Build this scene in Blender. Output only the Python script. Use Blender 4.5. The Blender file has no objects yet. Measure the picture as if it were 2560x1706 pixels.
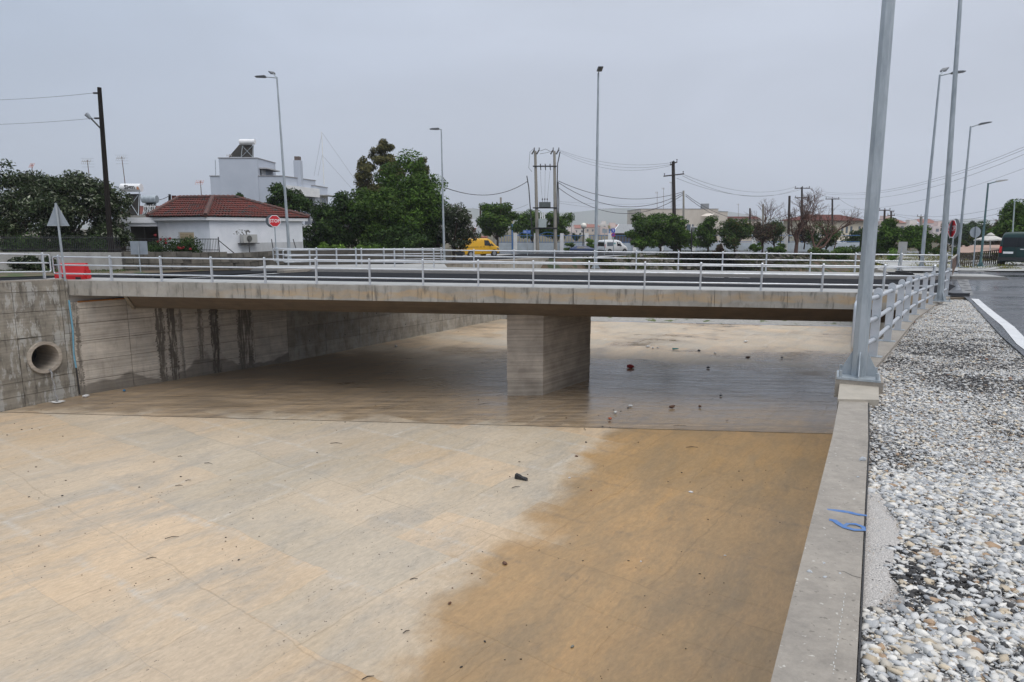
import bpy, math, random
import numpy as np
from mathutils import Vector, Matrix, noise
R = math.radians
rnd = random.Random(7)
rng = np.random.default_rng(7)
sc = bpy.context.scene
col = sc.collection

# ------------------------------------------------------------------ camera
CAM = Vector((0.0, 0.0, 2.3)); TH = R(9.41); F = 1707.0
cam = bpy.data.objects.new('camera', bpy.data.cameras.new('camera'))
cam.data.lens = 24.0; cam.data.sensor_width = 36.0; cam.data.sensor_fit = 'HORIZONTAL'
cam.data.clip_start = 0.05; cam.data.clip_end = 20000
cam.location = CAM; cam.rotation_euler = (math.pi/2 - TH, 0, 0)
col.objects.link(cam); sc.camera = cam
# ------------------------------------------------------------------ overcast sky
SUN_EL, SUN_AZ = R(58), R(150)
w = bpy.data.worlds.new('World'); sc.world = w; w.use_nodes = True
nt = w.node_tree; nt.nodes.clear()
def wn(t, **k):
    n = nt.nodes.new(t)
    for a, b in k.items(): setattr(n, a, b)
    return n
L = nt.links.new
out = wn('ShaderNodeOutputWorld'); bg1 = wn('ShaderNodeBackground'); bg2 = wn('ShaderNodeBackground'); add = wn('ShaderNodeAddShader')
sky = wn('ShaderNodeTexSky', sky_type='NISHITA', sun_disc=False); sky.sun_elevation = SUN_EL; sky.sun_rotation = SUN_AZ
sky.air_density = 1.0; sky.dust_density = 4.0
hs = wn('ShaderNodeHueSaturation'); hs.inputs['Saturation'].default_value = 0.35
L(sky.outputs[0], hs.inputs['Color']); L(hs.outputs[0], bg1.inputs['Color']); bg1.inputs['Strength'].default_value = 0.05
tc = wn('ShaderNodeTexCoord'); sx = wn('ShaderNodeSeparateXYZ'); L(tc.outputs['Generated'], sx.inputs[0])
ramp = wn('ShaderNodeValToRGB'); e = ramp.color_ramp.elements
e[0].position = 0.0; e[0].color = (.33, .365, .455, 1)
e[1].position = 1.0; e[1].color = (1.5, 1.5, 1.52, 1)
for p, c in ((.10, (.36, .395, .49, 1)), (.20, (.39, .43, .525, 1)), (.32, (.49, .54, .64, 1)), (.55, (.88, .92, 1.0, 1))):
    q = ramp.color_ramp.elements.new(p); q.color = c
L(sx.outputs['Z'], ramp.inputs[0])
nz = wn('ShaderNodeTexNoise'); nz.inputs['Scale'].default_value = 2.2; nz.inputs['Detail'].default_value = 5; nz.inputs['Distortion'].default_value = .6
mp = wn('ShaderNodeMapping'); mp.inputs['Scale'].default_value = (1, 1, 3.2); L(tc.outputs['Generated'], mp.inputs[0]); L(mp.outputs[0], nz.inputs['Vector'])
mr = wn('ShaderNodeMapRange'); mr.inputs['From Min'].default_value = .3; mr.inputs['From Max'].default_value = .7
mr.inputs['To Min'].default_value = .84; mr.inputs['To Max'].default_value = 1.08; L(nz.outputs['Fac'], mr.inputs['Value'])
# cloud deck thinner and paler towards +x, a little bluer towards -x
mx = wn('ShaderNodeMapRange'); mx.inputs['From Min'].default_value = -.7; mx.inputs['From Max'].default_value = .7
mx.inputs['To Min'].default_value = .0; mx.inputs['To Max'].default_value = 1.; L(sx.outputs['X'], mx.inputs['Value'])
r2 = wn('ShaderNodeValToRGB'); r2.color_ramp.elements[0].color = (.66, .78, .88, 1); r2.color_ramp.elements[1].color = (1.07, 1.05, 1.03, 1)
q = r2.color_ramp.elements.new(.30); q.color = (.93, .965, 1.0, 1); q = r2.color_ramp.elements.new(.5); q.color = (1., 1., 1.0, 1); L(mx.outputs[0], r2.inputs[0])
m1 = wn('ShaderNodeVectorMath', operation='MULTIPLY'); m2 = wn('ShaderNodeVectorMath', operation='MULTIPLY')
L(ramp.outputs[0], m1.inputs[0]); L(r2.outputs[0], m1.inputs[1]); L(m1.outputs[0], m2.inputs[0]); L(mr.outputs[0], m2.inputs[1])
L(m2.outputs[0], bg2.inputs['Color']); bg2.inputs['Strength'].default_value = .98
L(bg1.outputs[0], add.inputs[0]); L(bg2.outputs[0], add.inputs[1]); L(add.outputs[0], out.inputs[0])
sun = bpy.data.objects.new('sun', bpy.data.lights.new('sun', 'SUN')); sun.data.energy = 0.75; sun.data.angle = R(35); sun.data.color = (1, .96, .9)
sun.rotation_euler = (math.pi/2 - SUN_EL, 0, math.pi - SUN_AZ); col.objects.link(sun)
sc.view_settings.view_transform = 'Standard'; sc.view_settings.look = 'None'; sc.view_settings.gamma = 1; sc.view_settings.exposure = 0
sc.view_settings.use_curve_mapping = False
sc.cycles.use_denoising = True; sc.cycles.max_bounces = 6; sc.cycles.diffuse_bounces = 3; sc.cycles.glossy_bounces = 3
sc.cycles.transparent_max_bounces = 6; sc.cycles.volume_bounces = 2; sc.cycles.caustics_reflective = False; sc.cycles.caustics_refractive = False

# ------------------------------------------------------------------ from measured sight lines to places
def ray(px, py):
    a = (px - 1280)/F; b = (py - 853)/F
    return Vector((a, math.cos(TH) - b*math.sin(TH), -math.sin(TH) - b*math.cos(TH)))
def P(px, py, Y):
    d = ray(px, py); return CAM + d*(Y/d.y)
def G(px, py, z):
    d = ray(px, py); return CAM + d*((z - CAM.z)/d.z)
def Gf(px, py, zf):
    z = 0.0
    for _ in range(12):
        p = G(px, py, z); z = zf(p.x, p.y)
    p.z = z; return p
def XY(px, Y):
    p = P(px, 570, Y); return (p.x, p.y)

# ------------------------------------------------------------------ materials
MATS = {}
def node_mat(name):
    m = bpy.data.materials.new(name); m.use_nodes = True; t = m.node_tree; t.nodes.clear()
    def N(ty, **k):
        n = t.nodes.new(ty)
        ins = k.pop('ins', {})
        for a, b in k.items(): setattr(n, a, b)
        for a, b in ins.items():
            if hasattr(b, 'is_output'): t.links.new(b, n.inputs[a])
            else: n.inputs[a].default_value = b
        return n
    b = N('ShaderNodeBsdfPrincipled'); o = N('ShaderNodeOutputMaterial'); t.links.new(b.outputs[0], o.inputs[0])
    return m, t, N, b
def c4(c): return (c[0], c[1], c[2], 1)
def M(name, c1, c2=None, scale=3.0, rough=.7, rough2=None, metal=0., bump=0., bscale=None, stretch=(1, 1, 1), spec=.5, speck=None, vary=0., coords='world'):
    if name in MATS: return MATS[name]
    m, t, N, b = node_mat(name); MATS[name] = m
    b.inputs['Metallic'].default_value = metal; b.inputs['Roughness'].default_value = rough
    b.inputs['Specular IOR Level'].default_value = spec
    if c2 is None and not bump and not vary:
        b.inputs['Base Color'].default_value = c4(c1); return m
    g = N('ShaderNodeNewGeometry').outputs['Position'] if coords == 'world' else N('ShaderNodeTexCoord').outputs['Object']
    mp = N('ShaderNodeMapping', ins={'Vector': g, 'Scale': stretch}).outputs[0]
    n1 = N('ShaderNodeTexNoise', ins={'Vector': mp, 'Scale': scale, 'Detail': 6., 'Roughness': .62, 'Distortion': .3})
    rp = N('ShaderNodeMapRange', ins={'Value': n1.outputs['Fac'], 'From Min': .34, 'From Max': .66})
    mixc = N('ShaderNodeMix', data_type='RGBA', ins={'Factor': rp.outputs[0], 'A': c4(c1), 'B': c4(c2 or c1)})
    cout = mixc.outputs['Result']
    if speck:
        v = N('ShaderNodeTexNoise', ins={'Vector': g, 'Scale': speck[1], 'Detail': 3.})
        r = N('ShaderNodeMapRange', ins={'Value': v.outputs['Fac'], 'From Min': speck[2], 'From Max': speck[2]+.06})
        cout = N('ShaderNodeMix', data_type='RGBA', ins={'Factor': r.outputs[0], 'A': cout, 'B': c4(speck[0])}).outputs['Result']
    if vary:
        oi = N('ShaderNodeObjectInfo').outputs['Random']
        r = N('ShaderNodeMapRange', ins={'Value': oi, 'To Min': 1-vary, 'To Max': 1+vary})
        cout = N('ShaderNodeVectorMath', operation='MULTIPLY', ins={0: cout, 1: r.outputs[0]}).outputs[0]
    t.links.new(cout, b.inputs['Base Color'])
    if rough2 is not None:
        r = N('ShaderNodeMapRange', ins={'Value': n1.outputs['Fac'], 'From Min': .35, 'From Max': .65, 'To Min': rough, 'To Max': rough2})
        t.links.new(r.outputs[0], b.inputs['Roughness'])
    if bump:
        n2 = N('ShaderNodeTexNoise', ins={'Vector': g, 'Scale': bscale or scale*6, 'Detail': 5.})
        bp = N('ShaderNodeBump', ins={'Height': n2.outputs['Fac'], 'Strength': bump, 'Distance': .02})
        t.links.new(bp.outputs[0], b.inputs['Normal'])
    return m

galv = M('galvanised_steel', (.42, .46, .49), (.28, .32, .35), 9, .42, .55, metal=.35, stretch=(1, 1, .25), bump=.05)
rail_m = M('painted_rail', (.64, .66, .69), (.54, .57, .60), 6, .34, .48, metal=.7)
whitep = M('white_paint', (.80, .80, .80), (.70, .71, .72), 2, .6)
plaster = M('white_plaster', (.78, .80, .84), (.66, .69, .73), .9, .8, bump=.1, bscale=12)
greyblue = M('pale_blue_plaster', (.50, .54, .61), (.44, .48, .55), .4, .8)
dirtyw = M('dirty_white_wall', (.36, .35, .33), (.17, .16, .145), 1.1, .85, stretch=(1, 1, .6), bump=.3, bscale=8)
blackm = M('black_metal', (.02, .02, .022), rough=.5)
darkrub = M('black_rubber', (.018, .018, .02), (.03, .03, .03), 8, .55, bump=.3)
wood_pole = M('tarred_wood', (.012, .010, .009), (.022, .018, .016), 3, .85, spec=.15, stretch=(6, 6, .4), bump=.3)
brown_pole = M('brown_wood', (.06, .032, .024), (.035, .022, .018), 3, .8, stretch=(6, 6, .4))
conc_pole = M('concrete_pole', (.34, .32, .28), (.24, .22, .19), 2, .85, stretch=(3, 3, .6), bump=.2)
greys = M('sign_back', (.36, .40, .44), (.28, .32, .36), 3, .4, metal=.3)
redp = M('red_plastic', (.62, .015, .02), (.5, .012, .015), 2, .4)
redsign = M('red_sign', (.55, .01, .02), rough=.4)
bluesign = M('blue_sign', (.02, .07, .42), rough=.4)
bluep = M('blue_paint', (.05, .14, .36), (.07, .2, .42), 5, .6)
tilem = M('clay_tile', (.15, .036, .027), (.075, .027, .022), 3, .85, bump=.3, bscale=20, speck=((.045, .042, .04), 2.2, .56), vary=.15, spec=.25)
tiledark = M('mortar_tile', (.055, .045, .042), (.13, .045, .035), 3, .85)
glass = M('dark_glass', (.012, .014, .016), rough=.08)
glass2 = M('house_glass', (.12, .15, .18), rough=.1)
asphalt = M('wet_asphalt', (.017, .019, .024), (.028, .030, .036), .30, .07, .45, spec=.5, stretch=(.6, 1.6, 1), bump=.07, bscale=60, speck=((.07, .07, .075), 40, .6))
earth = M('earth', (.14, .10, .065), (.085, .065, .042), 1.2, .9, bump=.6, bscale=5, speck=((.05, .075, .02), .7, .52))
dryearth = M('brown_soil', (.13, .085, .05), (.065, .05, .034), .8, .9, bump=.8, bscale=4, speck=((.03, .045, .015), .6, .5))
grav_far = M('pale_gravel', (.36, .35, .33), (.24, .23, .21), 6, .9, bump=.5, bscale=40, speck=((.08, .10, .03), 1.2, .6))
cream = M('cream_wall', (.66, .60, .53), (.52, .46, .40), .5, .85, stretch=(1, 1, .4))
barkm = M('bark', (.085, .06, .042), (.05, .036, .028), 5, .9, bump=.5)
redbark = M('reddish_bark', (.12, .06, .042), (.07, .04, .03), 5, .9)
stonem = M('old_stone', (.16, .145, .12), (.085, .078, .065), 2.4, .9, bump=.6, bscale=12, vary=.25)
asphalt_b = M('damp_asphalt', (.012, .013, .016), (.020, .021, .025), .6, .7, .9, bump=.4, bscale=60, spec=.06)
whitewall = M('white_garden_wall', (.42, .41, .39), (.28, .27, .25), 1.3, .85, stretch=(1, 1, .6), bump=.2, bscale=8)
linem = M('road_paint', (.66, .67, .68), (.54, .55, .56), 4, .5)

def concrete(name, base, dark, band=None, boards=0., drip=0., streaks=None, axis=None, vary=.06, white=0., rough=.75, pits=0.):
    """cast concrete: mottling, board marks, dribbles below the top edge, optional wet streaks across a wall"""
    m, t, N, b = node_mat(name); MATS[name] = m
    pos = N('ShaderNodeNewGeometry').outputs['Position']
    n1 = N('ShaderNodeTexNoise', ins={'Vector': pos, 'Scale': 1.3, 'Detail': 8., 'Roughness': .65})
    f = N('ShaderNodeMapRange', ins={'Value': n1.outputs['Fac'], 'From Min': .35, 'From Max': .68})
    cc = N('ShaderNodeMix', data_type='RGBA', ins={'Factor': f.outputs[0], 'A': c4(base), 'B': c4(dark)}).outputs['Result']
    mpv = N('ShaderNodeMapping', ins={'Vector': pos, 'Scale': (2.6, 2.6, .5)}).outputs[0]
    n2 = N('ShaderNodeTexNoise', ins={'Vector': mpv, 'Scale': 2.0, 'Detail': 5., 'Roughness': .6})
    h = N('ShaderNodeTexNoise', ins={'Vector': N('ShaderNodeMapping', ins={'Vector': pos, 'Scale': (.15, .15, 9.)}).outputs[0], 'Scale': 1.5, 'Detail': 3.})
    if band:
        sz = N('ShaderNodeSeparateXYZ', ins={0: pos}).outputs['Z']
        nn = N('ShaderNodeTexNoise', ins={'Vector': pos, 'Scale': .9, 'Detail': 4.})
        zz = N('ShaderNodeMath', operation='MULTIPLY_ADD', ins={0: nn.outputs['Fac'], 1: .55, 2: sz}).outputs[0]
        a1 = N('ShaderNodeMapRange', interpolation_type='SMOOTHSTEP', ins={'Value': zz, 'From Min': band[1]-.07, 'From Max': band[1]+.03}).outputs[0]
        a2 = N('ShaderNodeMapRange', interpolation_type='SMOOTHSTEP', ins={'Value': zz, 'From Min': band[2]-.06, 'From Max': band[2]+.06, 'To Min': 1., 'To Max': 0.}).outputs[0]
        sxx = N('ShaderNodeSeparateXYZ', ins={0: pos}).outputs['X']
        a3 = N('ShaderNodeMapRange', ins={'Value': sxx, 'From Min': -13., 'From Max': -10., 'To Min': .08, 'To Max': .62}).outputs[0]
        pat = N('ShaderNodeTexNoise', ins={'Vector': N('ShaderNodeMapping', ins={'Vector': pos, 'Scale': (.5, .5, 2.)}).outputs[0], 'Scale': 1.6, 'Detail': 6., 'Roughness': .7}).outputs['Fac']
        a3 = N('ShaderNodeMath', operation='MULTIPLY', ins={0: a3, 1: N('ShaderNodeMapRange', ins={'Value': pat, 'From Min': .35, 'From Max': .6, 'To Min': .25, 'To Max': 1.3}).outputs[0]}).outputs[0]
        mm = N('ShaderNodeMath', operation='MULTIPLY', ins={0: a1, 1: a2}).outputs[0]
        mm = N('ShaderNodeMath', operation='MULTIPLY', ins={0: mm, 1: a3}).outputs[0]
        cc = N('ShaderNodeMix', data_type='RGBA', ins={'Factor': mm, 'A': cc, 'B': c4(band[0])}).outputs['Result']
    if drip:
        r = N('ShaderNodeMapRange', ins={'Value': n2.outputs['Fac'], 'From Min': .54, 'From Max': .68, 'To Max': drip})
        cc = N('ShaderNodeMix', data_type='RGBA', ins={'Factor': r.outputs[0], 'A': cc, 'B': c4([x*.42 for x in dark])}).outputs['Result']
    if white:
        n4 = N('ShaderNodeTexNoise', ins={'Vector': N('ShaderNodeMapping', ins={'Vector': pos, 'Scale': (1.4, 1.4, .5)}).outputs[0], 'Scale': 1.5, 'Detail': 6., 'Roughness': .7})
        r = N('ShaderNodeMapRange', ins={'Value': n4.outputs['Fac'], 'From Min': .52, 'From Max': .57, 'To Max': white})
        cc = N('ShaderNodeMix', data_type='RGBA', ins={'Factor': r.outputs[0], 'A': cc, 'B': (.42, .42, .40, 1)}).outputs['Result']
    if pits:
        g1 = N('ShaderNodeTexNoise', ins={'Vector': pos, 'Scale': 9., 'Detail': 9., 'Roughness': .8}).outputs['Fac']
        cc = N('ShaderNodeVectorMath', operation='MULTIPLY', ins={0: cc, 1: N('ShaderNodeMapRange', ins={'Value': g1, 'From Min': .3, 'From Max': .7, 'To Min': .74, 'To Max': 1.2}).outputs[0]}).outputs[0]
        g2 = N('ShaderNodeTexNoise', ins={'Vector': pos, 'Scale': 38., 'Detail': 3.}).outputs['Fac']
        pt = N('ShaderNodeMapRange', ins={'Value': g2, 'From Min': .66, 'From Max': .70, 'To Max': pits}).outputs[0]
        cc = N('ShaderNodeMix', data_type='RGBA', ins={'Factor': pt, 'A': cc, 'B': (.12, .105, .085, 1)}).outputs['Result']
        g3 = N('ShaderNodeTexNoise', ins={'Vector': N('ShaderNodeMapping', ins={'Vector': pos, 'Location': (5, 5, 5)}).outputs[0], 'Scale': 30., 'Detail': 2.}).outputs['Fac']
        pt = N('ShaderNodeMapRange', ins={'Value': g3, 'From Min': .70, 'From Max': .73, 'To Max': pits}).outputs[0]
        cc = N('ShaderNodeMix', data_type='RGBA', ins={'Factor': pt, 'A': cc, 'B': (.55, .53, .48, 1)}).outputs['Result']
    if boards:
        r = N('ShaderNodeMapRange', ins={'Value': h.outputs['Fac'], 'From Min': .4, 'From Max': .62, 'To Min': 1.0, 'To Max': 1-boards})
        cc = N('ShaderNodeVectorMath', operation='MULTIPLY', ins={0: cc, 1: r.outputs[0]}).outputs[0]
    rgh = None
    if streaks:
        sep = N('ShaderNodeSeparateXYZ', ins={0: pos})
        s = N('ShaderNodeVectorMath', operation='DOT_PRODUCT', ins={0: pos, 1: (axis[0], axis[1], 0)}).outputs['Value']
        ng = N('ShaderNodeTexNoise', ins={'Vector': pos, 'Scale': 2.2, 'Detail': 8., 'Roughness': .8}).outputs['Fac']
        s = N('ShaderNodeMath', operation='MULTIPLY_ADD', ins={0: ng, 1: .36, 2: s}).outputs[0]
        th = N('ShaderNodeTexNoise', ins={'Vector': N('ShaderNodeMapping', ins={'Vector': pos, 'Scale': (9., 9., .8)}).outputs[0], 'Scale': 1.6, 'Detail': 4., 'Roughness': .6}).outputs['Fac']
        thm = N('ShaderNodeMapRange', ins={'Value': th, 'From Min': .36, 'From Max': .48}).outputs[0]
        brd = N('ShaderNodeMapRange', ins={'Value': h.outputs['Fac'], 'From Min': .3, 'From Max': .7, 'To Min': -.07, 'To Max': .07}).outputs[0]
        tot = None
        for (s0, hw, amt) in streaks:
            d = N('ShaderNodeMath', operation='ABSOLUTE', ins={0: N('ShaderNodeMath', operation='SUBTRACT', ins={0: s, 1: s0 + .18}).outputs[0]}).outputs[0]
            d = N('ShaderNodeMath', operation='ADD', ins={0: d, 1: brd}).outputs[0]
            k = N('ShaderNodeMapRange', interpolation_type='SMOOTHSTEP', ins={'Value': d, 'From Min': hw-.03, 'From Max': hw+.03, 'To Min': amt, 'To Max': 0.}).outputs[0]
            tot = k if tot is None else N('ShaderNodeMath', operation='MAXIMUM', ins={0: tot, 1: k}).outputs[0]
        tot = N('ShaderNodeMath', operation='MULTIPLY', ins={0: tot, 1: thm}).outputs[0]
        zn = N('ShaderNodeTexNoise', ins={'Vector': pos, 'Scale': .5, 'Detail': 3.}).outputs['Fac']
        zb = N('ShaderNodeMath', operation='MULTIPLY_ADD', ins={0: zn, 1: -2.4, 2: sep.outputs['Z']}).outputs[0]
        wetb = N('ShaderNodeMapRange', interpolation_type='SMOOTHSTEP', ins={'Value': zb, 'From Min': -5.65, 'From Max': -5.5, 'To Min': .6, 'To Max': 0.}).outputs[0]
        tot = N('ShaderNodeMath', operation='MAXIMUM', ins={0: tot, 1: wetb}).outputs[0]
        cc = N('ShaderNodeMix', data_type='RGBA', ins={'Factor': tot, 'A': cc, 'B': (.036, .028, .02, 1)}).outputs['Result']
        rgh = N('ShaderNodeMapRange', ins={'Value': tot, 'To Min': rough, 'To Max': .3}).outputs[0]
    if vary:
        r = N('ShaderNodeMapRange', ins={'Value': N('ShaderNodeObjectInfo').outputs['Random'], 'To Min': 1-vary, 'To Max': 1+vary})
        cc = N('ShaderNodeVectorMath', operation='MULTIPLY', ins={0: cc, 1: r.outputs[0]}).outputs[0]
    t.links.new(cc, b.inputs['Base Color'])
    if rgh: t.links.new(rgh, b.inputs['Roughness'])
    else: b.inputs['Roughness'].default_value = rough
    hh = N('ShaderNodeMath', operation='MULTIPLY_ADD', ins={0: h.outputs['Fac'], 1: boards*3, 2: N('ShaderNodeTexNoise', ins={'Vector': pos, 'Scale': 25., 'Detail': 6.}).outputs['Fac']}).outputs[0]
    t.links.new(N('ShaderNodeBump', ins={'Height': hh, 'Strength': .35, 'Distance': .015}).outputs[0], b.inputs['Normal'])
    return m
conc_cop = concrete('coping_concrete', (.335, .30, .255), (.24, .215, .185), vary=0, rough=.6, pits=.7)
conc_fas = concrete('fascia_concrete', (.37, .355, .325), (.235, .225, .20), band=((.42, .30, .17), -.17, .10), drip=.75, vary=.05)
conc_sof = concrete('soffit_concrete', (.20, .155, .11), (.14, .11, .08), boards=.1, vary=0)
conc_pier = concrete('pier_concrete', (.50, .445, .38), (.33, .29, .245), boards=.25, vary=.14)
conc_wing = concrete('wing_concrete', (.32, .295, .25), (.16, .145, .12), boards=.18, drip=.75, white=.8, vary=.10)
conc_far = concrete('bank_concrete', (.36, .33, .28), (.21, .19, .155), boards=.1, drip=.4, white=.3, vary=.12)
conc_walk = concrete('walkway_concrete', (.40, .40, .39), (.30, .30, .29), vary=0, rough=.5)

# river frame
CA, SA = math.cos(R(35)), math.sin(R(35))
def floor_mat():
    m, t, N, b = node_mat('silty_concrete_floor')
    pos = N('ShaderNodeNewGeometry').outputs['Position']
    uv = N('ShaderNodeMapping', ins={'Vector': pos, 'Rotation': (0, 0, R(35))}).outputs[0]
    nzd = N('ShaderNodeTexNoise', ins={'Vector': pos, 'Scale': .45, 'Detail': 6., 'Roughness': .6}).outputs['Color']
    off = N('ShaderNodeVectorMath', operation='SCALE', ins={0: nzd, 'Scale': .55}).outputs[0]
    uvd = N('ShaderNodeVectorMath', operation='ADD', ins={0: uv, 1: off}).outputs[0]
    def bricks(w_, h_, offx, mort, smooth, c1, c2, cm, rot=0.):
        mp = N('ShaderNodeMapping', ins={'Vector': uvd, 'Location': (offx, offx*1.7, 0), 'Rotation': (0, 0, rot)}).outputs[0]
        return N('ShaderNodeTexBrick', offset=.37, ins={'Vector': mp, 'Scale': 1., 'Brick Width': w_, 'Row Height': h_, 'Mortar Size': mort, 'Mortar Smooth': smooth, 'Color1': c1, 'Color2': c2, 'Mortar': cm, 'Bias': 0.})
    b1 = bricks(4.3, 1.9, .3, .012, 1., (1.10, 1.02, .93, 1), (.90, .94, .98, 1), (.97, .97, .97, 1))
    bl = bricks(3.1, 2.6, 5.3, .16, 1., (1, 1, 1, 1), (1, 1, 1, 1), (1, 1, 1, 1), R(-1.5))
    b2 = bricks(2.9, 5.3, 2.3, .03, 1., (1.05, 1.03, 1.0, 1), (.94, .945, .955, 1), (.82, .80, .77, 1), R(2))
    st = N('ShaderNodeTexNoise', ins={'Vector': N('ShaderNodeMapping', ins={'Vector': uvd, 'Scale': (2.2, .33, 1)}).outputs[0], 'Scale': 1.1, 'Detail': 9., 'Roughness': .68})
    sf = N('ShaderNodeMapRange', ins={'Value': st.outputs['Fac'], 'From Min': .34, 'From Max': .66}).outputs[0]
    big = N('ShaderNodeTexNoise', ins={'Vector': pos, 'Scale': .22, 'Detail': 4.})
    bf = N('ShaderNodeMapRange', ins={'Value': big.outputs['Fac'], 'From Min': .36, 'From Max': .64}).outputs[0]
    dry = N('ShaderNodeMix', data_type='RGBA', ins={'Factor': sf, 'A': (.46, .362, .245, 1), 'B': (.43, .37, .295, 1)}).outputs['Result']
    dry = N('ShaderNodeMix', data_type='RGBA', ins={'Factor': bf, 'A': dry, 'B': (.52, .425, .315, 1)}).outputs['Result']
    dry = N('ShaderNodeVectorMath', operation='MULTIPLY', ins={0: dry, 1: b1.outputs['Color']}).outputs[0]
    dry = N('ShaderNodeVectorMath', operation='MULTIPLY', ins={0: dry, 1: b2.outputs['Color']}).outputs[0]
    wet = N('ShaderNodeMix', data_type='RGBA', ins={'Factor': sf, 'A': (.43, .26, .11, 1), 'B': (.35, .235, .12, 1)}).outputs['Result']
    wet = N('ShaderNodeMix', data_type='RGBA', ins={'Factor': bf, 'A': wet, 'B': (.34, .22, .105, 1)}).outputs['Result']
    b2m = N('ShaderNodeMix', data_type='RGBA', ins={'Factor': 1., 'A': (1, 1, 1, 1), 'B': b2.outputs['Color']}).outputs['Result']
    wet = N('ShaderNodeVectorMath', operation='MULTIPLY', ins={0: wet, 1: b2m}).outputs[0]
    jn = N('ShaderNodeTexNoise', ins={'Vector': pos, 'Scale': .55, 'Detail': 4.}).outputs['Fac']
    jm = N('ShaderNodeMapRange', ins={'Value': jn, 'From Min': .42, 'From Max': .55}).outputs[0]
    jl = N('ShaderNodeMath', operation='MULTIPLY', ins={0: bl.outputs['Fac'], 1: jm}).outputs[0]
    jb = N('ShaderNodeTexNoise', ins={'Vector': N('ShaderNodeMapping', ins={'Vector': uvd, 'Scale': (3., .9, 1)}).outputs[0], 'Scale': 2.6, 'Detail': 8., 'Roughness': .75}).outputs['Fac']
    jl = N('ShaderNodeMath', operation='MULTIPLY', ins={0: jl, 1: N('ShaderNodeMapRange', ins={'Value': jb, 'From Min': .42, 'From Max': .6}).outputs[0]}).outputs[0]
    fn = N('ShaderNodeTexNoise', ins={'Vector': N('ShaderNodeMapping', ins={'Vector': uvd, 'Scale': (3., 1., 1)}).outputs[0], 'Scale': 5., 'Detail': 8., 'Roughness': .75}).outputs['Fac']
    ff_ = N('ShaderNodeMapRange', ins={'Value': fn, 'From Min': .3, 'From Max': .7, 'To Min': .80, 'To Max': 1.19}).outputs[0]
    gp = N('ShaderNodeTexNoise', ins={'Vector': N('ShaderNodeMapping', ins={'Vector': uvd, 'Scale': (1.3, .4, 1), 'Location': (7, 3, 0)}).outputs[0], 'Scale': .7, 'Detail': 7., 'Roughness': .7}).outputs['Fac']
    gm_ = N('ShaderNodeMapRange', ins={'Value': gp, 'From Min': .5, 'From Max': .68, 'To Max': .75}).outputs[0]
    dry = N('ShaderNodeMix', data_type='RGBA', ins={'Factor': gm_, 'A': dry, 'B': (.34, .305, .255, 1)}).outputs['Result']
    dry = N('ShaderNodeMix', data_type='RGBA', ins={'Factor': N('ShaderNodeMath', operation='MULTIPLY', ins={0: jl, 1: .8}).outputs[0], 'A': dry, 'B': (.50, .46, .40, 1)}).outputs['Result']
    dry = N('ShaderNodeVectorMath', operation='MULTIPLY', ins={0: dry, 1: ff_}).outputs[0]
    gm2 = N('ShaderNodeMapRange', ins={'Value': gp, 'From Min': .46, 'From Max': .66, 'To Max': .8}).outputs[0]
    wet = N('ShaderNodeMix', data_type='RGBA', ins={'Factor': gm2, 'A': wet, 'B': (.255, .18, .10, 1)}).outputs['Result']
    wet = N('ShaderNodeMix', data_type='RGBA', ins={'Factor': N('ShaderNodeMath', operation='MULTIPLY', ins={0: jl, 1: .6}).outputs[0], 'A': wet, 'B': (.21, .15, .09, 1)}).outputs['Result']
    wet = N('ShaderNodeVectorMath', operation='MULTIPLY', ins={0: wet, 1: ff_}).outputs[0]
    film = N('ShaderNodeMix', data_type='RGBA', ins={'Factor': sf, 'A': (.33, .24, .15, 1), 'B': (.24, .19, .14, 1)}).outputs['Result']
    # small dark specks, in drifts
    sp = N('ShaderNodeTexNoise', ins={'Vector': pos, 'Scale': 17., 'Detail': 2.}).outputs['Fac']
    sm = N('ShaderNodeTexNoise', ins={'Vector': N('ShaderNodeMapping', ins={'Vector': uv, 'Scale': (1.6, .3, 1)}).outputs[0], 'Scale': 1., 'Detail': 3.}).outputs['Fac']
    spk = N('ShaderNodeMapRange', ins={'Value': N('ShaderNodeMath', operation='MULTIPLY_ADD', ins={0: sm, 1: .35, 2: sp}).outputs[0], 'From Min': .915, 'From Max': .935, 'To Max': .8}).outputs[0]
    dry = N('ShaderNodeMix', data_type='RGBA', ins={'Factor': spk, 'A': dry, 'B': (.07, .06, .05, 1)}).outputs['Result']
    en = N('ShaderNodeTexNoise', ins={'Vector': uvd, 'Scale': .9, 'Detail': 7., 'Roughness': .6}).outputs['Fac']
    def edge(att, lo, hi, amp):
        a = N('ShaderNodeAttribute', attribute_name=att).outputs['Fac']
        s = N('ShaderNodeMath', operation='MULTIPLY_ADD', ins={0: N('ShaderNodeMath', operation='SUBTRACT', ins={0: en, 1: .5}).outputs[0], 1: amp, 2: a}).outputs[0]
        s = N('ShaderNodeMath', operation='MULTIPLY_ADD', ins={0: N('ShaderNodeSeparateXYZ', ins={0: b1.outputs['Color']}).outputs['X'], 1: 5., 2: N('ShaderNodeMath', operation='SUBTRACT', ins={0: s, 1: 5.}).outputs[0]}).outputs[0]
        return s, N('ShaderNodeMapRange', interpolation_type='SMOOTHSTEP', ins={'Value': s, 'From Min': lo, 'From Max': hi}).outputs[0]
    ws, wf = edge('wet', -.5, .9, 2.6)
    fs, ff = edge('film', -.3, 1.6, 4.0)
    c = N('ShaderNodeMix', data_type='RGBA', ins={'Factor': wf, 'A': dry, 'B': wet}).outputs['Result']
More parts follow.
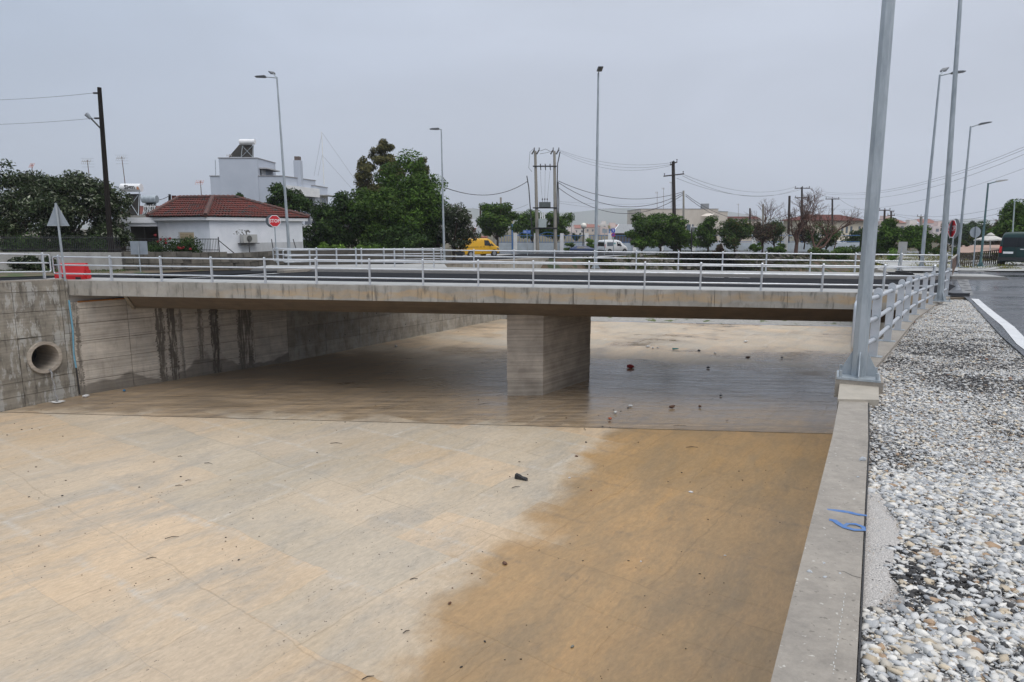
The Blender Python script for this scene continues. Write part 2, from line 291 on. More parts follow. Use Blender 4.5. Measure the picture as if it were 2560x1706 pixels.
    stf = N('ShaderNodeTexNoise', ins={'Vector': N('ShaderNodeMapping', ins={'Vector': pos, 'Scale': (.35, 2.6, 1), 'Rotation': (0, 0, R(6))}).outputs[0], 'Scale': 1.3, 'Detail': 9., 'Roughness': .7}).outputs['Fac']
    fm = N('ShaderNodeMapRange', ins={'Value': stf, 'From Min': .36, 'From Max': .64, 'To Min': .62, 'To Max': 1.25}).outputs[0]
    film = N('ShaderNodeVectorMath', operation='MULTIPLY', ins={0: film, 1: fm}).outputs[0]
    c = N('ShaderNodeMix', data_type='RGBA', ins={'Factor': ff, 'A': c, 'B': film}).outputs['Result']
    t.links.new(c, b.inputs['Base Color'])
    r = N('ShaderNodeMapRange', ins={'Value': sf, 'To Min': .42, 'To Max': .6}).outputs[0]
    rw = N('ShaderNodeMapRange', ins={'Value': wf, 'To Min': 1., 'To Max': .8}).outputs[0]
    r = N('ShaderNodeMath', operation='MULTIPLY', ins={0: r, 1: rw}).outputs[0]
    st2 = N('ShaderNodeTexNoise', ins={'Vector': N('ShaderNodeMapping', ins={'Vector': pos, 'Scale': (.35, 2.6, 1), 'Rotation': (0, 0, R(6))}).outputs[0], 'Scale': 1.3, 'Detail': 9., 'Roughness': .7}).outputs['Fac']
    s2 = N('ShaderNodeMapRange', ins={'Value': st2, 'From Min': .36, 'From Max': .64}).outputs[0]
    xx = N('ShaderNodeSeparateXYZ', ins={0: pos}).outputs['X']
    lx = N('ShaderNodeMapRange', ins={'Value': xx, 'From Min': -10., 'From Max': 6., 'To Min': .30, 'To Max': .06}).outputs[0]
    rf = N('ShaderNodeMath', operation='MULTIPLY_ADD', ins={0: s2, 1: .26, 2: lx}).outputs[0]
    r = N('ShaderNodeMix', data_type='FLOAT', ins={'Factor': ff, 'A': r, 'B': rf}).outputs['Result']
    t.links.new(r, b.inputs['Roughness'])
    rip = N('ShaderNodeTexNoise', ins={'Vector': N('ShaderNodeMapping', ins={'Vector': pos, 'Scale': (1.0, 3.2, 1), 'Rotation': (0, 0, R(8))}).outputs[0], 'Scale': 2.2, 'Detail': 6., 'Roughness': .7}).outputs['Fac']
    fine = N('ShaderNodeTexNoise', ins={'Vector': pos, 'Scale': 22., 'Detail': 6.}).outputs['Fac']
    ripm = N('ShaderNodeMath', operation='MULTIPLY', ins={0: rip, 1: N('ShaderNodeMath', operation='MULTIPLY', ins={0: ff, 1: .6}).outputs[0]}).outputs[0]
    hgt = N('ShaderNodeMath', operation='MULTIPLY_ADD', ins={0: fine, 1: .35, 2: ripm}).outputs[0]
    hgt = N('ShaderNodeMath', operation='MULTIPLY_ADD', ins={0: b1.outputs['Fac'], 1: .7, 2: hgt}).outputs[0]
    t.links.new(N('ShaderNodeBump', ins={'Height': hgt, 'Strength': .5, 'Distance': .012}).outputs[0], b.inputs['Normal'])
    return m
floorm = floor_mat()

def attr_mat(name, rough=.6, transl=0., spec=.4):
    m, t, N, b = node_mat(name); MATS[name] = m
    a = N('ShaderNodeAttribute', attribute_name='col').outputs['Color']
    t.links.new(a, b.inputs['Base Color']); b.inputs['Roughness'].default_value = rough; b.inputs['Specular IOR Level'].default_value = spec
    if transl:
        tr = N('ShaderNodeBsdfTranslucent', ins={'Color': a}); mx = N('ShaderNodeMixShader', ins={0: transl, 1: b.outputs[0], 2: tr.outputs[0]})
        o = [n for n in t.nodes if n.type == 'OUTPUT_MATERIAL'][0]; t.links.new(mx.outputs[0], o.inputs[0])
    return m
leafm = attr_mat('leaves', .6, .2, .15)
stonecol = attr_mat('gravel_stones', .55, 0, .45)

# ------------------------------------------------------------------ mesh helpers
def mesh_obj(name, verts, faces, mat, parent=None, cols=None, smooth=False, world=True):
    me = bpy.data.meshes.new(name)
    if parent is not None and world:
        o0 = parent.location
        if parent.parent: o0 = o0 + parent.parent.location
        verts = [(v[0]-o0.x, v[1]-o0.y, v[2]-o0.z) for v in verts]
    me.from_pydata([tuple(v) for v in verts], [], faces); me.update()
    if mat: me.materials.append(mat)
    if smooth:
        me.polygons.foreach_set('use_smooth', [True]*len(me.polygons))
    o = bpy.data.objects.new(name, me); col.objects.link(o)
    if parent is not None: o.parent = parent
    return o
def np_mesh(name, V, Fq, mat, C=None, parent=None, k=4):
    me = bpy.data.meshes.new(name)
    V = np.asarray(V, dtype=np.float32).reshape(-1, 3)
    if parent is not None:
        V = V - np.array(parent.location, dtype=np.float32)
    Fq = np.asarray(Fq, dtype=np.int32).reshape(-1, k)
    me.vertices.add(len(V)); me.vertices.foreach_set('co', V.ravel())
    me.loops.add(Fq.size); me.loops.foreach_set('vertex_index', Fq.ravel())
    me.polygons.add(len(Fq)); me.polygons.foreach_set('loop_start', np.arange(0, Fq.size, k, dtype=np.int32))
    me.polygons.foreach_set('loop_total', np.full(len(Fq), k, dtype=np.int32))
    if C is not None:
        a = me.color_attributes.new('col', 'FLOAT_COLOR', 'POINT')
        C4 = np.ones((len(V), 4), dtype=np.float32); C4[:, :3] = C; a.data.foreach_set('color', C4.ravel())
    me.update(calc_edges=True)
    if mat: me.materials.append(mat)
    o = bpy.data.objects.new(name, me); col.objects.link(o)
    if parent is not None: o.parent = parent
    return o
class MB:
    def __init__(s): s.v = []; s.f = []
    def add(s, v, f):
        n = len(s.v); s.v += [tuple(x) for x in v]; s.f += [tuple(i+n for i in q) for q in f]; return s
    def box(s, c, d, rz=0., rx=0., ry=0.):
        m = Matrix.Rotation(rz, 3, 'Z') @ Matrix.Rotation(ry, 3, 'Y') @ Matrix.Rotation(rx, 3, 'X')
        v = [Vector(c) + m @ Vector((x*d[0]/2, y*d[1]/2, z*d[2]/2)) for x in (-1, 1) for y in (-1, 1) for z in (-1, 1)]
        return s.add(v, [(0, 1, 3, 2), (4, 6, 7, 5), (0, 4, 5, 1), (2, 3, 7, 6), (0, 2, 6, 4), (1, 5, 7, 3)])
    def prism(s, pts, z0, z1):
        n = len(pts); a = z0 if hasattr(z0, '__len__') else [z0]*n; b = z1 if hasattr(z1, '__len__') else [z1]*n
        v = [(p[0], p[1], a[i]) for i, p in enumerate(pts)] + [(p[0], p[1], b[i]) for i, p in enumerate(pts)]
        f = [tuple(range(n-1, -1, -1)), tuple(range(n, 2*n))] + [(i, (i+1) % n, (i+1) % n+n, i+n) for i in range(n)]
        return s.add(v, f)
    def tube(s, p0, p1, r0, r1=None, n=8, cap=True):
        r1 = r0 if r1 is None else r1; p0 = Vector(p0); p1 = Vector(p1); d = (p1-p0)
        if d.length < 1e-6: return s
        d.normalize(); a = d.orthogonal().normalized(); b = d.cross(a)
        v = []
        for p, r in ((p0, r0), (p1, r1)):
            for i in range(n):
                t = 2*math.pi*i/n; v.append(p + (a*math.cos(t) + b*math.sin(t))*r)
        f = [(i, (i+1) % n, (i+1) % n+n, i+n) for i in range(n)]
        if cap: f += [tuple(range(n-1, -1, -1)), tuple(range(n, 2*n))]
        return s.add(v, f)
    def path(s, pts, r, n=6):
        pts = [Vector(p) for p in pts]; rings = []; base = len(s.v); k = len(pts)
        a = None
        for i, p in enumerate(pts):
            d = (pts[min(i+1, k-1)] - pts[max(i-1, 0)]).normalized()
            if a is None: a = d.orthogonal().normalized()
            a = (a - d*a.dot(d)).normalized(); b = d.cross(a)
            rr = r[i] if hasattr(r, '__len__') else r
            for j in range(n):
                t = 2*math.pi*j/n; s.v.append(tuple(p + (a*math.cos(t) + b*math.sin(t))*rr))
        for i in range(k-1):
            for j in range(n):
                s.f.append((base+i*n+j, base+i*n+(j+1) % n, base+(i+1)*n+(j+1) % n, base+(i+1)*n+j))
        s.f.append(tuple(base+j for j in range(n-1, -1, -1))); s.f.append(tuple(base+(k-1)*n+j for j in range(n)))
        return s
    def ext(s, prof, org, ux, uy, un, depth):
        """polygon prof in (ux,uy) at org, thickened along un"""
        o = Vector(org); ux = Vector(ux); uy = Vector(uy); un = Vector(un); n = len(prof)
        v = [o+ux*a+uy*b for a, b in prof] + [o+ux*a+uy*b+un*depth for a, b in prof]
        return s.add(v, [tuple(range(n-1, -1, -1)), tuple(range(n, 2*n))] + [(i, (i+1) % n, (i+1) % n+n, i+n) for i in range(n)])
    def build(s, name, mat, parent=None, world=True, smooth=False):
        return mesh_obj(name, s.v, s.f, mat, parent, smooth=smooth, world=world)
def empty(name, loc, rz=0.):
    o = bpy.data.objects.new(name, None); o.location = loc; o.rotation_euler = (0, 0, rz); o.empty_display_size = .2; col.objects.link(o); return o
def tag(o, label=None, cat=None, group=None, kind=None):
    if label: o['label'] = label
    if cat: o['category'] = cat
    if group: o['group'] = group
    if kind: o['kind'] = kind
    return o
def thing(name, loc, label, cat, group=None, rz=0.): return tag(empty(name, loc, rz), label, cat, group)
def inst(src, parent, loc, rot=(0, 0, 0), scale=(1, 1, 1)):
    c = src.copy(); col.objects.link(c); c.parent = parent; c.location = loc; c.rotation_euler = rot; c.scale = scale; return c
def text_mesh(txt, size, offset=0.):
    cu = bpy.data.curves.new('t', 'FONT'); cu.body = txt; cu.size = size; cu.align_x = 'CENTER'; cu.align_y = 'CENTER'; cu.offset = offset; cu.resolution_u = 2
    o = bpy.data.objects.new('t', cu); col.objects.link(o)
    dg = bpy.context.evaluated_depsgraph_get(); me = o.evaluated_get(dg).to_mesh()
    v = [tuple(x.co) for x in me.vertices]; f = [tuple(p.vertices) for p in me.polygons]
    o.evaluated_get(dg).to_mesh_clear(); bpy.data.objects.remove(o); bpy.data.curves.remove(cu)
    return v, f
def lettering(txt, size, org, ux, uy, mat, parent, offset=0., bend=None, sx=1.):
    v, f = text_mesh(txt, size, offset); o = Vector(org); ux = Vector(ux); uy = Vector(uy)
    pts = [o + ux*(a[0]*sx) + uy*a[1] for a in v]
    return mesh_obj('lettering', pts, f, mat, parent)

# ------------------------------------------------------------------ levels
def lerp(a, b, t): return a + (b-a)*t
def pw(x, tab):
    if x <= tab[0][0]: return tab[0][1]
    for (a, b), (c, d) in zip(tab, tab[1:]):
        if x <= c: return lerp(b, d, (x-a)/(c-a))
    return tab[-1][1]
def zdeck(x): return -.0063*x
ZCOP = [(-8, 1.05), (24, -.20), (40, -.22)]
def zcop(x, y): return .75 - .0395*max(-6, min(y, 24.3))
def zR(x, y): return pw(y, [(-6, .93), (24, -.26), (36, -.27), (50, -.42), (110, -1.1), (400, -1.1)])
def zL(x, y): return pw(y, [(28, .06), (40, -.08), (60, -.38), (80, -.75), (110, -1.05), (400, -1.1)])
ZF = -4.8
LB = [(-34, 0), (-27, 13), (-20.1, 26.0), (-18.7, 28.7), (-12.1, 36.3), (-4.9, 47.3), (-1.0, 53.5), (3.2, 60.5), (20, 85), (45, 112), (90, 165), (160, 260)]
cop_right = [Gf(2140, 1706, zcop), Gf(2171, 1100, zcop), Gf(2170, 1005, zcop), Gf(2183, 926, zcop), Gf(2209, 898, zcop), Gf(2236, 863, zcop), Gf(2290, 796, zcop), Gf(2338, 763, zcop), Gf(2376, 742, zcop)]
d0 = (cop_right[1]-cop_right[0]); d0.z = 0; d0.normalize()
start = cop_right[0] - d0*9; start.z = zcop(0, start.y)
CR = [start] + [cop_right[i] for i in (0, 1, 2, 3, 5, 6, 7, 8)]
def norm_right(pts, i):
    a = pts[max(i-1, 0)]; b = pts[min(i+1, len(pts)-1)]; d = Vector((b[0]-a[0], b[1]-a[1], 0)).normalized(); return Vector((d.y, -d.x, 0))
CW = .275
CL = [p - norm_right(CR, i)*CW for i, p in enumerate(CR)]
RB = [(p.x, p.y) for p in CR] + [(20.5, 34), (24, 45), (40, 75), (75, 112), (130, 165), (210, 260)]
def interp(tab, y):
    if y <= tab[0][1]: (a, b), (c, d) = tab[0], tab[1]; return a + (c-a)*(y-b)/(d-b)
    for (a, b), (c, d) in zip(tab, tab[1:]):
        if y <= d: return a + (c-a)*(y-b)/(d-b)
    (a, b), (c, d) = tab[-2], tab[-1]; return a + (c-a)*(y-b)/(d-b)

# ------------------------------------------------------------------ setting: banks
def bank(name, side, mat):
    ys = sorted(set([-25, -6, 0, 6, 12, 18, 24, 28, 32, 36, 40, 44, 50, 56, 62, 70, 80, 95, 110, 140, 180, 260, 400, 900, 3500] + [p[1] for p in (LB if side < 0 else RB) if p[1] > -25]))
    v = []; f = []; n = 0
    for y in ys:
        if side < 0: e = interp(LB, min(y, 259)); xs = [e-.0, e-.5, e-8, e-30, e-120, -1400, -4500]; z = [zL(x, y)-.06 for x in xs]
        else: e = interp(RB, min(y, 259)); xs = [e+.0, e+.5, e+4, e+15, e+60, 1500, 4500]; z = [zR(x, y)-.06 for x in xs]
        if y > 260:
            e = 155 if side < 0 else 160; xs = [e] + xs[1:]; 
            if side < 0: xs = [158.5, 150, 130, 100, 0, -1400, -4500]
            else: xs = [158.5, 160, 170, 190, 260, 1500, 4500]
        v += [(x, y, zz) for x, zz in zip(xs, z)]; n = len(xs)
    for i in range(len(ys)-1):
        for j in range(n-1):
            q = (i*n+j, i*n+j+1, (i+1)*n+j+1, (i+1)*n+j); f.append(q if side > 0 else q[::-1])
    return tag(mesh_obj(name, v, f, mat), kind='structure')
bank('left_bank_ground', -1, earth); bank('right_bank_ground', 1, grav_far)

# ------------------------------------------------------------------ channel floor (two pours with a joint)
JL, JR = G(0, 1031, ZF), G(2078, 1085, ZF)
def joint_y(x): return JL.y + (x-JL.x)*(JR.y-JL.y)/(JR.x-JL.x)
wetline = [G(*p, ZF) for p in ((870, 1800), (925, 1706), (985, 1612), (1055, 1512), (1150, 1430), (1215, 1370), (1330, 1335), (1310, 1245), (1365, 1215), (1425, 1140), (1500, 1100), (1545, 1078), (1640, 1010), (1700, 960))]
def wetd(x, y):
    best = 1e9; s = 1
    for a, b in zip(wetline, wetline[1:]):
        dx, dy = b.x-a.x, b.y-a.y; t = max(0, min(1, ((x-a.x)*dx+(y-a.y)*dy)/(dx*dx+dy*dy)))
        qx, qy = a.x+dx*t-x, a.y+dy*t-y; d = math.hypot(qx, qy)
        if d < best: best = d; s = 1 if dx*(y-a.y)-dy*(x-a.x) < 0 else -1
    return best*s
def floor_sheet(name, y0f, y1f, z, step, film):
    v = []; f = []; wa = []; fa = []
    xs = np.arange(-34, 52, step); nrow = int(40/step)
    for x in xs:
        a, b = y0f(x), y1f(x)
        for k in range(nrow+1):
            y = lerp(a, b, k/nrow); v.append((x, y, z + (.015*noise.noise(Vector((x*.5, y*.5, 3))))*min(1, 4*min(k, nrow-k)/nrow))); wa.append(min(wetd(x, y), (36-.1*x-y)*.5)); fa.append(film(x, y))
    m = nrow+1
    for i in range(len(xs)-1):
        for k in range(nrow): f.append((i*m+k, (i+1)*m+k, (i+1)*m+k+1, i*m+k+1))
    o = mesh_obj(name, v, f, floorm, smooth=True)
    for nm, dat in (('wet', wa), ('film', fa)):
        a = o.data.attributes.new(nm, 'FLOAT', 'POINT'); a.data.foreach_set('value', dat)
    return tag(o, kind='structure')
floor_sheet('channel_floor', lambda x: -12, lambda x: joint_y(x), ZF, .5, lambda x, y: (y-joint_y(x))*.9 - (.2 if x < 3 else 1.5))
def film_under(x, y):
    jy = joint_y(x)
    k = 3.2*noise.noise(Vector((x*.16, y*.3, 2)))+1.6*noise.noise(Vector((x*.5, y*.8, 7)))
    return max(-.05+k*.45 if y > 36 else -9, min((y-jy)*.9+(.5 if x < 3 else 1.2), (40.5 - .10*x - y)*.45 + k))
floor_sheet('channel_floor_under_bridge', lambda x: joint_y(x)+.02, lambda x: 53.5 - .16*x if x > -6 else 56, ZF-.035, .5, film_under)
v = []; f = []
for i in range(170):
    x = -27+i*.3; y = joint_y(x)+.015*noise.noise(Vector((x*1.7, 0, 5))); wj = .022+.02*abs(noise.noise(Vector((x*.9, 3, 5)))); v += [(x, y-wj, ZF+.006), (x, y+wj, ZF+.006)]
for i in range(169): f.append((2*i, 2*i+2, 2*i+3, 2*i+1))
tag(mesh_obj('floor_joint', v, f, M('joint_mud', (.05, .038, .026), (.11, .085, .06), 4, .7)), kind='structure')
# river bed beyond the paving, and its earth slopes
v = []; f = []; ys = list(range(54, 262, 6)); n = 9
for y in ys:
    e0 = interp(LB, y); e1 = interp(RB, y)
    prof = [(e0, zL(0, y)-.03), (e0+1.2, zL(0, y)-1.3), (e0+4.5, -3.6), (e0+8, ZF-.1), ((e0+e1)/2, ZF-.15), (e1-9, ZF-.1), (e1-5, -3.9), (e1-2, -1.8), (e1, zR(0, y)-.03)]
    if y < 62: prof[7] = (e1-1.2, -3.0); prof[6] = (e1-2.5, ZF+.2); prof[5] = (e1-4, ZF+.05)
    if y < 60: prof[0] = (e0, ZF-.3); prof[1] = (e0+.6, ZF-.3); prof[2] = (e0+1.5, ZF-.2)
    v += [(x + rnd.uniform(-.4, .4)*(0 < i < n-1), y, z + rnd.uniform(-.12, .12)*(i not in (0, 3, 4, 5, n-1))) for i, (x, z) in enumerate(prof)]
for i in range(len(ys)-1):
    for j in range(n-1): f.append((i*n+j, i*n+j+1, (i+1)*n+j+1, (i+1)*n+j))
tag(mesh_obj('river_bed', v, f, dryearth), kind='structure')
def strip(name, pts, mat, lab=None, kind='structure', **k):
    o = mesh_obj(name, pts, [tuple(range(len(pts)))], mat); return tag(o, kind=kind)
# pale riprap apron across the end of the paving
v = []; f = []
for i in range(22):
    x = 4 + i*1.5; y0 = 53.4-.16*x
    v += [(x, y0+rnd.uniform(-.2, .2), ZF+.0), (x, y0+1.4, ZF+.18+rnd.uniform(0, .12)), (x, y0+5, ZF+.25)]
for i in range(21):
    for j in range(2): f.append((i*3+j, (i+1)*3+j, (i+1)*3+j+1, i*3+j+1))
tag(mesh_obj('gravel_bar', v, f, grav_far), kind='structure')

# ------------------------------------------------------------------ roads
def sheet(name, rows, mat, zf, dz=.0, kind='structure'):
    """rows: [(y, x0, x1)]"""
    v = []; f = []; n = 7
    for y, a, b in rows:
        for k in range(n):
            x = lerp(a, b, k/(n-1)); v.append((x, y, zf(x, y)+dz))
    for i in range(len(rows)-1):
        for k in range(n-1): f.append((i*n+k, i*n+k+1, (i+1)*n+k+1, (i+1)*n+k))
    return tag(mesh_obj(name, v, f, mat), kind=kind)
N0, F0, SL = 26.7, 38.7, -.107
bdir = Vector((1, SL, 0)).normalized(); bn = Vector((-SL, 1, 0)).normalized()
def BP(x, off, z=0.): return Vector((x, N0 + SL*x, 0)) + bn*off + Vector((0, 0, zdeck(x)+z))
# asphalt edge at right
ae = [Gf(2560, 895, zR), Gf(2504, 845, zR), Gf(2446, 780, zR), Gf(2425, 757, zR), Gf(2410, 744, zR)]
aetab = [(ae[0].x - 1.5, -6), (ae[0].x-.3, 5)] + [(p.x, p.y) for p in ae]
rows = [(y, interp(aetab, y), 120) for y in (-6, 0, 5, 8) ] + [(p.y, p.x, 120) for p in ae if p.y > 8]
ye = ae[-1].y
rows += [(ye+.25, 16.2, 120), (30, 19.5, 120), (36, 22, 120), (41, 24.6, 120)]
rows = sorted(rows)
sheet('road_right_bank', rows, asphalt, zR, .03)
wl = [Vector((interp(aetab, y)+.12, y, zR(0, y))) for y in (-5, 0, 5)] + [Gf(*p, zR) for p in ((2640, 925), (2560, 866), (2520, 820), (2481, 789), (2452, 764), (2436, 749))]
v = []; f = []
for i, p in enumerate(wl):
    nn = norm_right([(q.x, q.y) for q in wl], i); ww = .11
    v += [p + nn*ww + Vector((0, 0, .036)), p - nn*ww + Vector((0, 0, .036))]
f = [(2*i, 2*i+1, 2*i+3, 2*i+2) for i in range(len(wl)-1)]
tag(mesh_obj('edge_line', v, f, linem), kind='structure')
# asphalt across the bridge
def bsheet(name, x0, x1, o0, o1, z, mat, n=24):
    v = []; f = []
    for i in range(n+1):
        x = lerp(x0, x1, i/n); v += [BP(x, o0, z), BP(x, o1, z)]
    f = [(2*i, 2*i+2, 2*i+3, 2*i+1) for i in range(n)]
    return tag(mesh_obj(name, v, f, mat), kind='structure')
bsheet('road_on_bridge', -21.5, 26, 1.76, 10.1, -.14, asphalt_b)
bsheet('near_lane_line', -16, 14.6, 2.75, 2.88, -.134, linem)
v = [BP(-16.5, 2.8, -.132), BP(-16.3, 2.92, -.132), BP(-13.0, 7.9, -.132), BP(-13.3, 7.9, -.132)]
tag(mesh_obj('stop_line', v, [(0, 1, 2, 3)], linem), kind='structure')
for k, px in enumerate((1722, 1785)):
    a = BP(P(px, 700, 34).x, 9.4, -.132); tag(mesh_obj('lane_tick', [a, a+Vector((.9, -.5, 0)), a+Vector((1.0, -.42, 0)), a+Vector((.1, .08, 0))], [(0, 1, 2, 3)], linem), kind='structure')
# left bank road, a long sheet following the wall
def lroad():
    rows = []
    for y in (8, 16, 24, 28.6, 32, 36, 40, 44, 48, 54, 60, 66, 74, 84, 100):
        e = interp(LB, y); far = pw(y, [(8, -40), (28, -33), (36, -26), (40, -21), (48, -13), (60, -6), (84, 2), (100, 6)])
        rows.append((y, far, e - .6 if y < 66 else e-1.5))
    return rows
sheet('road_left_bank', lroad(), asphalt_b, zL, .02)
rows = [(82, -2, 60), (88, -2, 64), (94, -2, 70)]
sheet('road_beyond_left_bank', rows, asphalt, zL, .035)
rows = [(80, -8, 40), (81.8, -8, 42)]
sheet('wet_concrete_apron', [(66, -7, 8.5), (74, -5, 12), (80, -3, 17), (81.8, -3, 19)], conc_walk, zL, .012)
# worn white drain frame painted on the wet road near the gravel end
a = Gf(2424, 704, zR); 
dr = thing('drain_grate', a, 'pale rectangular drain frame set in the wet road past the gravel end', 'drain')
b1, b2, b3, b4 = [Gf(*p, zR)+Vector((0, 0, .04)) for p in ((2392, 700), (2420, 700), (2434, 741), (2410, 741))]
mesh_obj('frame', [b1-Vector((0, 0, .004)), b2-Vector((0, 0, .004)), b3-Vector((0, 0, .004)), b4-Vector((0, 0, .004))], [(0, 3, 2, 1)], M('worn_frame', (.20, .20, .20), (.13, .13, .13), 6, .5), dr)
for i in range(7):
    p = b1.lerp(b4, (i+.6)/7.4).lerp(b2.lerp(b3, (i+.6)/7.4), .5 + (.14 if i % 2 else -.14)); MB().tube(p, p+Vector((0, 0, .006)), .14, n=8).build('drain_hole', blackm, dr)

# ------------------------------------------------------------------ right retaining wall with coping
rw = thing('retaining_wall', (CR[2].x, CR[2].y, 0), 'grey concrete channel wall with broad flat coping bordering the gravel', 'wall')
v = []; f = []
for i, (a, b) in enumerate(zip(CL, CR)):
    za = zcop(0, b.y)
    v += [(a.x, a.y, ZF-.3), (a.x, a.y, za), (b.x, b.y, za), (b.x, b.y, za-.5)]
for i in range(len(CR)-1):
    for k in range(3): f.append((i*4+k, i*4+k+1, (i+1)*4+k+1, (i+1)*4+k))
mesh_obj('wall_body', v, f, conc_cop, rw)
# blue painted number and chalk drips on the coping
def stroke(pts, wd, name, mat, parent, zf, dz=.004):
    q = [Gf(x, y, zf) for x, y in pts]; v = []; f = []
    for i, p in enumerate(q):
        nn = norm_right(q, i); wv = wd[i] if hasattr(wd, '__len__') else wd
        v += [p+nn*wv+Vector((0, 0, dz)), p-nn*wv+Vector((0, 0, dz))]
    f = [(2*i, 2*i+1, 2*i+3, 2*i+2) for i in range(len(q)-1)]
    return mesh_obj(name, v, f, mat, parent)
bluepaint = M('blue_spray', (.03, .14, .42), (.12, .20, .36), 30, .6)
stroke([(2068, 1275), (2090, 1278), (2120, 1282), (2145, 1288), (2168, 1291)], [.008, .016, .018, .016, .009], 'painted_digit', bluepaint, rw, zcop)
stroke([(2073, 1302), (2086, 1304), (2098, 1313), (2112, 1321), (2135, 1327), (2160, 1328), (2158, 1320), (2140, 1313), (2120, 1312), (2110, 1318)], [.016, .018, .017, .017, .016, .013, .013, .013, .011, .009], 'painted_digit', bluepaint, rw, zcop, .006)
chalk = M('chalk', (.6, .6, .58), (.4, .39, .36), 60, .9)
for i in range(22):
    y = 1485 + i*9.5; x = 2113 - i*1.5 + rnd.uniform(-2, 2)
    stroke([(x, y), (x+rnd.uniform(-1, 1), y+rnd.uniform(2, 6))], .002, 'chalk_mark', chalk, rw, zcop, .003)
crackm = M('crack_shadow', (.10, .095, .085), rough=.9)
stroke([(2000, 1418), (2030, 1422), (2055, 1420), (2085, 1428), (2110, 1430), (2130, 1440), (2152, 1446)], .0022, 'crack', crackm, rw, zcop, .002)
# black strip standing in for the dark gap between wall and gravel
mb = MB(); v = []; f = []
for i, b in enumerate(CR[:5]):
    nn = norm_right(CR, i); za = zcop(0, b.y)
    v += [(b+nn*.004)[:2]+(za-.012,), (b+nn*.012)[:2]+(za-.012,), (b+nn*.012)[:2]+(za-.4,)]
for i in range(4):
    for k in range(2): f.append((i*3+k, i*3+k+1, (i+1)*3+k+1, (i+1)*3+k))
mesh_obj('gap_strip', v, f, darkrub, rw)

# ------------------------------------------------------------------ panelled channel walls on the left
def cell(mb, A, ux, un, s0, s1, z0, z1, th=.045):
    """one cast panel; z0/z1 pairs for the two ends"""
    g = .010
    p = [A+ux*(s0+g), A+ux*(s1-g)]
    v = []
    for d in (0, th):
        v += [(p[0].x+un.x*d, p[0].y+un.y*d, z0[0]+g), (p[1].x+un.x*d, p[1].y+un.y*d, z0[1]+g), (p[1].x+un.x*d, p[1].y+un.y*d, z1[1]-g), (p[0].x+un.x*d, p[0].y+un.y*d, z1[0]-g)]
    c = .012
    mb.add(v, [(3, 2, 1, 0), (4, 5, 6, 7), (0, 1, 5, 4), (1, 2, 6, 5), (2, 3, 7, 6), (3, 0, 4, 7)])
def panel_wall(root, a, b, ztop, cuts, courses, mat, hole=None, zb=ZF-.25, backmat=None):
    A = Vector((a[0], a[1], 0)); B = Vector((b[0], b[1], 0)); ux = (B-A).normalized(); Ln = (B-A).length
    un = Vector((ux.y, -ux.x, 0))          # towards the channel
    back = MB()
    for ci in range(len(cuts)-1):
        s0, s1 = cuts[ci]*Ln, cuts[ci+1]*Ln
        zt = (ztop(A.x+ux.x*s0, A.y+ux.y*s0), ztop(A.x+ux.x*s1, A.y+ux.y*s1))
        for k in range(len(courses)-1):
            if hole and ci == hole[0] and k in hole[1]: continue
            h0 = [lerp(zb, zt[j], courses[k]) for j in (0, 1)]; h1 = [lerp(zb, zt[j], courses[k+1]) for j in (0, 1)]
            m = MB(); off = rnd.uniform(0, .008)
            cell(m, A+un*off, ux, un, s0, s1, h0, h1); m.build('panel', mat, root)
            p0 = A+ux*s0; p1 = A+ux*s1
            back.add([(p0.x, p0.y, h0[0]), (p1.x, p1.y, h0[1]), (p1.x, p1.y, h1[1]), (p0.x, p0.y, h1[0])], [(0, 1, 2, 3)])
    back.build('backing', backmat or conc_sof, root)
    return A, ux, un, Ln
wing_top = lambda x, y: pw(x, [(-27, .55), (-20.1, .30), (-18.7, .14)])
wing = thing('wing_wall', (-20.1, 26, ZF), 'stained concrete wing wall left of the bridge with a round drain pipe through it', 'wall')
panel_wall(wing, (-27, 13), (-22.4, 21.7), wing_top, [0, .25, .5, .75, 1], [0, .2, .38, .56, .74, .9, 1], conc_wing)
# two runs around the pipe: the pipe cell sits between
pc = G(116, 1000, ZF)  # foot under the pipe
wa = Vector((-22.4, 21.7, 0)); wb = Vector((-18.7, 28.7, 0)); wux = (wb-wa).normalized(); wun = Vector((wux.y, -wux.x, 0)); wL = (wb-wa).length
def wall_hit(px, py):
    d = ray(px, py); c = Vector((CAM.x, CAM.y, 0)); dd = Vector((d.x, d.y, 0))
    t = ((wa-c).dot(wun))/dd.dot(wun); p = CAM + d*t; return p
pipe_c = wall_hit(108, 893); ps = (Vector((pipe_c.x, pipe_c.y, 0))-wa).dot(wux); pr = .78
hz = wing_top(pipe_c.x, pipe_c.y)-(ZF-.25)
c0, c1 = (ps-pr*1.15)/wL, (ps+pr*1.15)/wL
z0h, z1h = (pipe_c.z-.86-(ZF-.25))/hz, (pipe_c.z+.86-(ZF-.25))/hz
courses = [0, z0h*.55, z0h, z1h, lerp(z1h, 1, .45), lerp(z1h, 1, .8), 1]
cuts = [0, c0*.5, c0, c1, lerp(c1, 1, .62), 1]
panel_wall(wing, wa, wb, wing_top, cuts, courses, conc_wing, hole=(2, (2,)))
mb = MB(); ns = 32; sq = []; ci = []
hs0, hs1 = c0*wL+.01, c1*wL-.01; hz0 = pipe_c.z-.85; hz1 = pipe_c.z+.85
for i in range(ns):
    t = 2*math.pi*i/ns; x, z = math.cos(t), math.sin(t); k = 1/max(abs(x), abs(z))
    ci.append((ps+x*.66, pipe_c.z+z*.66)); sq.append((ps + x*k*(hs1-ps if x > 0 else ps-hs0), pipe_c.z + z*k*.85))
def wp(s, z, d): q = wa+wux*s+wun*d; return (q.x, q.y, z)
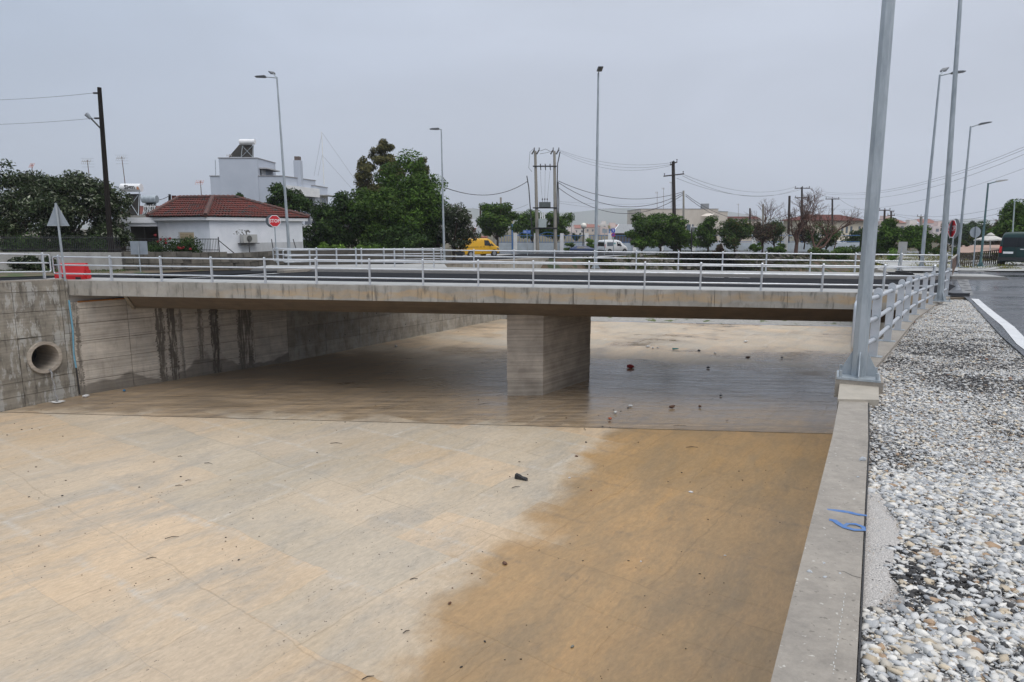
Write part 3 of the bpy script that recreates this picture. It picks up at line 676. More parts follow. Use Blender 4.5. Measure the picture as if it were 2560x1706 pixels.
v = [wp(s, z, .045) for s, z in sq] + [wp(s, z, .045) for s, z in ci]
mesh_obj('panel', v, [(i, (i+1) % ns, (i+1) % ns+ns, i+ns) for i in range(ns)], conc_wing, wing)
pipe = MB()
rings = [(.66, -1.6), (.66, .16), (.53, .16), (.53, -1.6)]
v = []; f = []
for r_, d in rings:
    for i in range(ns):
        t = 2*math.pi*i/ns; v.append(wp(ps+math.cos(t)*r_, pipe_c.z+math.sin(t)*r_, d))
for k in range(3):
    for i in range(ns): f.append((k*ns+i, k*ns+(i+1) % ns, (k+1)*ns+(i+1) % ns, (k+1)*ns+i))
dp = mesh_obj('drain_pipe', v, f, conc_pier, wing, smooth=False)
mesh_obj('pipe_dark_disc', [wp(ps+math.cos(2*math.pi*i/ns)*.6, pipe_c.z+math.sin(2*math.pi*i/ns)*.6, -1.5) for i in range(ns)], [tuple(range(ns))], blackm, wing)  # black disc painted for the darkness deep in the pipe
# the trickle of water from the pipe
waterm, t_, N_, b_ = node_mat('falling_water'); b_.inputs['Base Color'].default_value = (.75, .76, .78, 1); b_.inputs['Roughness'].default_value = .15; b_.inputs['Transmission Weight'].default_value = .75; b_.inputs['IOR'].default_value = 1.33
mb = MB(); pts = []
for i in range(9):
    t = i/8; zz = lerp(pipe_c.z-.52, ZF+.0, t**1.0); q = wa+wux*(ps+.1+.03*math.sin(i*2))+wun*(.16+.30*math.sqrt(t)); pts.append((q.x, q.y, zz))
mb.path(pts, [.045, .04, .03, .028, .03, .027, .03, .035, .05], 6)
q = Vector(pts[-1])
wt = mb.build('water_trickle', waterm, smooth=True); tag(wt, 'thin trickle of water falling from the drain pipe to the channel floor', 'water')
foam = M('foam', (.65, .65, .64), rough=.6)
v = []; k = 14
for i in range(k):
    t = 2*math.pi*i/k; v.append((q.x+math.cos(t)*.36*rnd.uniform(.6, 1.2), q.y+math.sin(t)*.22*rnd.uniform(.6, 1.2), ZF+.008))
tag(mesh_obj('splash_foam', v, [tuple(range(k))], foam), 'white splash of foam on the floor below the drain pipe', 'foam')
# abutment (under the bridge) and the bank wall beyond
abut_a, abut_b = Vector((-18.7, 28.7, 0)), Vector((-12.1, 36.3, 0)); aux = (abut_b-abut_a).normalized(); aun = Vector((aux.y, -aux.x, 0))
def ab_s(px):
    d = ray(px, 850); dd = Vector((d.x, d.y, 0)); t = abut_a.dot(aun)/dd.dot(aun); return (dd*t).dot(aux)
stk = []
for a, b_, am in ((391, 411, .8), (421, 441, .85), (449, 456, .5), (495, 508, .65), (527, 547, .85), (594, 631, .75), (188, 200, .7)):
    s0, s1 = ab_s(a), ab_s(b_); stk.append(((s0+s1)/2, abs(s1-s0)/2, am))
conc_abut = concrete('abutment_concrete', (.58, .53, .46), (.39, .35, .30), boards=.25, drip=.25, white=.2, streaks=stk, axis=(aux.x, aux.y), vary=.05)
abut = thing('abutment_wall', (-16, 31.8, ZF), 'pale board-marked abutment wall under the bridge with dark wet streaks', 'wall')
atop = lambda x, y: -.80
panel_wall(abut, abut_a, abut_b, atop, [0, .22, .45, .62, .81, 1], [0, .2, .4, .6, .78, .93, 1], conc_abut)
mb = MB(); p = abut_a+aun*.09-aux*.02
mb.path([(p.x, p.y, -.7), (p.x+aux.x*.05, p.y, -2.0), (p.x-.04, p.y, -3.0), (p.x, p.y, -3.6)], .035, 6).build('joint_strip', M('blue_foam', (.12, .32, .48), (.2, .4, .5), 5, .7), abut)
mb = MB(); mb.path([(p.x, p.y, -3.55), (p.x+.03, p.y, -4.75)], .03, 6).build('joint_strip', darkrub, abut)
bw = thing('bank_wall', (-4.9, 47.3, ZF), 'long panelled concrete wall of the left bank receding beyond the bridge', 'wall')
btop = lambda x, y: zL(x, y)-.02
pp = [(-12.1, 36.3), (-4.9, 47.3), (-1.0, 53.5), (3.2, 60.5)]
for (a, b), k in zip(zip(pp, pp[1:]), (5, 3, 3)):
    A, ux, un, Ln = panel_wall(bw, a, b, btop, [i/k for i in range(k+1)], [0, .2, .4, .6, .8, 1], conc_far)
    for i in range(k):
        for z in (-3.9, -2.9, -1.9):
            c = A+ux*(Ln*(i+.55))*(1/k)+un*.05; m = MB(); m.tube((c.x, c.y, z), (c.x+un.x*.012, c.y+un.y*.012, z), .035, n=8); m.build('tie_hole', blackm, bw)
rbw = thing('bank_wall', (20.5, 34, ZF), 'plain concrete channel wall of the right bank behind the bridge', 'wall')
for (a, b), k in zip((((24, 45), (20.5, 34)), ((27.4, 53.8), (24, 45)), ((20.5, 34), (CR[-1].x, CR[-1].y))), (4, 3, 4)):
    panel_wall(rbw, a, b, lambda x, y: zR(x, y)-.02, [i/k for i in range(k+1)], [0, .33, .66, 1], conc_far)
# coping strip over left walls
mb = MB()
for a, b in zip(pp, pp[1:]):
    A = Vector((a[0], a[1], 0)); B = Vector((b[0], b[1], 0)); ux = (B-A).normalized(); un = Vector((ux.y, -ux.x, 0))
    q = [A+un*.07, B+un*.07, B-un*.55, A-un*.55]; z = [btop(*a), btop(*b), btop(*b), btop(*a)]
    mb.prism([(x.x, x.y) for x in q], z, [zz+.14 for zz in z])
mb.build('coping', conc_cop, bw)
mb = MB()
A = Vector((-27, 13, 0)); B = abut_a; ux = (B-A).normalized(); un = Vector((ux.y, -ux.x, 0)); q = [A+un*.05, B+un*.05, B-un*.6, A-un*.6]
z = [.55, .14, .14, .55]; mb.prism([(x.x, x.y) for x in q], [zz+.002 for zz in z], [zz+.05 for zz in z]); mb.build('coping', conc_cop, wing)

# ------------------------------------------------------------------ bridge
br = thing('road_bridge', (0, N0, 0), 'flat concrete road bridge with one board-marked pier crossing the wide channel', 'bridge')
XL, XR = -20.3, 15.6
cutx = [XL, -18.9] + [-18.9 + 2.66*i for i in range(1, 13)] + [XR]
for i, (a, b) in enumerate(zip(cutx, cutx[1:])):
    m = MB(); g = .008
    q = [BP(a+g, 0), BP(b-g, 0), BP(b-g, .32), BP(a+g, .32)]
    m.prism([(x.x, x.y) for x in q], [x.z-.62 for x in q], [x.z-.001 for x in q]); m.build('fascia_block', conc_fas, br)
def bprism(name, x0, x1, prof, mat, parent=br):
    m = MB(); n = len(prof); xx0 = x0 if hasattr(x0, '__len__') else [x0]*n
    v = [BP(xx0[i], o, z) for i, (o, z) in enumerate(prof)] + [BP(x1, o, z) for o, z in prof]
    m.add(v, [tuple(range(n)), tuple(range(2*n-1, n-1, -1))] + [(i, i+n, (i+1) % n+n, (i+1) % n) for i in range(n)])
    return m.build(name, mat, parent)
W = 12.0
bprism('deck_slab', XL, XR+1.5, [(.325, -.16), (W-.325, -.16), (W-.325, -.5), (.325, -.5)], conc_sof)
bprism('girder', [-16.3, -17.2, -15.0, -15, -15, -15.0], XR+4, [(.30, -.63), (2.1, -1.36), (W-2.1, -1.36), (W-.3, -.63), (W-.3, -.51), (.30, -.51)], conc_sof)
ge = [BP(-16.3, .30, -.63), BP(-17.2, 2.1, -1.36), BP(-15.0, W-2.1, -1.36)]
lc = M('bare_concrete', (.36, .32, .26), (.28, .25, .2), 3, .8)
m = MB(); m.path([ge[0]+Vector((-.06, 0, .02)), ge[1]+Vector((-.06, -.02, -.02))], .09, 4); m.build('girder_end_lip', lc, br)
m = MB(); m.path([ge[1]+Vector((-.06, -.02, -.02)), BP(-14.6, 4.6, -1.385)], .09, 4); m.build('girder_end_lip', lc, br)
bprism('walkway', XL, XR+.2, [(.325, -.159), (1.75, -.159), (1.75, -.001), (.325, -.001)], conc_walk)
bprism('far_walkway', -15.5, XR+8, [(10.1, -.159), (W, -.159), (W, .05), (10.1, .04)], conc_walk)
dk = M('wet_shaded_kerb', (.045, .04, .035), (.02, .018, .016), 4, .5)  # wet kerb face; its shadow is also painted into the near-black colour
bprism('kerb', -15.5, XR+8, [(9.55, -.139), (10.098, -.139), (10.098, .015), (9.95, -.01)], dk)
bprism('far_fascia', -15.5, XR+1.5, [(W-.32, -.62), (W+.004, -.62), (W+.004, -.165), (W-.32, -.165)], conc_fas)
q = [abut_a-aux*.2, abut_a+aux*14, abut_a+aux*14-aun*3, abut_a-aux*.2-aun*3]; MB().prism([(x.x, x.y) for x in [p-aun*.05 for p in q]], -.95, -.505).build('bearing_ledge', M('ledge_concrete', (.36, .34, .31), (.28, .26, .24), 2, .8), abut)
orange = M('rust_line', (.42, .17, .04), (.25, .11, .04), 9, .8)
p0 = abut_a+aun*.05; mb = MB(); mb.box((0, 0, 0), (0, 0, 0)); mb = MB()
q0 = p0+aux*.3; q1 = p0+aux*3.1; mb.tube((q0.x, q0.y, -.80), (q1.x, q1.y, -.80), .035, n=6); mb.build('bearing_strip', orange, br)
# pier in lifts
PF = G(1357, 987, ZF); PBk = G(1474, 947, ZF); PL = G(1268, 988, ZF)
pu = (PBk-PF); pu.z = 0
pts = [PL, PF, PF+pu, PL+pu]
zs = [ZF-.1, -4.15, -3.35, -2.65, -1.95, -1.32]
for i, (a, b) in enumerate(zip(zs, zs[1:])):
    half = (0, .5, 1)
    e = rnd.uniform(-.006, .006); cx = sum(p.x for p in pts)/4; cy = sum(p.y for p in pts)/4
    q = [((p.x-cx)*(1+e)+cx, (p.y-cy)*(1+e)+cy) for p in pts]
    m = MB(); m.prism(q, a+.004, b-.004); m.build('pier_lift', conc_pier, br)
m = MB(); m.prism([((p.x-cx)*.985+cx, (p.y-cy)*.985+cy) for p in pts], ZF, -1.37); m.build('pier_core', conc_sof, br)

# ------------------------------------------------------------------ railings
def post_mesh(w_=.06, d_=.10, h=1.06):
    prof = [(-d_/2, 0), (d_/2, 0)] + [(math.cos(t)*d_/2, h-d_/2+math.sin(t)*d_/2) for t in [math.pi*i/8 for i in range(9)]]
    return MB().ext(prof, (-w_/2, 0, 0), (0, 1, 0), (0, 0, 1), (1, 0, 0), w_)
proto = {}
def railing(name, pts, label, levels=(.97, .63, .27), r=.032, ends=(False, False), plates=False, h=1.06, group=None, loop=.28, pd=.10):
    root = thing(name, pts[0], label, 'railing', group)
    key = (h, plates, pd)
    for i, p in enumerate(pts):
        a = pts[max(i-1, 0)]; b = pts[min(i+1, len(pts)-1)]; ang = math.atan2(b.y-a.y, b.x-a.x)
        if key not in proto:
            o = post_mesh(d_=pd, h=h).build('post', rail_m, root, world=False); proto[key] = o
        else:
            o = proto[key].copy(); col.objects.link(o); o.parent = root
        o.location = p - pts[0]; o.rotation_euler = (0, 0, ang)
        if plates:
            if 'pl' not in proto: pl = MB().box((0, 0, .008), (.16, .26, .016)).build('base_plate', galv, o, world=False); proto['pl'] = pl
            else: pl = proto['pl'].copy(); col.objects.link(pl); pl.parent = o
            pl.location = (0, 0, 0)
    d0 = (pts[0]-pts[1]).normalized(); d1 = (pts[-1]-pts[-2]).normalized()
    for j, lv in enumerate(levels):
        up = Vector((0, 0, lv*h/1.06)); q = [p+up for p in pts]
        ext0 = loop-.06 if ends[0] else 0; ext1 = loop-.06 if ends[1] else 0
        q = [q[0]+d0*ext0] + q + [q[-1]+d1*ext1] if (ends[0] or ends[1]) else q
        MB().path(q, r, 8).build('rail', rail_m, root, smooth=True)
    hi, lo = levels[0]*h/1.06, levels[-1]*h/1.06
    for e, d, p in ((ends[0], d0, pts[0]), (ends[1], d1, pts[-1])):
        if e:
            z = Vector((0, 0, 1)); q = [p+z*hi+d*(loop-.08), p+z*(hi-.02)+d*(loop-.02), p+z*(hi-.08)+d*loop, p+z*(lo+.08)+d*loop, p+z*(lo+.02)+d*(loop-.02), p+z*lo+d*(loop-.08)]
            MB().path(q, r, 8).build('end_loop', rail_m, root, smooth=True)
    if plates:
        for p in pts:
            for lv in levels:
                a = p+Vector((0, 0, lv)); d = (pts[1]-pts[0]).normalized(); MB().tube(a-d*.045, a+d*.045, r*1.35, n=10).build('collar', galv, root)
    return root
def bpx(px, off):  # bridge x at which offset line shows at pixel column
    X = 0.0
    for _ in range(25):
        p = BP(X, off); zc = p.y*math.cos(TH) + (2.3-p.z)*math.sin(TH); X += ((px-1280)/F*zc - p.x)*.8
    return X
near = [BP(bpx(px, .22), .22) for px in (152, 280, 405, 531, 664, 792, 925, 1058, 1196, 1333, 1472, 1611, 1750, 1902, 2054, 2207, 2330)]
railing('bridge_railing', near, 'silver pipe railing along the near edge of the bridge deck', ends=(True, False))
far = [BP(bpx(px, 11.75), 11.75, .05) for px in (696, 793, 891, 987, 1085, 1185, 1285, 1386, 1486, 1590, 1695, 1805, 1914, 2024, 2136, 2250, 2363)]
railing('bridge_railing', far, 'silver pipe railing along the far edge of the bridge deck', ends=(True, True))
# wing wall railing at far left
wl0 = Vector((-27, 13, 0)); wr = []
uu = (abut_a-wl0).normalized(); un = Vector((uu.y, -uu.x, 0)); tot = (abut_a-wl0).length
for i in range(6):
    p = wl0+uu*(tot-.75-i*2.3)-un*.2; p.z = wing_top(p.x, p.y)+.05; wr.append(p)
railing('wing_wall_railing', wr, 'short silver pipe railing on the wing wall at the left edge', ends=(True, False))
# left bank railing
q0 = Gf(704, 664, zL); lbp = []
q0 = Vector((-13.3, 40.8, 0)); q1 = Vector((-4.9, 47.6, 0))
for i, px in enumerate((704, 775, 842, 904, 960, 1011, 1057, 1103)):
    t = i/7; X = None
    a = (px-1280)/F
    # intersection with the line q0-q1
    lo, hi = 0., 1.2
    for _ in range(40):
        m_ = (lo+hi)/2; c = q0.lerp(q1, m_)
        if c.x/(c.y*math.cos(TH)+2.3*math.sin(TH)) < a: lo = m_
        else: hi = m_
    c = q0.lerp(q1, lo); c.z = zL(c.x, c.y)+.12; lbp.append(c)
railing('left_bank_railing', lbp, 'silver pipe railing on the left bank between the two lamp posts', ends=(True, True), pd=.12)
# right bank railing: posts with base plates and collars
rp = [Gf(*p, zcop) for p in ((2152, 921), (2185, 893), (2218, 853.5), (2247, 827), (2270, 800), (2290, 785), (2315, 772), (2336, 760), (2352, 748), (2368, 738), (2381, 729))]
for i, p in enumerate(rp):
    if i > 7: p.z = zcop(0, p.y)
# even out the walk-away using interpolation along the wall centre line
cl = [(a+b)/2 for a, b in zip(CL, CR)]; cltab = [(p.x, p.y) for p in cl]
ys = [10.35 + i*1.88 for i in range(9)]
rp = [Vector((4.73, 9.22, zcop(0, 9.2)))] + [Vector((interp(cltab, y)-.02, y, zcop(0, y))) for y in ys]
railing('bank_railing', rp, 'silver railing with rounded posts on the right bank coping beside the gravel', ends=(True, True), plates=True, levels=(.93, .60, .27), r=.034, pd=.12)

# ------------------------------------------------------------------ street lamps
def lamp(base, top, label, r0=.085, r1=.045, heads=(), mat=galv, big=False, n=12, group='street lamps along the channel', hm=None, rot=0.):
    root = thing('street_lamp', base, label, 'street lamp', group)
    b = Vector(base); t = Vector(top)
    MB().tube(b+Vector((0, 0, .02)), t, r0, r1, n=8 if big else n).build('pole', mat, root)
    MB().box(b+Vector((0, 0, .012)), (.46, .46, .024), rot).build('base_plate', mat, root)
    for k in range(4):
        a = k*math.pi/2+rot; d = Vector((math.cos(a), math.sin(a), 0)); s = Vector((-d.y, d.x, 0))
        MB().ext([(r0*.8, 0.024), (.21, .024), (.21, .05), (r0*.9, .32)], b-s*.006, d, (0, 0, 1), s, .012).build('stiffener', mat, root)
        a += math.pi/4; p = b+Vector((math.cos(a), math.sin(a), 0))*.27
        if big:
            MB().tube(p+Vector((0, 0, .02)), p+Vector((0, 0, .1)), .018, n=6).build('bolt', mat, root)
    for (dx, dy, ln, rise) in heads:
        d = Vector((dx, dy, 0)).normalized(); e = t+d*ln+Vector((0, 0, rise))
        MB().tube(t-Vector((0, 0, .05)), e, .035, .03, n=8).build('arm', mat, root)
        m = MB(); s = Vector((-d.y, d.x, 0)); z = Vector((0, 0, 1)); dz = (d*ln+z*rise).normalized()
        m.ext([(0, -.02), (.1, -.05), (.62, -.04), (.66, 0), (.5, .04), (.08, .07), (0, .03)], e-s*.13, dz, z, s, .26)
        m.build('lamp_head', hm or M('lamp_head', (.10, .11, .12), rough=.4), root)
    return root
def vtop(base, px, py): return P(px, py, base.y)
pl_c = Vector((interp(cltab, 7.95), 7.95, 0)); pl_c.z = zcop(0, 7.95)+.11
gap = Gf(2183, 926, zcop)
pdir = (CR[4]-CR[3]); pang = math.atan2(pdir.y, pdir.x)
pb = thing('lamp_plinth', (pl_c.x, pl_c.y, pl_c.z-.1), 'raised concrete plinth on the coping under the nearest lamp post', 'plinth')
MB().box((pl_c.x+.02, pl_c.y+.02, pl_c.z-.11), (.50, .50, .22), R(-26)).build('block', conc_cop, pb)
q = [G(2094, 1004, .47), G(2197, 1006, .47), G(2196, 965, .46), G(2099, 965, .46)]; MB().prism([(p.x, p.y) for p in q], .2, zcop(0, 7.3)+.035).build('step_block', M('fresh_concrete', (.42, .38, .32), (.34, .31, .26), 4, .7, bump=.2), pb)
lt = P(2222, 0, pl_c.y); dirv = (lt-pl_c).normalized()
lamp(pl_c, pl_c+dirv*10.6, 'tall galvanised lamp post nearest the camera on a concrete plinth', .085, .045, heads=((1, .2, 1.2, .1),), big=True, rot=R(-26))
b = Vector((interp(cltab, 22.2)-.05, 22.2, -.12)); t2 = P(2401, 0, 22.2); dv = (t2-b).normalized(); b = P(2350, 753, 22.2)
lamp(b, b+(P(2401, 0, 22.2)-b).normalized()*10.8, 'second tall lamp post at the bend of the right bank railing', .10, .05, heads=((1, .2, 1.2, .1),), big=True)
b = Vector((*XY(725, 43.0), zL(0, 43)+.13)); b = P(725, 657, 43); t = P(692, 193, 43)
lamp(b, t, 'double-headed lamp post beside the STOP sign in front of the cottage', .10, .045, heads=((-1, -.1, .62, .0), (-.55, .8, .7, .30)), hm=M('lamp_head_dark', (.05, .055, .06), rough=.4))
b = P(1111, 659, 47.3); t = P(1103, 323, 47.3)
lamp(b, t, 'single-armed lamp post in front of the dark trees left of the yellow van', .085, .04, heads=((-1, -.1, .12, 0),))
b = P(1489, 671, 38.6); t = P(1496, 183, 38.6)
lamp(b, t, 'lamp post on the far bridge walkway with its head pointing away, in mid picture', .10, .05, heads=((.02, -1, .25, .04),))
b = P(2303, 672, 36.5); t = P(2350, 187, 36.5)
lamp(b, t, 'double-headed lamp post behind the far bridge railing at right', .10, .045, heads=((1, -.2, .5, .05), (.7, .7, .45, .22)))
b = P(2393, 668, 41); t = P(2427, 316, 41)
lamp(b, t, 'single-armed lamp post at the road kerb right of the STOP sign', .085, .045, heads=((1, -.2, .4, .08),))
teal = M('teal_lamp_paint', (.10, .19, .20), (.05, .09, .10), 3, .6)
b = P(2451, 666, 44); t = P(2471, 458, 44)
lamp(b, t, 'old peeling teal lamp post with one arm before the green van', .075, .05, heads=((1, -.1, .45, .08),), mat=teal, hm=M('old_head', (.4, .4, .38), rough=.6))
b = P(2528, 640, 62); t = P(2537, 502, 62)
lamp(b, t, 'thin pale lamp post behind the green van at the right edge', .07, .05, heads=((1, -.1, .6, .06),), mat=M('pale_teal_paint', (.30, .36, .37), rough=.6))

# ------------------------------------------------------------------ utility poles and wires
def cross(root, c, half, ang, mat, sz=.12):
    MB().box(c, (half*2, sz, sz), ang).build('crossarm', mat, root)
def insul(root, p, mat=None, h=.28):
    p = Vector(p); m = MB(); m.tube(p, p+Vector((0, 0, h)), .03, .03, 6); m.tube(p+Vector((0, 0, h*.6)), p+Vector((0, 0, h)), .09, .06, 8); m.build('insulator', blackm, root)
def wire(a, b, sag, label, r=.02, n=16, mat=None, group='overhead wires'):
    a = Vector(a); b = Vector(b); q = [a.lerp(b, i/n) - Vector((0, 0, 4*sag*(i/n)*(1-i/n))) for i in range(n+1)]
    o = MB().path(q, r, 4).build('overhead_wire', mat or M('wire', (.06, .06, .065), rough=.6)); return tag(o, label, 'wire', group)
greywire = M('thin_grey_wire', (.20, .21, .23), rough=.5)
# big tarred pole, left
b = P(281, 672, 40); t = P(248, 219, 40)
r_ = thing('utility_pole', b, 'leaning black tarred wooden pole with a small street light, far left', 'utility pole')
MB().tube(b, t, .17, .11, n=12).build('pole', wood_pole, r_)
a0 = P(252, 322, 40); a1 = P(225, 294, 40); MB().tube(a0, a1, .045, n=6).build('bracket_arm', blackm, r_)
m = MB(); m.tube(P(227, 297, 39.9), P(215, 285, 39.8), .09, .13, 8); m.build('light_head', greys, r_); MB().tube(P(217, 287, 39.8), P(217, 283, 39.8), .07, .05, 8).build('photocell', blackm, r_)
for py, px in ((233, 241), (296, 244)): MB().tube(P(px-8, py, 40), P(px+6, py, 40), .05, n=6).build('insulator', blackm, r_)
wire(P(233, 233, 40), P(-260, 246, 46), .25, 'upper thin wire running left from the black tarred pole', .012, mat=greywire)
wire(P(236, 296, 40), P(-260, 310, 46), .2, 'lower thin wire running left from the black tarred pole', .012, mat=greywire)
# twin concrete poles with transformer
TY = 92
p1b, p1t, p2b, p2t = P(1344, 626, TY), P(1338, 378, TY), P(1389, 626, TY), P(1386, 378, TY)
r_ = thing('transformer_station', (p1b+p2b)/2, 'pair of concrete poles carrying a transformer and a pale cabinet', 'transformer')
MB().tube(p1b, p1t, .26, .17, 10).build('pole', conc_pole, r_); MB().tube(p2b, p2t, .26, .17, 10).build('pole', conc_pole, r_)
for y in (416, 520, 571):
    a, b = P(1332, y, TY-.25), P(1392, y, TY-.25); MB().tube(a, b, .09, n=6).build('crossbar', blackm, r_)
for px in (1332, 1344, 1379, 1393):
    a, b = P(px-2, 385, TY-.3), P(px+4, 375, TY+.3); MB().tube(a, b, .10, n=6).build('arm', blackm, r_); insul(r_, P(px+4, 375, TY))
a = P(1362, 512, TY); MB().box(a, (1.5, .8, .65)).build('transformer_tank', M('tank_grey', (.10, .12, .12), (.07, .08, .08), 3, .6), r_)
for px in (1356, 1362, 1368): insul(r_, P(px, 506, TY-.2), h=.5)
a = P(1356, 558, TY-.4); MB().box(a, (1.05, .4, 1.15)).build('cabinet', M('cabinet_grey', (.42, .47, .47), (.35, .4, .4), 2, .6), r_)
for px in (1351, 1356, 1361): MB().tube(P(px, 547, TY-.35), P(px, 532, TY-.35), .07, n=6).build('conduit', whitep, r_)
for px in (1351, 1363, 1375): MB().tube(P(px, 410, TY-.3), P(px+1, 426, TY-.3), .06, n=6).build('fuse', blackm, r_)
for q in (((1317, 440), (1322, 470), (1327, 540), (1333, 600)), ((1400, 380), (1394, 410), (1393, 470), (1393, 560), (1391, 610)), ((1395, 455), (1397, 500), (1396, 560))):
    MB().path([P(x, y, TY-.1) for x, y in q], .07, 5).build('cable', blackm, r_)
for q in (((1351, 428), (1353, 470), (1356, 500)), ((1363, 428), (1362, 500)), ((1375, 428), (1371, 470), (1368, 502))):
    MB().path([P(x, y, TY-.2) for x, y in q], .022, 4).build('jumper', greywire, r_)
for q in (((1335, 372), (1325, 380), (1322, 420), (1330, 430)), ((1350, 385), (1368, 382), (1385, 376)), ((1350, 378), (1364, 373), (1374, 378))):
    MB().path([P(x, y, TY) for x, y in q], .03, 4).build('jumper', blackm, r_)
def tpole(px, pyt, pyb, Y, label, arms=(), r0=.17, r1=.11, mat=brown_pole, lean=0, group='wooden poles on the far bank'):
    b = P(px+lean, pyb, Y); t = P(px, pyt, Y); r_ = thing('utility_pole', b, label, 'utility pole', group)
    MB().tube(b, t, r0, r1, 8).build('pole', mat, r_)
    for (py, l, rr, dy) in arms:
        a, c = P(px-l, py+dy, Y-.2), P(px+rr, py-dy, Y-.2); MB().tube(a, c, .10, n=4).build('crossarm', mat, r_)
        for k in (0.04, .5, .96): insul(r_, a.lerp(c, k)+Vector((0, 0, .05)))
    return r_
tpole(1683, 404, 628, 86, 'thick brown wooden pole with a broad crossarm rising behind the round tree', ((438, 24, 27, 3), (409, 8, 10, 4)), .26, .20, mat=M('dark_wood', (.04, .028, .024), (.025, .02, .018), 3, .8), lean=4)
tpole(1709, 477, 610, 100, 'slim grey concrete pole right of the thick brown pole', (), .18, .13, mat=conc_pole)
tpole(2005, 468, 620, 118, 'brown pole with two crossarms above the bare tree', ((471, 18, 20, 0), (495, 18, 18, 0)), .22, .16, mat=MATS['dark_wood'])
tpole(1974, 490, 630, 108, 'plain dark pole without arms left of the bare tree', (), .22, .18, mat=MATS['dark_wood'], lean=-4)
tpole(2081, 497, 620, 126, 'brown pole with one thin crossarm right of the bare tree', ((498, 17, 17, 0),), .2, .15, mat=MATS['dark_wood'])
tpole(1908, 511, 612, 130, 'short pale pole among the reddish trees', (), .25, .2, mat=conc_pole)
tpole(1875, 521, 560, 150, 'short dark pole top over the round green trees', (), .22, .18)
tpole(2212, 524, 640, 110, 'brown pole with a crossarm just right of the nearest lamp post', ((526, 14, 14, 0),), .2, .15, lean=-4)
tpole(2228, 528, 600, 130, 'thin far pole with two short arms right of the brown pole', ((530, 3, 7, 0), (539, 9, 9, 0)), .2, .15)
tpole(2303, 541, 600, 120, 'short concrete pole with small arms over the green bushes', ((542, 10, 9, 0),), .26, .22, mat=conc_pole)
tpole(1252, 494, 560, 130, 'thin grey pole top behind the round tree right of the van', (), .2, .18, mat=conc_pole)
tpole(1201, 515, 612, 100, 'dark pole with a small bracket left of the round tree', (), .14, .12)
tpole(424, 486, 540, 62, 'short black pole behind the cottage roof', (), .13, .11, mat=wood_pole)
TW = TY
wires = [
 ((1320, 453, TW), (1114, 470, 70), 1.2, 'cable from the transformer poles to the lamp by the dark trees', .045),
 ((1396, 453, TW), (1708, 480, 100), 1.6, 'upper thick cable from the transformer poles to the grey pole', .045),
 ((1396, 457, TW), (1708, 483, 100), 2.5, 'middle thick cable from the transformer poles to the grey pole', .045),
 ((1396, 470, TW), (1708, 487, 100), 3.0, 'lower thick cable from the transformer poles to the grey pole', .045),
 ((1393, 373, TW), (1672, 408, 86), .9, 'upper fine wire from the transformer poles to the thick brown pole', .02),
 ((1395, 376, TW), (1674, 412, 86), 1.1, 'second fine wire from the transformer poles to the thick brown pole', .02),
 ((1397, 380, TW), (1674, 415, 86), 1.3, 'third fine wire from the transformer poles to the thick brown pole', .02),
 ((1710, 437, 86), (1988, 468, 118), 1.4, 'upper fine wire from the thick brown pole to the pole with two crossarms', .024),
 ((1706, 440, 86), (2005, 468, 118), 2.0, 'middle fine wire from the thick brown pole to the pole with two crossarms', .024),
 ((1692, 446, 86), (2020, 468, 118), 1.8, 'lower fine wire from the thick brown pole to the pole with two crossarms', .024),
 ((1714, 486, 100), (1975, 535, 108), 2.2, 'upper cable from the grey pole down to the plain dark pole', .04),
 ((1714, 490, 100), (1880, 548, 150), 1.6, 'lower cable from the grey pole running down behind the green trees', .04),
 ((2022, 468, 118), (2098, 497, 126), .5, 'wire between the two poles above the bare tree', .025),
 ((2098, 497, 126), (2200, 525, 110), .8, 'wire from the right crossarm pole to the pole behind the nearest lamp', .025),
 ((1975, 535, 108), (2212, 548, 110), .8, 'cable running level across the bare tree', .035),
 ((2060, 480, 220), (2620, 342, 120), 3.5, 'upper of three faint wires rising to the right edge', .03),
 ((2060, 484, 220), (2620, 349, 120), 3.5, 'middle of three faint wires rising to the right edge', .03),
 ((2060, 490, 220), (2620, 360, 120), 4.0, 'lower of three faint wires rising to the right edge', .03),
 ((2060, 520, 200), (2620, 398, 110), 3.0, 'single faint wire below the three rising to the right', .025),
 ((2230, 534, 130), (2620, 487, 90), 1.5, 'wire from the far thin pole to the right edge', .025),
 ((2230, 536, 130), (2620, 497, 90), 2.0, 'lower wire from the far thin pole to the right edge', .025),
 ((2303, 545, 120), (2620, 530, 110), 1.0, 'wire from the short concrete pole to the right edge', .025),
 ((2215, 540, 110), (2303, 545, 120), .6, 'wire joining the brown pole and the short concrete pole', .025),
 ((1397, 504, TW), (1708, 500, 140), .6, 'faint straight wire over the white van', .018),
 ((1397, 508, TW), (1700, 512, 140), .9, 'second faint wire over the white van', .018),
 ((1320, 511, TW), (1180, 520, 100), .8, 'faint wire left of the transformer poles', .018),
 ((353, 491, 55), (424, 489, 62), .35, 'black cable from the solar heater to the short black pole', .03),
]
for a, b, s, lab, rr in wires: wire(P(*a), P(*b), s, lab, rr, mat=greywire if rr < .03 else None)

# mast with guys
mb_ = P(810, 462, 95); mt = P(804, 330, 95); r_ = thing('guyed_mast', mb_, 'thin white guyed mast behind the white house', 'mast')
MB().tube(mb_, mt, .09, .06, 6).build('mast_pole', whitep, r_)
for (y, px2, py2) in ((332, 785, 440), (332, 905, 475), (388, 795, 440), (388, 885, 478)): MB().tube(P(805, y, 95), P(px2, py2, 95), .016, n=4).build('guy_wire', greywire, r_)
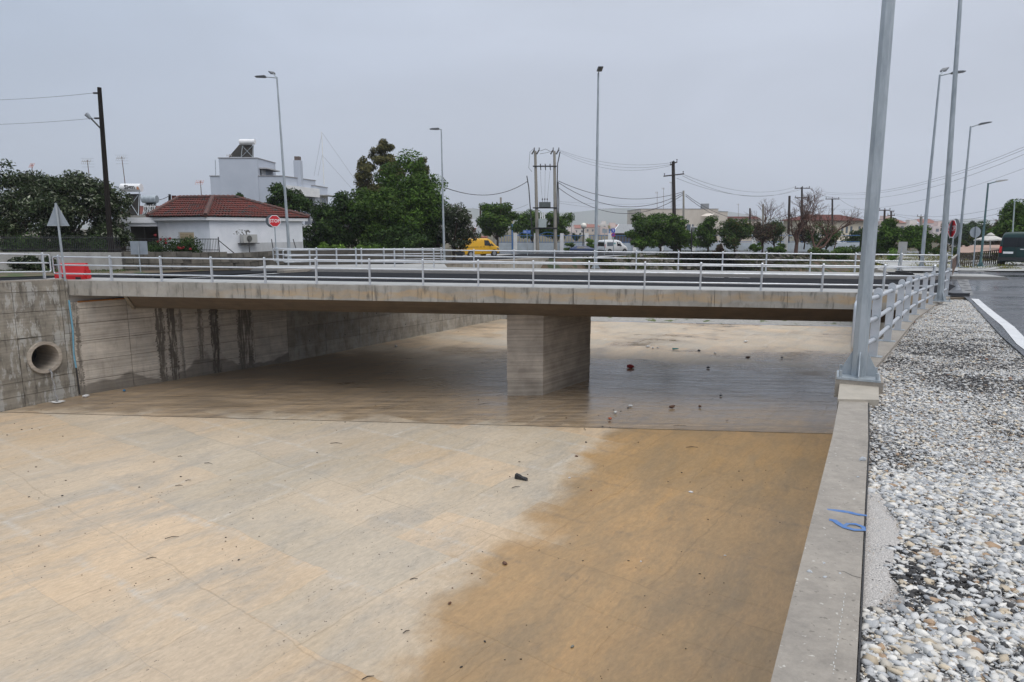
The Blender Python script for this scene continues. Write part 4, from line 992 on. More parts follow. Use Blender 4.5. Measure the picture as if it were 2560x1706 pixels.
# antennas
def antenna(px, pyt, pyb, Y, label, w_=.5, red=False, lean=0, grid=False):
    b = P(px+lean, pyb, Y); t = P(px, pyt, Y); r_ = thing('tv_antenna', b, label, 'antenna', 'rooftop aerials')
    MB().tube(b, t, .03, .025, 6).build('mast', M('rust_brown', (.12, .07, .05), rough=.7), r_)
    m2 = M('aerial_metal', (.35, .33, .32), rough=.5) if not red else M('aerial_red', (.5, .2, .16), rough=.5)
    MB().tube(t-Vector((w_, 0, .12)), t+Vector((w_*.6, 0, -.12)), .018, n=5).build('boom', m2, r_)
    for k in range(5):
        c = t+Vector((-w_+k*w_*.38, 0, -.12)); MB().tube(c-Vector((0, .15, .18)), c+Vector((0, .15, .18)), .012, n=4).build('element', m2, r_)
    if grid:
        for k in range(4): MB().tube(t+Vector((-.5, 0, .12-.22*k)), t+Vector((.5, 0, .12-.22*k)), .008, n=4).build('reflector_bar', greywire, r_)
antenna(80, 410, 470, 55, 'small leaning aerial over the dark tree at far left', .2, True)
antenna(218, 400, 470, 55, 'rusty aerial with grid reflector left of the black pole', .4, grid=True, lean=8)
antenna(304, 392, 480, 55, 'tall aerial with grid reflector above the solar heater', .4, grid=True, lean=11)
antenna(501, 452, 500, 52, 'red and white aerial on the cottage roof', .35, True, lean=3)
antenna(574, 386, 398, 74, 'small aerial on the white house roof', .35)
antenna(1643, 480, 524, 120, 'thin aerial on the cream factory roof, leftmost', .3)
antenna(1659, 470, 524, 120, 'middle thin aerial on the cream factory roof', .3)
antenna(1678, 455, 524, 120, 'tallest thin aerial on the cream factory roof', .3)
antenna(1846, 510, 545, 150, 'lone thin aerial over the red roof right of the factory', .3)

# ------------------------------------------------------------------ signs
def octagon(r): return [(r*math.cos(R(22.5+45*i)), r*math.sin(R(22.5+45*i))) for i in range(8)]
def disc(r, n=24): return [(r*math.cos(2*math.pi*i/n), r*math.sin(2*math.pi*i/n)) for i in range(n)]
def sign_pole(root, b, t, r=.035): MB().tube(b, t, r, n=8).build('pole', galv, root)
def stop_sign(bx, by, sx, sy, Y, ang, rad, label, back=None):
    b = P(bx, by, Y); t = P(sx, sy, Y); r_ = thing('stop_sign', b, label, 'road sign')
    sign_pole(r_, b, t+Vector((0, 0, .25)))
    ux = Vector((math.cos(ang), math.sin(ang), 0)); un = Vector((ux.y, -ux.x, 0)); z = Vector((0, 0, 1)); c = t+un*.06
    MB().ext(octagon(rad), c, ux, z, un, .012).build('rim', whitep, r_)
    MB().ext(octagon(rad*.9), c+un*.0125, ux, z, un, .004).build('face', redsign, r_)
    lettering('STOP', rad*.78, c+un*.019, ux, z, whitep, r_, offset=.006, sx=.86)
    if back:
        ub = Vector((math.cos(back[0]), math.sin(back[0]), 0)); nb = Vector((ub.y, -ub.x, 0))
        MB().ext(disc(rad*1.02), t-nb*.05+ub*back[1], ub, z, -nb, .015).build('round_sign_back', M('dark_sign_back', (.10, .115, .13), rough=.5), r_)
stop_sign(692, 658, 686, 553, 42, R(28), .37, 'red STOP sign in front of the white cottage wall, facing the camera', back=(R(-8), -.22))
stop_sign(2378, 672, 2384, 572, 37, R(-100), .52, 'red STOP sign seen at a slant behind the right bank railing', back=(R(30), .22))
# triangle sign seen from behind
b = G(163, 703, zdeck(-19)); t = P(139, 508, b.y); r_ = thing('warning_sign', b, 'grey back of a triangular warning sign at the left bridge end', 'road sign')
sign_pole(r_, b, t, .045); c = P(141, 548, b.y)
tri = [(-.47, -.28), (.47, -.28), (0.02, .62), (-.02, .62)]
MB().ext(tri, c+Vector((0, .06, 0)), (1, 0, 0), (0, 0, 1), (0, 1, 0), .012).build('plate', greys, r_)
MB().tube(P(141, 548, b.y)+Vector((-.45, .05, -.27)), P(141, 548, b.y)+Vector((.45, .05, -.27)), .016, n=6).build('rim', galv, r_)
def rect_back(bx, by, cx, cy, Y, w_, h_, label, mat=greys, rot=0., front=None):
    b = P(bx, by, Y); c = P(cx, cy, Y); r_ = thing('sign_plate', b, label, 'road sign'); sign_pole(r_, b, c+Vector((0, 0, h_/2)), .03)
    ux = Vector((math.cos(rot), math.sin(rot), 0)); un = Vector((-ux.y, ux.x, 0))
    MB().ext([(-w_/2, -h_/2), (w_/2, -h_/2), (w_/2, h_/2), (-w_/2, h_/2)], c+un*.04*(1 if mat is greys else -1), ux, (0, 0, 1), un, .012).build('plate', mat, r_); return r_, c, ux
rect_back(352, 686, 346, 620, 35.5, .88, .68, 'grey back of a rectangular sign before the rose bush')
r_, c, ux = rect_back(2243, 681, 2257, 619, 35.5, .40, .58, 'pale rectangular sign plate leaning on a rubber foot at right', M('sign_face_grey', (.42, .42, .40), (.36, .35, .33), 3, .6), rot=R(-30))
def rubber_base(px, py, Y, label, s=1.0):
    b = P(px, py, Y); r_ = thing('rubber_sign_base', b, label, 'sign base', 'rubber sign feet')
    for k, (dz, w_, rz) in enumerate(((.05, 1.1, .1), (.14, .95, -.25))):
        m = MB(); m.box(b+Vector((0, 0, dz)), (w_*s, .42*s, .085), rz); m.build('rubber_slab', darkrub, r_)
    m = MB(); m.box(b+Vector((.1, 0, .22)), (.5*s, .3*s, .06), .3); m.build('rubber_slab', darkrub, r_)
rubber_base(350, 700, 31.2, 'stack of black rubber sign feet on the walkway behind the near railing')
rubber_base(2250, 690, 34.0, 'crumpled black rubber sign feet on the far walkway at right', 1.1)
# round sign back at right
b = P(2433, 668, 42); c = P(2440, 581, 42); r_ = thing('round_sign', b, 'grey back of a round road sign beside the teal lamp post', 'road sign')
sign_pole(r_, b, c+Vector((0, 0, .35))); MB().ext(disc(.33), c+Vector((0, .05, 0)), (1, 0, 0), (0, 0, 1), (0, 1, 0), .012).build('plate', greys, r_)
b = P(1197, 620, 82); c = P(1197, 577, 82); r_ = thing('octagonal_sign', b, 'pale back of an octagonal sign behind the yellow van', 'road sign')
sign_pole(r_, b, c+Vector((0, 0, .4)), .06); MB().ext(octagon(.36), c-Vector((0, .08, 0)), (1, 0, 0), (0, 0, 1), (0, 1, 0), .012).build('plate', M('pale_back', (.5, .53, .56), rough=.5), r_)
b = P(1319, 650, 74); c = P(1317, 580, 74); r_ = thing('street_name_sign', b, 'small blue street sign left of the transformer poles', 'road sign')
sign_pole(r_, b, c+Vector((0, 0, .3)), .04); MB().box(c-Vector((0, .06, 0)), (.8, .02, .34)).build('plate', M('name_blue', (.08, .17, .50), rough=.5), r_)
for dx, dz, w_ in ((-.2, .06, .26), (-.18, -.04, .3), (.24, 0, .12)): MB().box(c+Vector((dx, -.074, dz)), (w_, .004, .05)).build('print_line', M('sign_pale', (.45, .5, .62), rough=.5), r_)
b = P(1534, 640, 78); c = P(1533, 577, 78); r_ = thing('parking_sign', b, 'blue tow-away sign over a round no-parking sign above the white van', 'road sign')
sign_pole(r_, b, c+Vector((0, 0, .3)), .045); MB().box(c+Vector((0, -.06, .0)), (.40, .02, .46)).build('plate', bluesign, r_)
lettering('Y', .36, c+Vector((0, -.075, .0)), (1, 0, 0), (0, 0, 1), whitep, r_, offset=.008)
c2 = P(1533, 587.5, 78); MB().ext(disc(.23), c2-Vector((0, .06, 0)), (1, 0, 0), (0, 0, 1), (0, -1, 0), .012).build('ring', redsign, r_)
MB().ext(disc(.17), c2-Vector((0, .074, 0)), (1, 0, 0), (0, 0, 1), (0, -1, 0), .005).build('ring_face', bluesign, r_)
MB().box(c2-Vector((0, .082, 0)), (.38, .006, .05), ry=R(45)).build('slash', redsign, r_)
b = P(1511, 640, 76); c = P(1512, 578, 76); r_ = thing('sign_plate', b, 'grey rectangular sign back behind the white van', 'road sign'); sign_pole(r_, b, c, .04); MB().box(c-Vector((0, .05, 0)), (.58, .02, .42)).build('plate', greys, r_)

# red plastic barrier
b = P(174, 705, 29.3); bz = zdeck(b.x); r_ = thing('traffic_barrier', (b.x, b.y, bz), 'red plastic water-filled traffic barrier on the walkway at left', 'barrier')
prof = [(-.27, 0), (.27, 0), (.27, .16), (.19, .30), (.11, .64), (.08, .68), (-.08, .68), (-.11, .64), (-.19, .30), (-.27, .16)]
MB().ext(prof, (b.x-.52, b.y+.3, bz), (0, 1, 0), (0, 0, 1), (1, 0, 0), 1.12).build('shell', redp, r_)
MB().box((b.x-.62, b.y+.3, bz+.15), (.2, .3, .28)).build('end_lug', redp, r_); MB().box((b.x+.62, b.y+.3, bz+.2), (.1, .3, .38)).build('end_lug', redp, r_)
for dx in (-.28, .36): MB().box((b.x+dx, b.y+.028, bz+.05), (.22, .02, .1)).build('foot_slot', blackm, r_)

# ------------------------------------------------------------------ vehicles
tyrem = M('tyre', (.016, .016, .017), rough=.8); rimm = M('wheel_rim', (.35, .36, .38), rough=.35, metal=.5)
def vehicle(name, loc, rz, label, cat, L_, W_, H_, paint, stations, windows, trim, wheels, extra=None):
    """stations along x (front is +x): (x, z_bottom, z_belt, z_roof, halfwidth, roof_halfwidth)"""
    root = thing(name, loc, label, cat, rz=rz); V = []; Fc = []
    def ringpts(s):
        x, zb, zw, zr, hw, rw_ = s
        pts = [(0, zb), (hw*.93, zb), (hw, zb+(zw-zb)*.25), (hw, zb+(zw-zb)*.8), (hw*.985, zw), (lerp(hw, rw_, .55), lerp(zw, zr, .55)), (rw_, lerp(zw, zr, .88)), (rw_*.86, zr-.015), (rw_*.5, zr), (0, zr+.01)]
        return [(x, -a, b) for a, b in pts] + [(x, a, b) for a, b in pts[-2:0:-1]]
    rs = [ringpts(s) for s in stations]; n = len(rs[0])
    for r_ in rs: V += r_
    for i in range(len(rs)-1):
        for j in range(n): Fc.append((i*n+j, i*n+(j+1) % n, (i+1)*n+(j+1) % n, (i+1)*n+j))
    Fc.append(tuple(range(n-1, -1, -1))); Fc.append(tuple((len(rs)-1)*n+j for j in range(n)))
    b = mesh_obj('body', V, Fc, paint, root, world=False)
    md = b.modifiers.new('bevel', 'BEVEL'); md.width = .035; md.segments = 2; md.limit_method = 'ANGLE'; md.angle_limit = R(25)
    b.data.polygons.foreach_set('use_smooth', [True]*len(b.data.polygons))
    def stat(x):
        for a, c in zip(stations, stations[1:]):
            if a[0] <= x <= c[0]:
                t = (x-a[0])/(c[0]-a[0]+1e-9); return [lerp(p, q, t) for p, q in zip(a, c)]
        return stations[-1] if x > stations[-1][0] else stations[0]
    def side(x, z, sgn, off=.012):
        _, zb, zw, zr, hw, rw_ = stat(x)
        t = (z-zw)/(zr-zw) if z > zw else 0
        y = lerp(hw, rw_, min(1, max(0, t/.9))) if z > zw else hw
        return (x, sgn*(y+off), z)
    for nm, poly, mat in windows:
        for sgn in (-1, 1):
            v = [side(x, z, sgn) for x, z in poly] + [side(x, z, sgn, -.01) for x, z in poly]; k = len(poly)
            mesh_obj(nm, v, [tuple(range(k)), tuple(range(2*k-1, k-1, -1))] + [(i, (i+1) % k, (i+1) % k+k, i+k) for i in range(k)], mat, root, world=False)
    for nm, c, d, mat in trim: MB().box(c, d).build(nm, mat, root, world=False)
    for x, rr in wheels:
        for sgn in (-1, 1):
            wl_ = MB().tube((x, sgn*(W_/2-.20), rr), (x, sgn*(W_/2+.01), rr), rr, n=20).build('wheel', tyrem, root, world=False)
            MB().tube((x, sgn*(W_/2+.0), rr), (x, sgn*(W_/2+.02), rr), rr*.62, n=14).build('rim', rimm, root, world=False)
            MB().tube((x, sgn*(W_/2-.14), rr+.03), (x, sgn*(W_/2+.004), rr+.03), rr*1.18, n=20).build('wheel_arch', blackm, root, world=False)
    return root
yel = M('yellow_paint', (.66, .36, .008), rough=.3); wpaint = M('van_white', (.72, .73, .74), rough=.3); grn = M('dark_green_paint', (.003, .026, .026), (.004, .034, .032), 1, .28)
st = [(-2.45, .45, .95, 1.55, .84, .76), (-2.38, .32, 1.08, 1.84, .90, .80), (-2.2, .30, 1.10, 1.90, .94, .82), (.9, .30, 1.12, 1.92, .95, .84), (1.35, .30, 1.10, 1.72, .95, .80), (1.8, .30, 1.06, 1.34, .94, .78), (1.95, .32, 1.02, 1.20, .93, .78), (2.3, .34, .92, 1.06, .91, .78), (2.46, .42, .74, .86, .82, .68)]
ya = G(1200, 641, -.62); ya = P(1192, 642, 72)
yv = vehicle('delivery_van', (ya.x, ya.y, ya.z-.02), R(42), 'bright yellow delivery van parked by the dark trees beyond the bridge', 'van', 4.9, 1.9, 1.9, yel, st,
    [('side_window', [(.30, 1.18), (1.22, 1.16), (.88, 1.70), (.30, 1.74)], glass), ('quarter_window', [(1.28, 1.14), (1.62, 1.12), (1.22, 1.45)], glass), ('door_seam', [(-.02, .4), (.01, .4), (.01, 1.78), (-.02, 1.78)], blackm), ('slide_rail', [(-2.2, 1.04), (-.5, 1.04), (-.5, 1.07), (-2.2, 1.07)], blackm), ('door_handle', [(.12, 1.02), (.3, 1.02), (.3, 1.07), (.12, 1.07)], blackm), ('door_handle', [(-.3, 1.02), (-.12, 1.02), (-.12, 1.07), (-.3, 1.07)], blackm), ('headlight', [(2.0, .78), (2.3, .72), (2.25, .86), (2.0, .95)], glass2)],
    [('rear_bumper', (-2.42, 0, .46), (.22, 1.86, .34), blackm), ('front_bumper', (2.36, 0, .42), (.24, 1.6, .26), blackm), ('mirror', (1.0, -1.03, 1.22), (.12, .2, .2), blackm), ('mirror', (1.0, 1.03, 1.22), (.12, .2, .2), blackm), ('tail_light', (-2.42, -.8, .98), (.08, .1, .42), redp)],
    [(-1.55, .34), (1.6, .34)])
v, f = text_mesh('CB', .40, .012); v2 = [(a[0]-1.75, -.99+.12*0+ (.0), a[1]+1.42) for a in v]
mesh_obj('lettering', [(p[0], -.905, p[2]) for p in v2], f, M('dark_print', (.06, .06, .06), rough=.5), yv, world=False)
st = [(-2.0, .42, .8, 1.3, .74, .66), (-1.95, .3, .95, 1.68, .80, .70), (-1.8, .28, .95, 1.74, .83, .72), (.35, .28, .95, 1.74, .84, .72), (.8, .28, .95, 1.6, .84, .66), (1.25, .28, .9, 1.2, .83, .62), (1.6, .3, .82, .98, .80, .64), (1.9, .36, .68, .80, .70, .55)]
wa_ = P(1532, 635, 88)
wv = vehicle('small_van', wa_, R(34), 'small white van parked beside the blue tow-away sign', 'van', 3.9, 1.7, 1.75, wpaint, st,
    [('side_window', [(-.02, 1.02), (.75, 1.0), (.45, 1.48), (.0, 1.52)], glass), ('door_seam', [(-.06, .4), (-.03, .4), (-.03, 1.6), (-.06, 1.6)], blackm), ('rear_side_window', [(-1.7, 1.02), (-.7, 1.02), (-.7, 1.5), (-1.7, 1.5)], glass2)],
    [('rear_window', (-1.99, 0, 1.25), (.06, 1.2, .5), glass), ('tail_light', (-1.98, -.7, 1.0), (.08, .12, .45), redp), ('tail_light', (-1.98, .7, 1.0), (.08, .12, .45), redp), ('rear_bumper', (-2.0, 0, .42), (.14, 1.6, .24), blackm), ('number_plate', (-2.05, 0, .78), (.03, .5, .12), whitep), ('mirror', (.55, -.9, 1.05), (.1, .14, .14), blackm), ('roof_bar', (-.6, 0, 1.78), (1.6, .9, .04), wpaint)],
    [(-1.3, .3), (1.25, .3)])
mesh_obj('lettering', [(p[0]*1.0-.45, -.80, p[1]+1.35) for p in text_mesh('ats', .3, .01)[0]], text_mesh('ats', .3, .01)[1], M('teal_print', (.05, .35, .38), rough=.5), wv, world=False)
st = [(-2.5, .5, 1.1, 1.7, .88, .80), (-2.45, .42, 1.25, 2.25, .93, .80), (-2.3, .40, 1.28, 2.38, .97, .80), (1.2, .40, 1.28, 2.38, .97, .80), (1.7, .4, 1.25, 1.9, .96, .76), (2.3, .42, 1.1, 1.3, .94, .76), (2.6, .5, .85, 1.0, .85, .7)]
ga = P(2556, 671, 46)
gv = vehicle('dark_green_van', (ga.x+1.2, ga.y+2.2, ga.z), R(51), 'dark green van parked on the kerb, seen from behind at the right edge', 'van', 5.1, 1.95, 2.4, grn, st,
    [('side_window', [(-2.1, 1.4), (-.3, 1.4), (-.3, 2.05), (-2.05, 2.05)], glass), ('side_window', [(.4, 1.36), (1.5, 1.32), (1.15, 2.0), (.4, 2.05)], glass)],
    [('rear_window', (-2.49, 0, 1.72), (.08, 1.5, .62), glass), ('tail_light', (-2.49, .86, 1.22), (.10, .14, .42), redp), ('tail_light', (-2.49, -.86, 1.22), (.10, .14, .42), redp), ('rear_bumper', (-2.55, 0, .60), (.2, 1.9, .22), blackm), ('number_plate', (-2.55, .42, 1.02), (.03, .56, .14), whitep), ('door_handle', (-2.55, -.32, 1.26), (.04, .2, .05), whitep), ('door_seam', (-2.52, 0, 1.3), (.02, .02, 1.4), blackm)],
    [(-1.6, .36), (1.7, .36)])

# ------------------------------------------------------------------ buildings
def q2(px, Y): p = P(px, 600, Y); return Vector((p.x, p.y, 0))
def zat(py, Y, px=1280): return P(px, py, Y).z
def wallquad(root, name, a, b, z0, z1, th, mat):
    d = (b-a).normalized(); n = Vector((d.y, -d.x, 0)); q = [a, b, b-n*th, a-n*th]
    if n.dot(a) > 0: q = [a, b, b+n*th, a+n*th][::-1]
    return MB().prism([(p.x, p.y) for p in q], z0, z1).build(name, mat, root)
def on_facade(root, a, b, t0, t1, z0, z1, name, mat, off=.02, th=.05):
    d = (b-a); n = Vector((d.y, -d.x, 0)).normalized()
    if n.dot(a) > 0: n = -n
    p, q = a+d*t0+n*off, a+d*t1+n*off
    return MB().prism([(x.x, x.y) for x in (p, q, q-n*th, p-n*th)], z0, z1).build(name, mat, root)
# cottage
ct = thing('cottage', q2(526, 44)+Vector((0, 0, .1)), 'low white cottage with a red clay tile hip roof beside the road', 'house')
A, B, C = q2(526, 44), q2(757, 50.5), q2(397, 46.3)
D = B+(C-A)
def mk(pts, z0, z1, name, mat, root): return MB().prism([(p.x, p.y) for p in pts], z0, z1).build(name, mat, root)
mk([A, B, D, C], -.2, 2.86, 'wall', plaster, ct)
cen = (A+B+C+D)/4
def grow(p, k): d = (p-cen); return p + d.normalized()*k
Ae, Be, De, Ce = [grow(p, .42) for p in (A, B, D, C)]
mk([Ae, Be, De, Ce], 2.78, 2.98, 'eave_band', whitep, ct)
R1, Rm, R2 = P(588, 497, 50.6), P(531, 497, 48.9), P(447, 498, 50.8)
Ae, Be, De, Ce = [Vector((p.x, p.y, 2.99)) for p in (grow(A, .55), grow(B, .55), grow(D, .55), grow(C, .55))]
def tile_face(a, b, r1, r0, n, nm='tile_course', mat=tilem):
    """courses of corrugated tiles from eave a-b up to ridge r0-r1"""
    for k in range(n):
        t0, t1 = k/n, (k+1)/n+.02
        p0, p1, s0, s1 = a.lerp(r0, t0), b.lerp(r1, t0), a.lerp(r0, min(1, t1)), b.lerp(r1, min(1, t1))
        N_ = (b-a).cross(r0-a).normalized(); N_ = N_ if N_.z > 0 else -N_
        Ln = (p1-p0).length; m = max(4, int(Ln/.25)); v = []; f = []; j = 0
        for i in range(m*4+1):
            u = i/(m*4); h = .045*abs(math.sin(math.pi*u*m)) + rnd.uniform(0, .006)
            v += [p0.lerp(p1, u)+N_*(h+.085), s0.lerp(s1, u)+N_*(h+.02), p0.lerp(p1, u)+N_*(h+.03)]
        for i in range(m*4): f += [(i*3, i*3+3, i*3+4, i*3+1), (i*3, i*3+2, i*3+5, i*3+3)]
        mesh_obj(nm, v, f, mat, ct)
tile_face(Ae, Be, R1, Rm, 9); tile_face(Ce, Ae, Rm, R2, 9)
mesh_obj('roof_back', [Be, De, R1, Ce, R2, Rm], [(0, 1, 2), (1, 3, 4, 5), (1, 5, 2)], tilem, ct)
for a, b, nm in ((Ae, Rm, 'hip_ridge'), (Rm, R1, 'ridge'), (Rm, R2, 'ridge'), (R1, Be, 'hip_ridge'), (R2, Ce, 'hip_ridge')):
    k = max(3, int((b-a).length/.38)); q = []
    for i in range(k*2+1): q.append(a.lerp(b, i/(2*k))+Vector((0, 0, .10+.035*(i % 2))))
    MB().path(q, .15, 6).build(nm, tiledark, ct)
# the two walls' details
on_facade(ct, C, A, .40, .70, 1.10, 2.05, 'window_recess', M('recess', (.5, .5, .5), rough=.9), off=.004, th=.02)
sh = on_facade(ct, C, A, .44, .70, 1.10, 2.0, 'shutter', M('shutter_cream', (.52, .42, .28), (.45, .36, .24), 8, .6), off=.05, th=.05)
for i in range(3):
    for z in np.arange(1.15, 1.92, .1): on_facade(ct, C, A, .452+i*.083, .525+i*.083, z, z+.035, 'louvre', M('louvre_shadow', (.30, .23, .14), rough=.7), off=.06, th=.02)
t0 = (Vector(q2(590, 46)) - A).length/(B-A).length
ac_a, ac_b = .285, .43
on_facade(ct, A, B, ac_a, ac_b, 1.32, 1.86, 'air_conditioner', M('ac_body', (.42, .42, .40), rough=.5), off=.42, th=.34)
on_facade(ct, A, B, ac_a-.02, ac_b+.02, 1.26, 1.30, 'bracket', blackm, off=.44, th=.44)
dd = (B-A).normalized(); nn = Vector((dd.y, -dd.x, 0)); nn = nn if nn.dot(A) < 0 else -nn
cc = A+(B-A)*((ac_a+ac_b)/2-.012)+nn*.425+Vector((0, 0, 1.59))
MB().tube(cc, cc+nn*.015, .21, n=20).build('fan_grille', M('grille', (.10, .10, .09), rough=.6), ct)
stainm = M('mould_stain', (.74, .76, .79), (.60, .62, .64), 1.5, .9, speck=((.13, .13, .12), 7., .50))
v = []; k = 24
for i in range(k):
    t = 2*math.pi*i/k; s = lerp(ac_a, ac_b, .5)*(B-A).length - .25 + math.cos(t)*.72*rnd.uniform(.75, 1.15); z = 1.98+math.sin(t)*.25*rnd.uniform(.7, 1.2)
    p = A+dd*s+nn*.006; v.append((p.x, p.y, z))
mesh_obj('damp_patch', v, [tuple(range(k))], stainm, ct)
on_facade(ct, A, B, .30, .995, .60, 1.30, 'damp_band', M('damp_plaster', (.56, .58, .60), (.42, .43, .44), 1.2, .9, stretch=(1, 1, .4)), off=.008, th=.01)
# porch to the left: flat roof on white columns, the shade inside painted into its dark walls
pc0 = q2(306, 45.8); pc1 = q2(392, 46.0); bk = Vector((-.4, 1, 0)).normalized()
MB().prism([(p.x, p.y) for p in (pc0, pc1, pc1+bk*4, pc0+bk*4)], 2.62, 2.98).build('porch_roof', plaster, ct)
MB().prism([(p.x, p.y) for p in (pc0+Vector((.15, .12, 0)), pc1+Vector((0, .12, 0)), pc1+Vector((0, .35, 0)), pc0+Vector((.15, .35, 0)))], 2.40, 2.62).build('porch_beam', plaster, ct)
MB().prism([(p.x, p.y) for p in (pc0+bk*3.9, pc1+bk*3.9, pc1+bk*4.1, pc0+bk*4.1)], 0, 2.62).build('porch_back_wall', M('porch_shade', (.06, .05, .045), rough=.9), ct)
MB().prism([(p.x, p.y) for p in (pc0+Vector((-3.2, 2.2, 0)), pc0+Vector((.3, 2.2, 0)), pc0+Vector((.3, 2.4, 0)), pc0+Vector((-3.2, 2.4, 0)))], 0, 2.62).build('porch_side_wall', M('porch_shade2', (.05, .045, .04), rough=.9), ct)
for px in (321,):
    p = q2(px, 46.1); MB().box((p.x, p.y, 1.2), (.28, .26, 2.6)).build('column', plaster, ct)
MB().prism([(p.x, p.y) for p in (q2(300, 44.8), q2(548, 43.0), q2(548, 43.3), q2(300, 45.1))], .2, .82).build('terrace_wall', dirtyw, ct)
# black railing of the yard with rose bush
yr = thing('yard_railing', q2(420, 43.6)+Vector((0, 0, .82)), 'black iron yard railing in front of the cottage window', 'railing')
ya0, ya1 = q2(300, 43.9), q2(546, 42.6)
for z in (.95, 1.62): MB().tube(ya0+Vector((0, 0, z)), ya1+Vector((0, 0, z)), .022, n=6).build('rail', blackm, yr)
bar0 = None
for i in range(64):
    p = ya0.lerp(ya1, i/63)
    if bar0 is None: bar0 = MB().box((0, 0, .0), (.02, .02, .80)).build('bar', blackm, yr, world=False); o = bar0
    else: o = bar0.copy(); col.objects.link(o); o.parent = yr
    o.location = p+Vector((0, 0, 1.25))-yr.location
e = ya1; MB().tube(e+Vector((0, 0, .7)), e+Vector((0, 0, 1.75)), .035, n=6).build('end_post', blackm, yr)
MB().tube(e+Vector((0, 0, 1.55)), e+Vector((1.2, -.1, .55)), .03, n=6).build('brace', blackm, yr)
for px, l in ((622, 0), (683, -.12), (742, -.25)):
    p = q2(px, 45.5 if px < 650 else 47); o = MB().tube(p+Vector((0, 0, .5)), p+Vector((l, 0, 1.55)), .03, n=6).build('iron_stake', MATS['black_metal']); tag(o, {622: 'short iron stake below the air conditioner on the cottage wall', 683: 'leaning iron stake left of the STOP sign pole', 742: 'leaning iron stake at the right corner of the cottage'}[px], 'stake')
# solar heaters
def solar(px, pyb, Y, wd, label, text=None, paint=whitep, panel_dy=1.0, tank_z=None, hz=1.5, dark=.05, rz=0.):
    b = P(px, pyb, Y); r_ = thing('solar_heater', b, label, 'solar water heater', rz=rz)
    MB().add([(-wd*.42, -.25, 0), (wd*.42, -.25, 0), (wd*.36, .25, hz*.78), (-wd*.36, .25, hz*.78)], [(0, 1, 2, 3)]).build('panel', M('collector_dark', (.025, .024, .023), (.045, .04, .035), 3, .6, spec=.2), r_, world=False)
    MB().tube((-wd/2, .1, hz), (wd/2, .1, hz), .27, n=20).build('tank', paint, r_, world=False, smooth=False)
    for sx in (-1, 1):
        MB().tube((sx*wd*.38, -.3, 0), (sx*wd*.34, .2, hz*.9), .025, n=5).build('frame_leg', galv, r_, world=False)
        MB().tube((sx*wd*.38, -.32, 0), (-sx*wd*.32, .0, hz*.72), .022, n=5).build('brace', galv, r_, world=False)
    if text:
        v, f = text_mesh(text, .42, .014); cut = text_mesh(text[:-1], .42, .014)
        v = [(a[0]*.92, .1-.275, hz+a[1]*.9+.02) for a in v]; mesh_obj('lettering', v, f, M('print_black', (.02, .02, .02), rough=.5), r_, world=False)
    return r_
sol = solar(333, 539, 47.5, 1.35, 'white solar water heater lettered Sigma on the porch roof', 'Sigm', hz=1.86)
v, f = text_mesh('a', .42, .014); mesh_obj('lettering', [(a[0]*.92+.56, .1-.275, 1.86+a[1]*.9-.01) for a in v], f, M('print_orange', (.5, .2, .08), rough=.5), sol, world=False)
solar(376, 537, 50, 1.05, 'silver solar water heater behind the Sigma one', None, galv, hz=1.1)
rl = thing('roof_railing', P(373, 536, 48.8), 'short white railing on the porch roof by the solar heaters', 'railing')
for i in range(7): p = P(361+i*4.2, 535, 48.8); MB().tube(p, p+Vector((0, 0, .62)), .018, n=5).build('bar', whitep, rl)
a, b = P(359, 517, 48.8), P(389, 517, 48.8); MB().tube(a, b, .02, n=5).build('rail', whitep, rl)
for px in (433, 438):
    p = P(px, 505, 56); r_ = tag(MB().tube(p, p+Vector((0, 0, .5)), .1, n=8).build('chimney_pot', tilem), 'small red chimney pot behind the cottage ridge, %s of two' % ('left' if px < 435 else 'right'), 'chimney', 'red chimney pots')
# red roofs behind porch
hb = thing('red_roofed_house', q2(320, 60), 'distant low house with a red roof glimpsed behind the solar heaters', 'house')
a, b = q2(290, 60), q2(420, 60); bk2 = Vector((0, 6, 0)); MB().prism([(p.x, p.y) for p in (a, b, b+bk2, a+bk2)], -.3, zat(536, 60)).build('wall', dirtyw, hb)
z0, z1 = zat(536, 60), zat(514, 62); MB().add([(a.x, a.y, z0), (b.x, b.y, z0), (b.x, b.y+3, z1), (a.x, a.y+3, z1)], [(0, 1, 2, 3)]).build('roof', tilem, hb)

# compound wall of the left bank
cwall = thing('boundary_wall', Vector((-22, 37.3, 0)), 'long stained boundary wall behind the road, white at left and bare stone at right', 'wall')
wpts = [(-60, 665, 631, 37.5), (120, 668, 631, 37.8), (300, 678, 632, 37.6), (300.5, 678, 630, 37.5), (460, 681, 632, 37.6), (574, 676, 634, 38.8), (700, 664, 627, 43.0), (860, 657, 625, 46.5), (1130, 652, 626, 54)]
for i, (a, b) in enumerate(zip(wpts, wpts[1:])):
    if i == 2: continue
    pa, pb_ = q2(a[0], a[3]), q2(b[0], b[3]); nseg = max(1, int((pb_-pa).length/2.6))
    for k in range(nseg):
        t0, t1 = k/nseg, (k+1)/nseg; p, q = pa.lerp(pb_, t0), pa.lerp(pb_, t1); d = (q-p).normalized(); n_ = Vector((-d.y, d.x, 0))
        zt = [lerp(zat(a[2], a[3]), zat(b[2], b[3]), t) for t in (t0, t1)]
        if i < 2: MB().prism([(x.x, x.y) for x in (p+d*.008, q-d*.008, q-d*.008+n_*.25, p+d*.008+n_*.25)], -.6, [zt[0], zt[1], zt[1], zt[0]]).build('wall_bay', whitewall, cwall)
        else:
            core = MB().prism([(x.x, x.y) for x in (p+n_*.05, q+n_*.05, q+n_*.25, p+n_*.25)], -.6, [zt[0], zt[1], zt[1], zt[0]]).build('wall_core', M('wall_mortar', (.11, .10, .085), (.06, .055, .048), 2, .9, bump=.5), cwall)
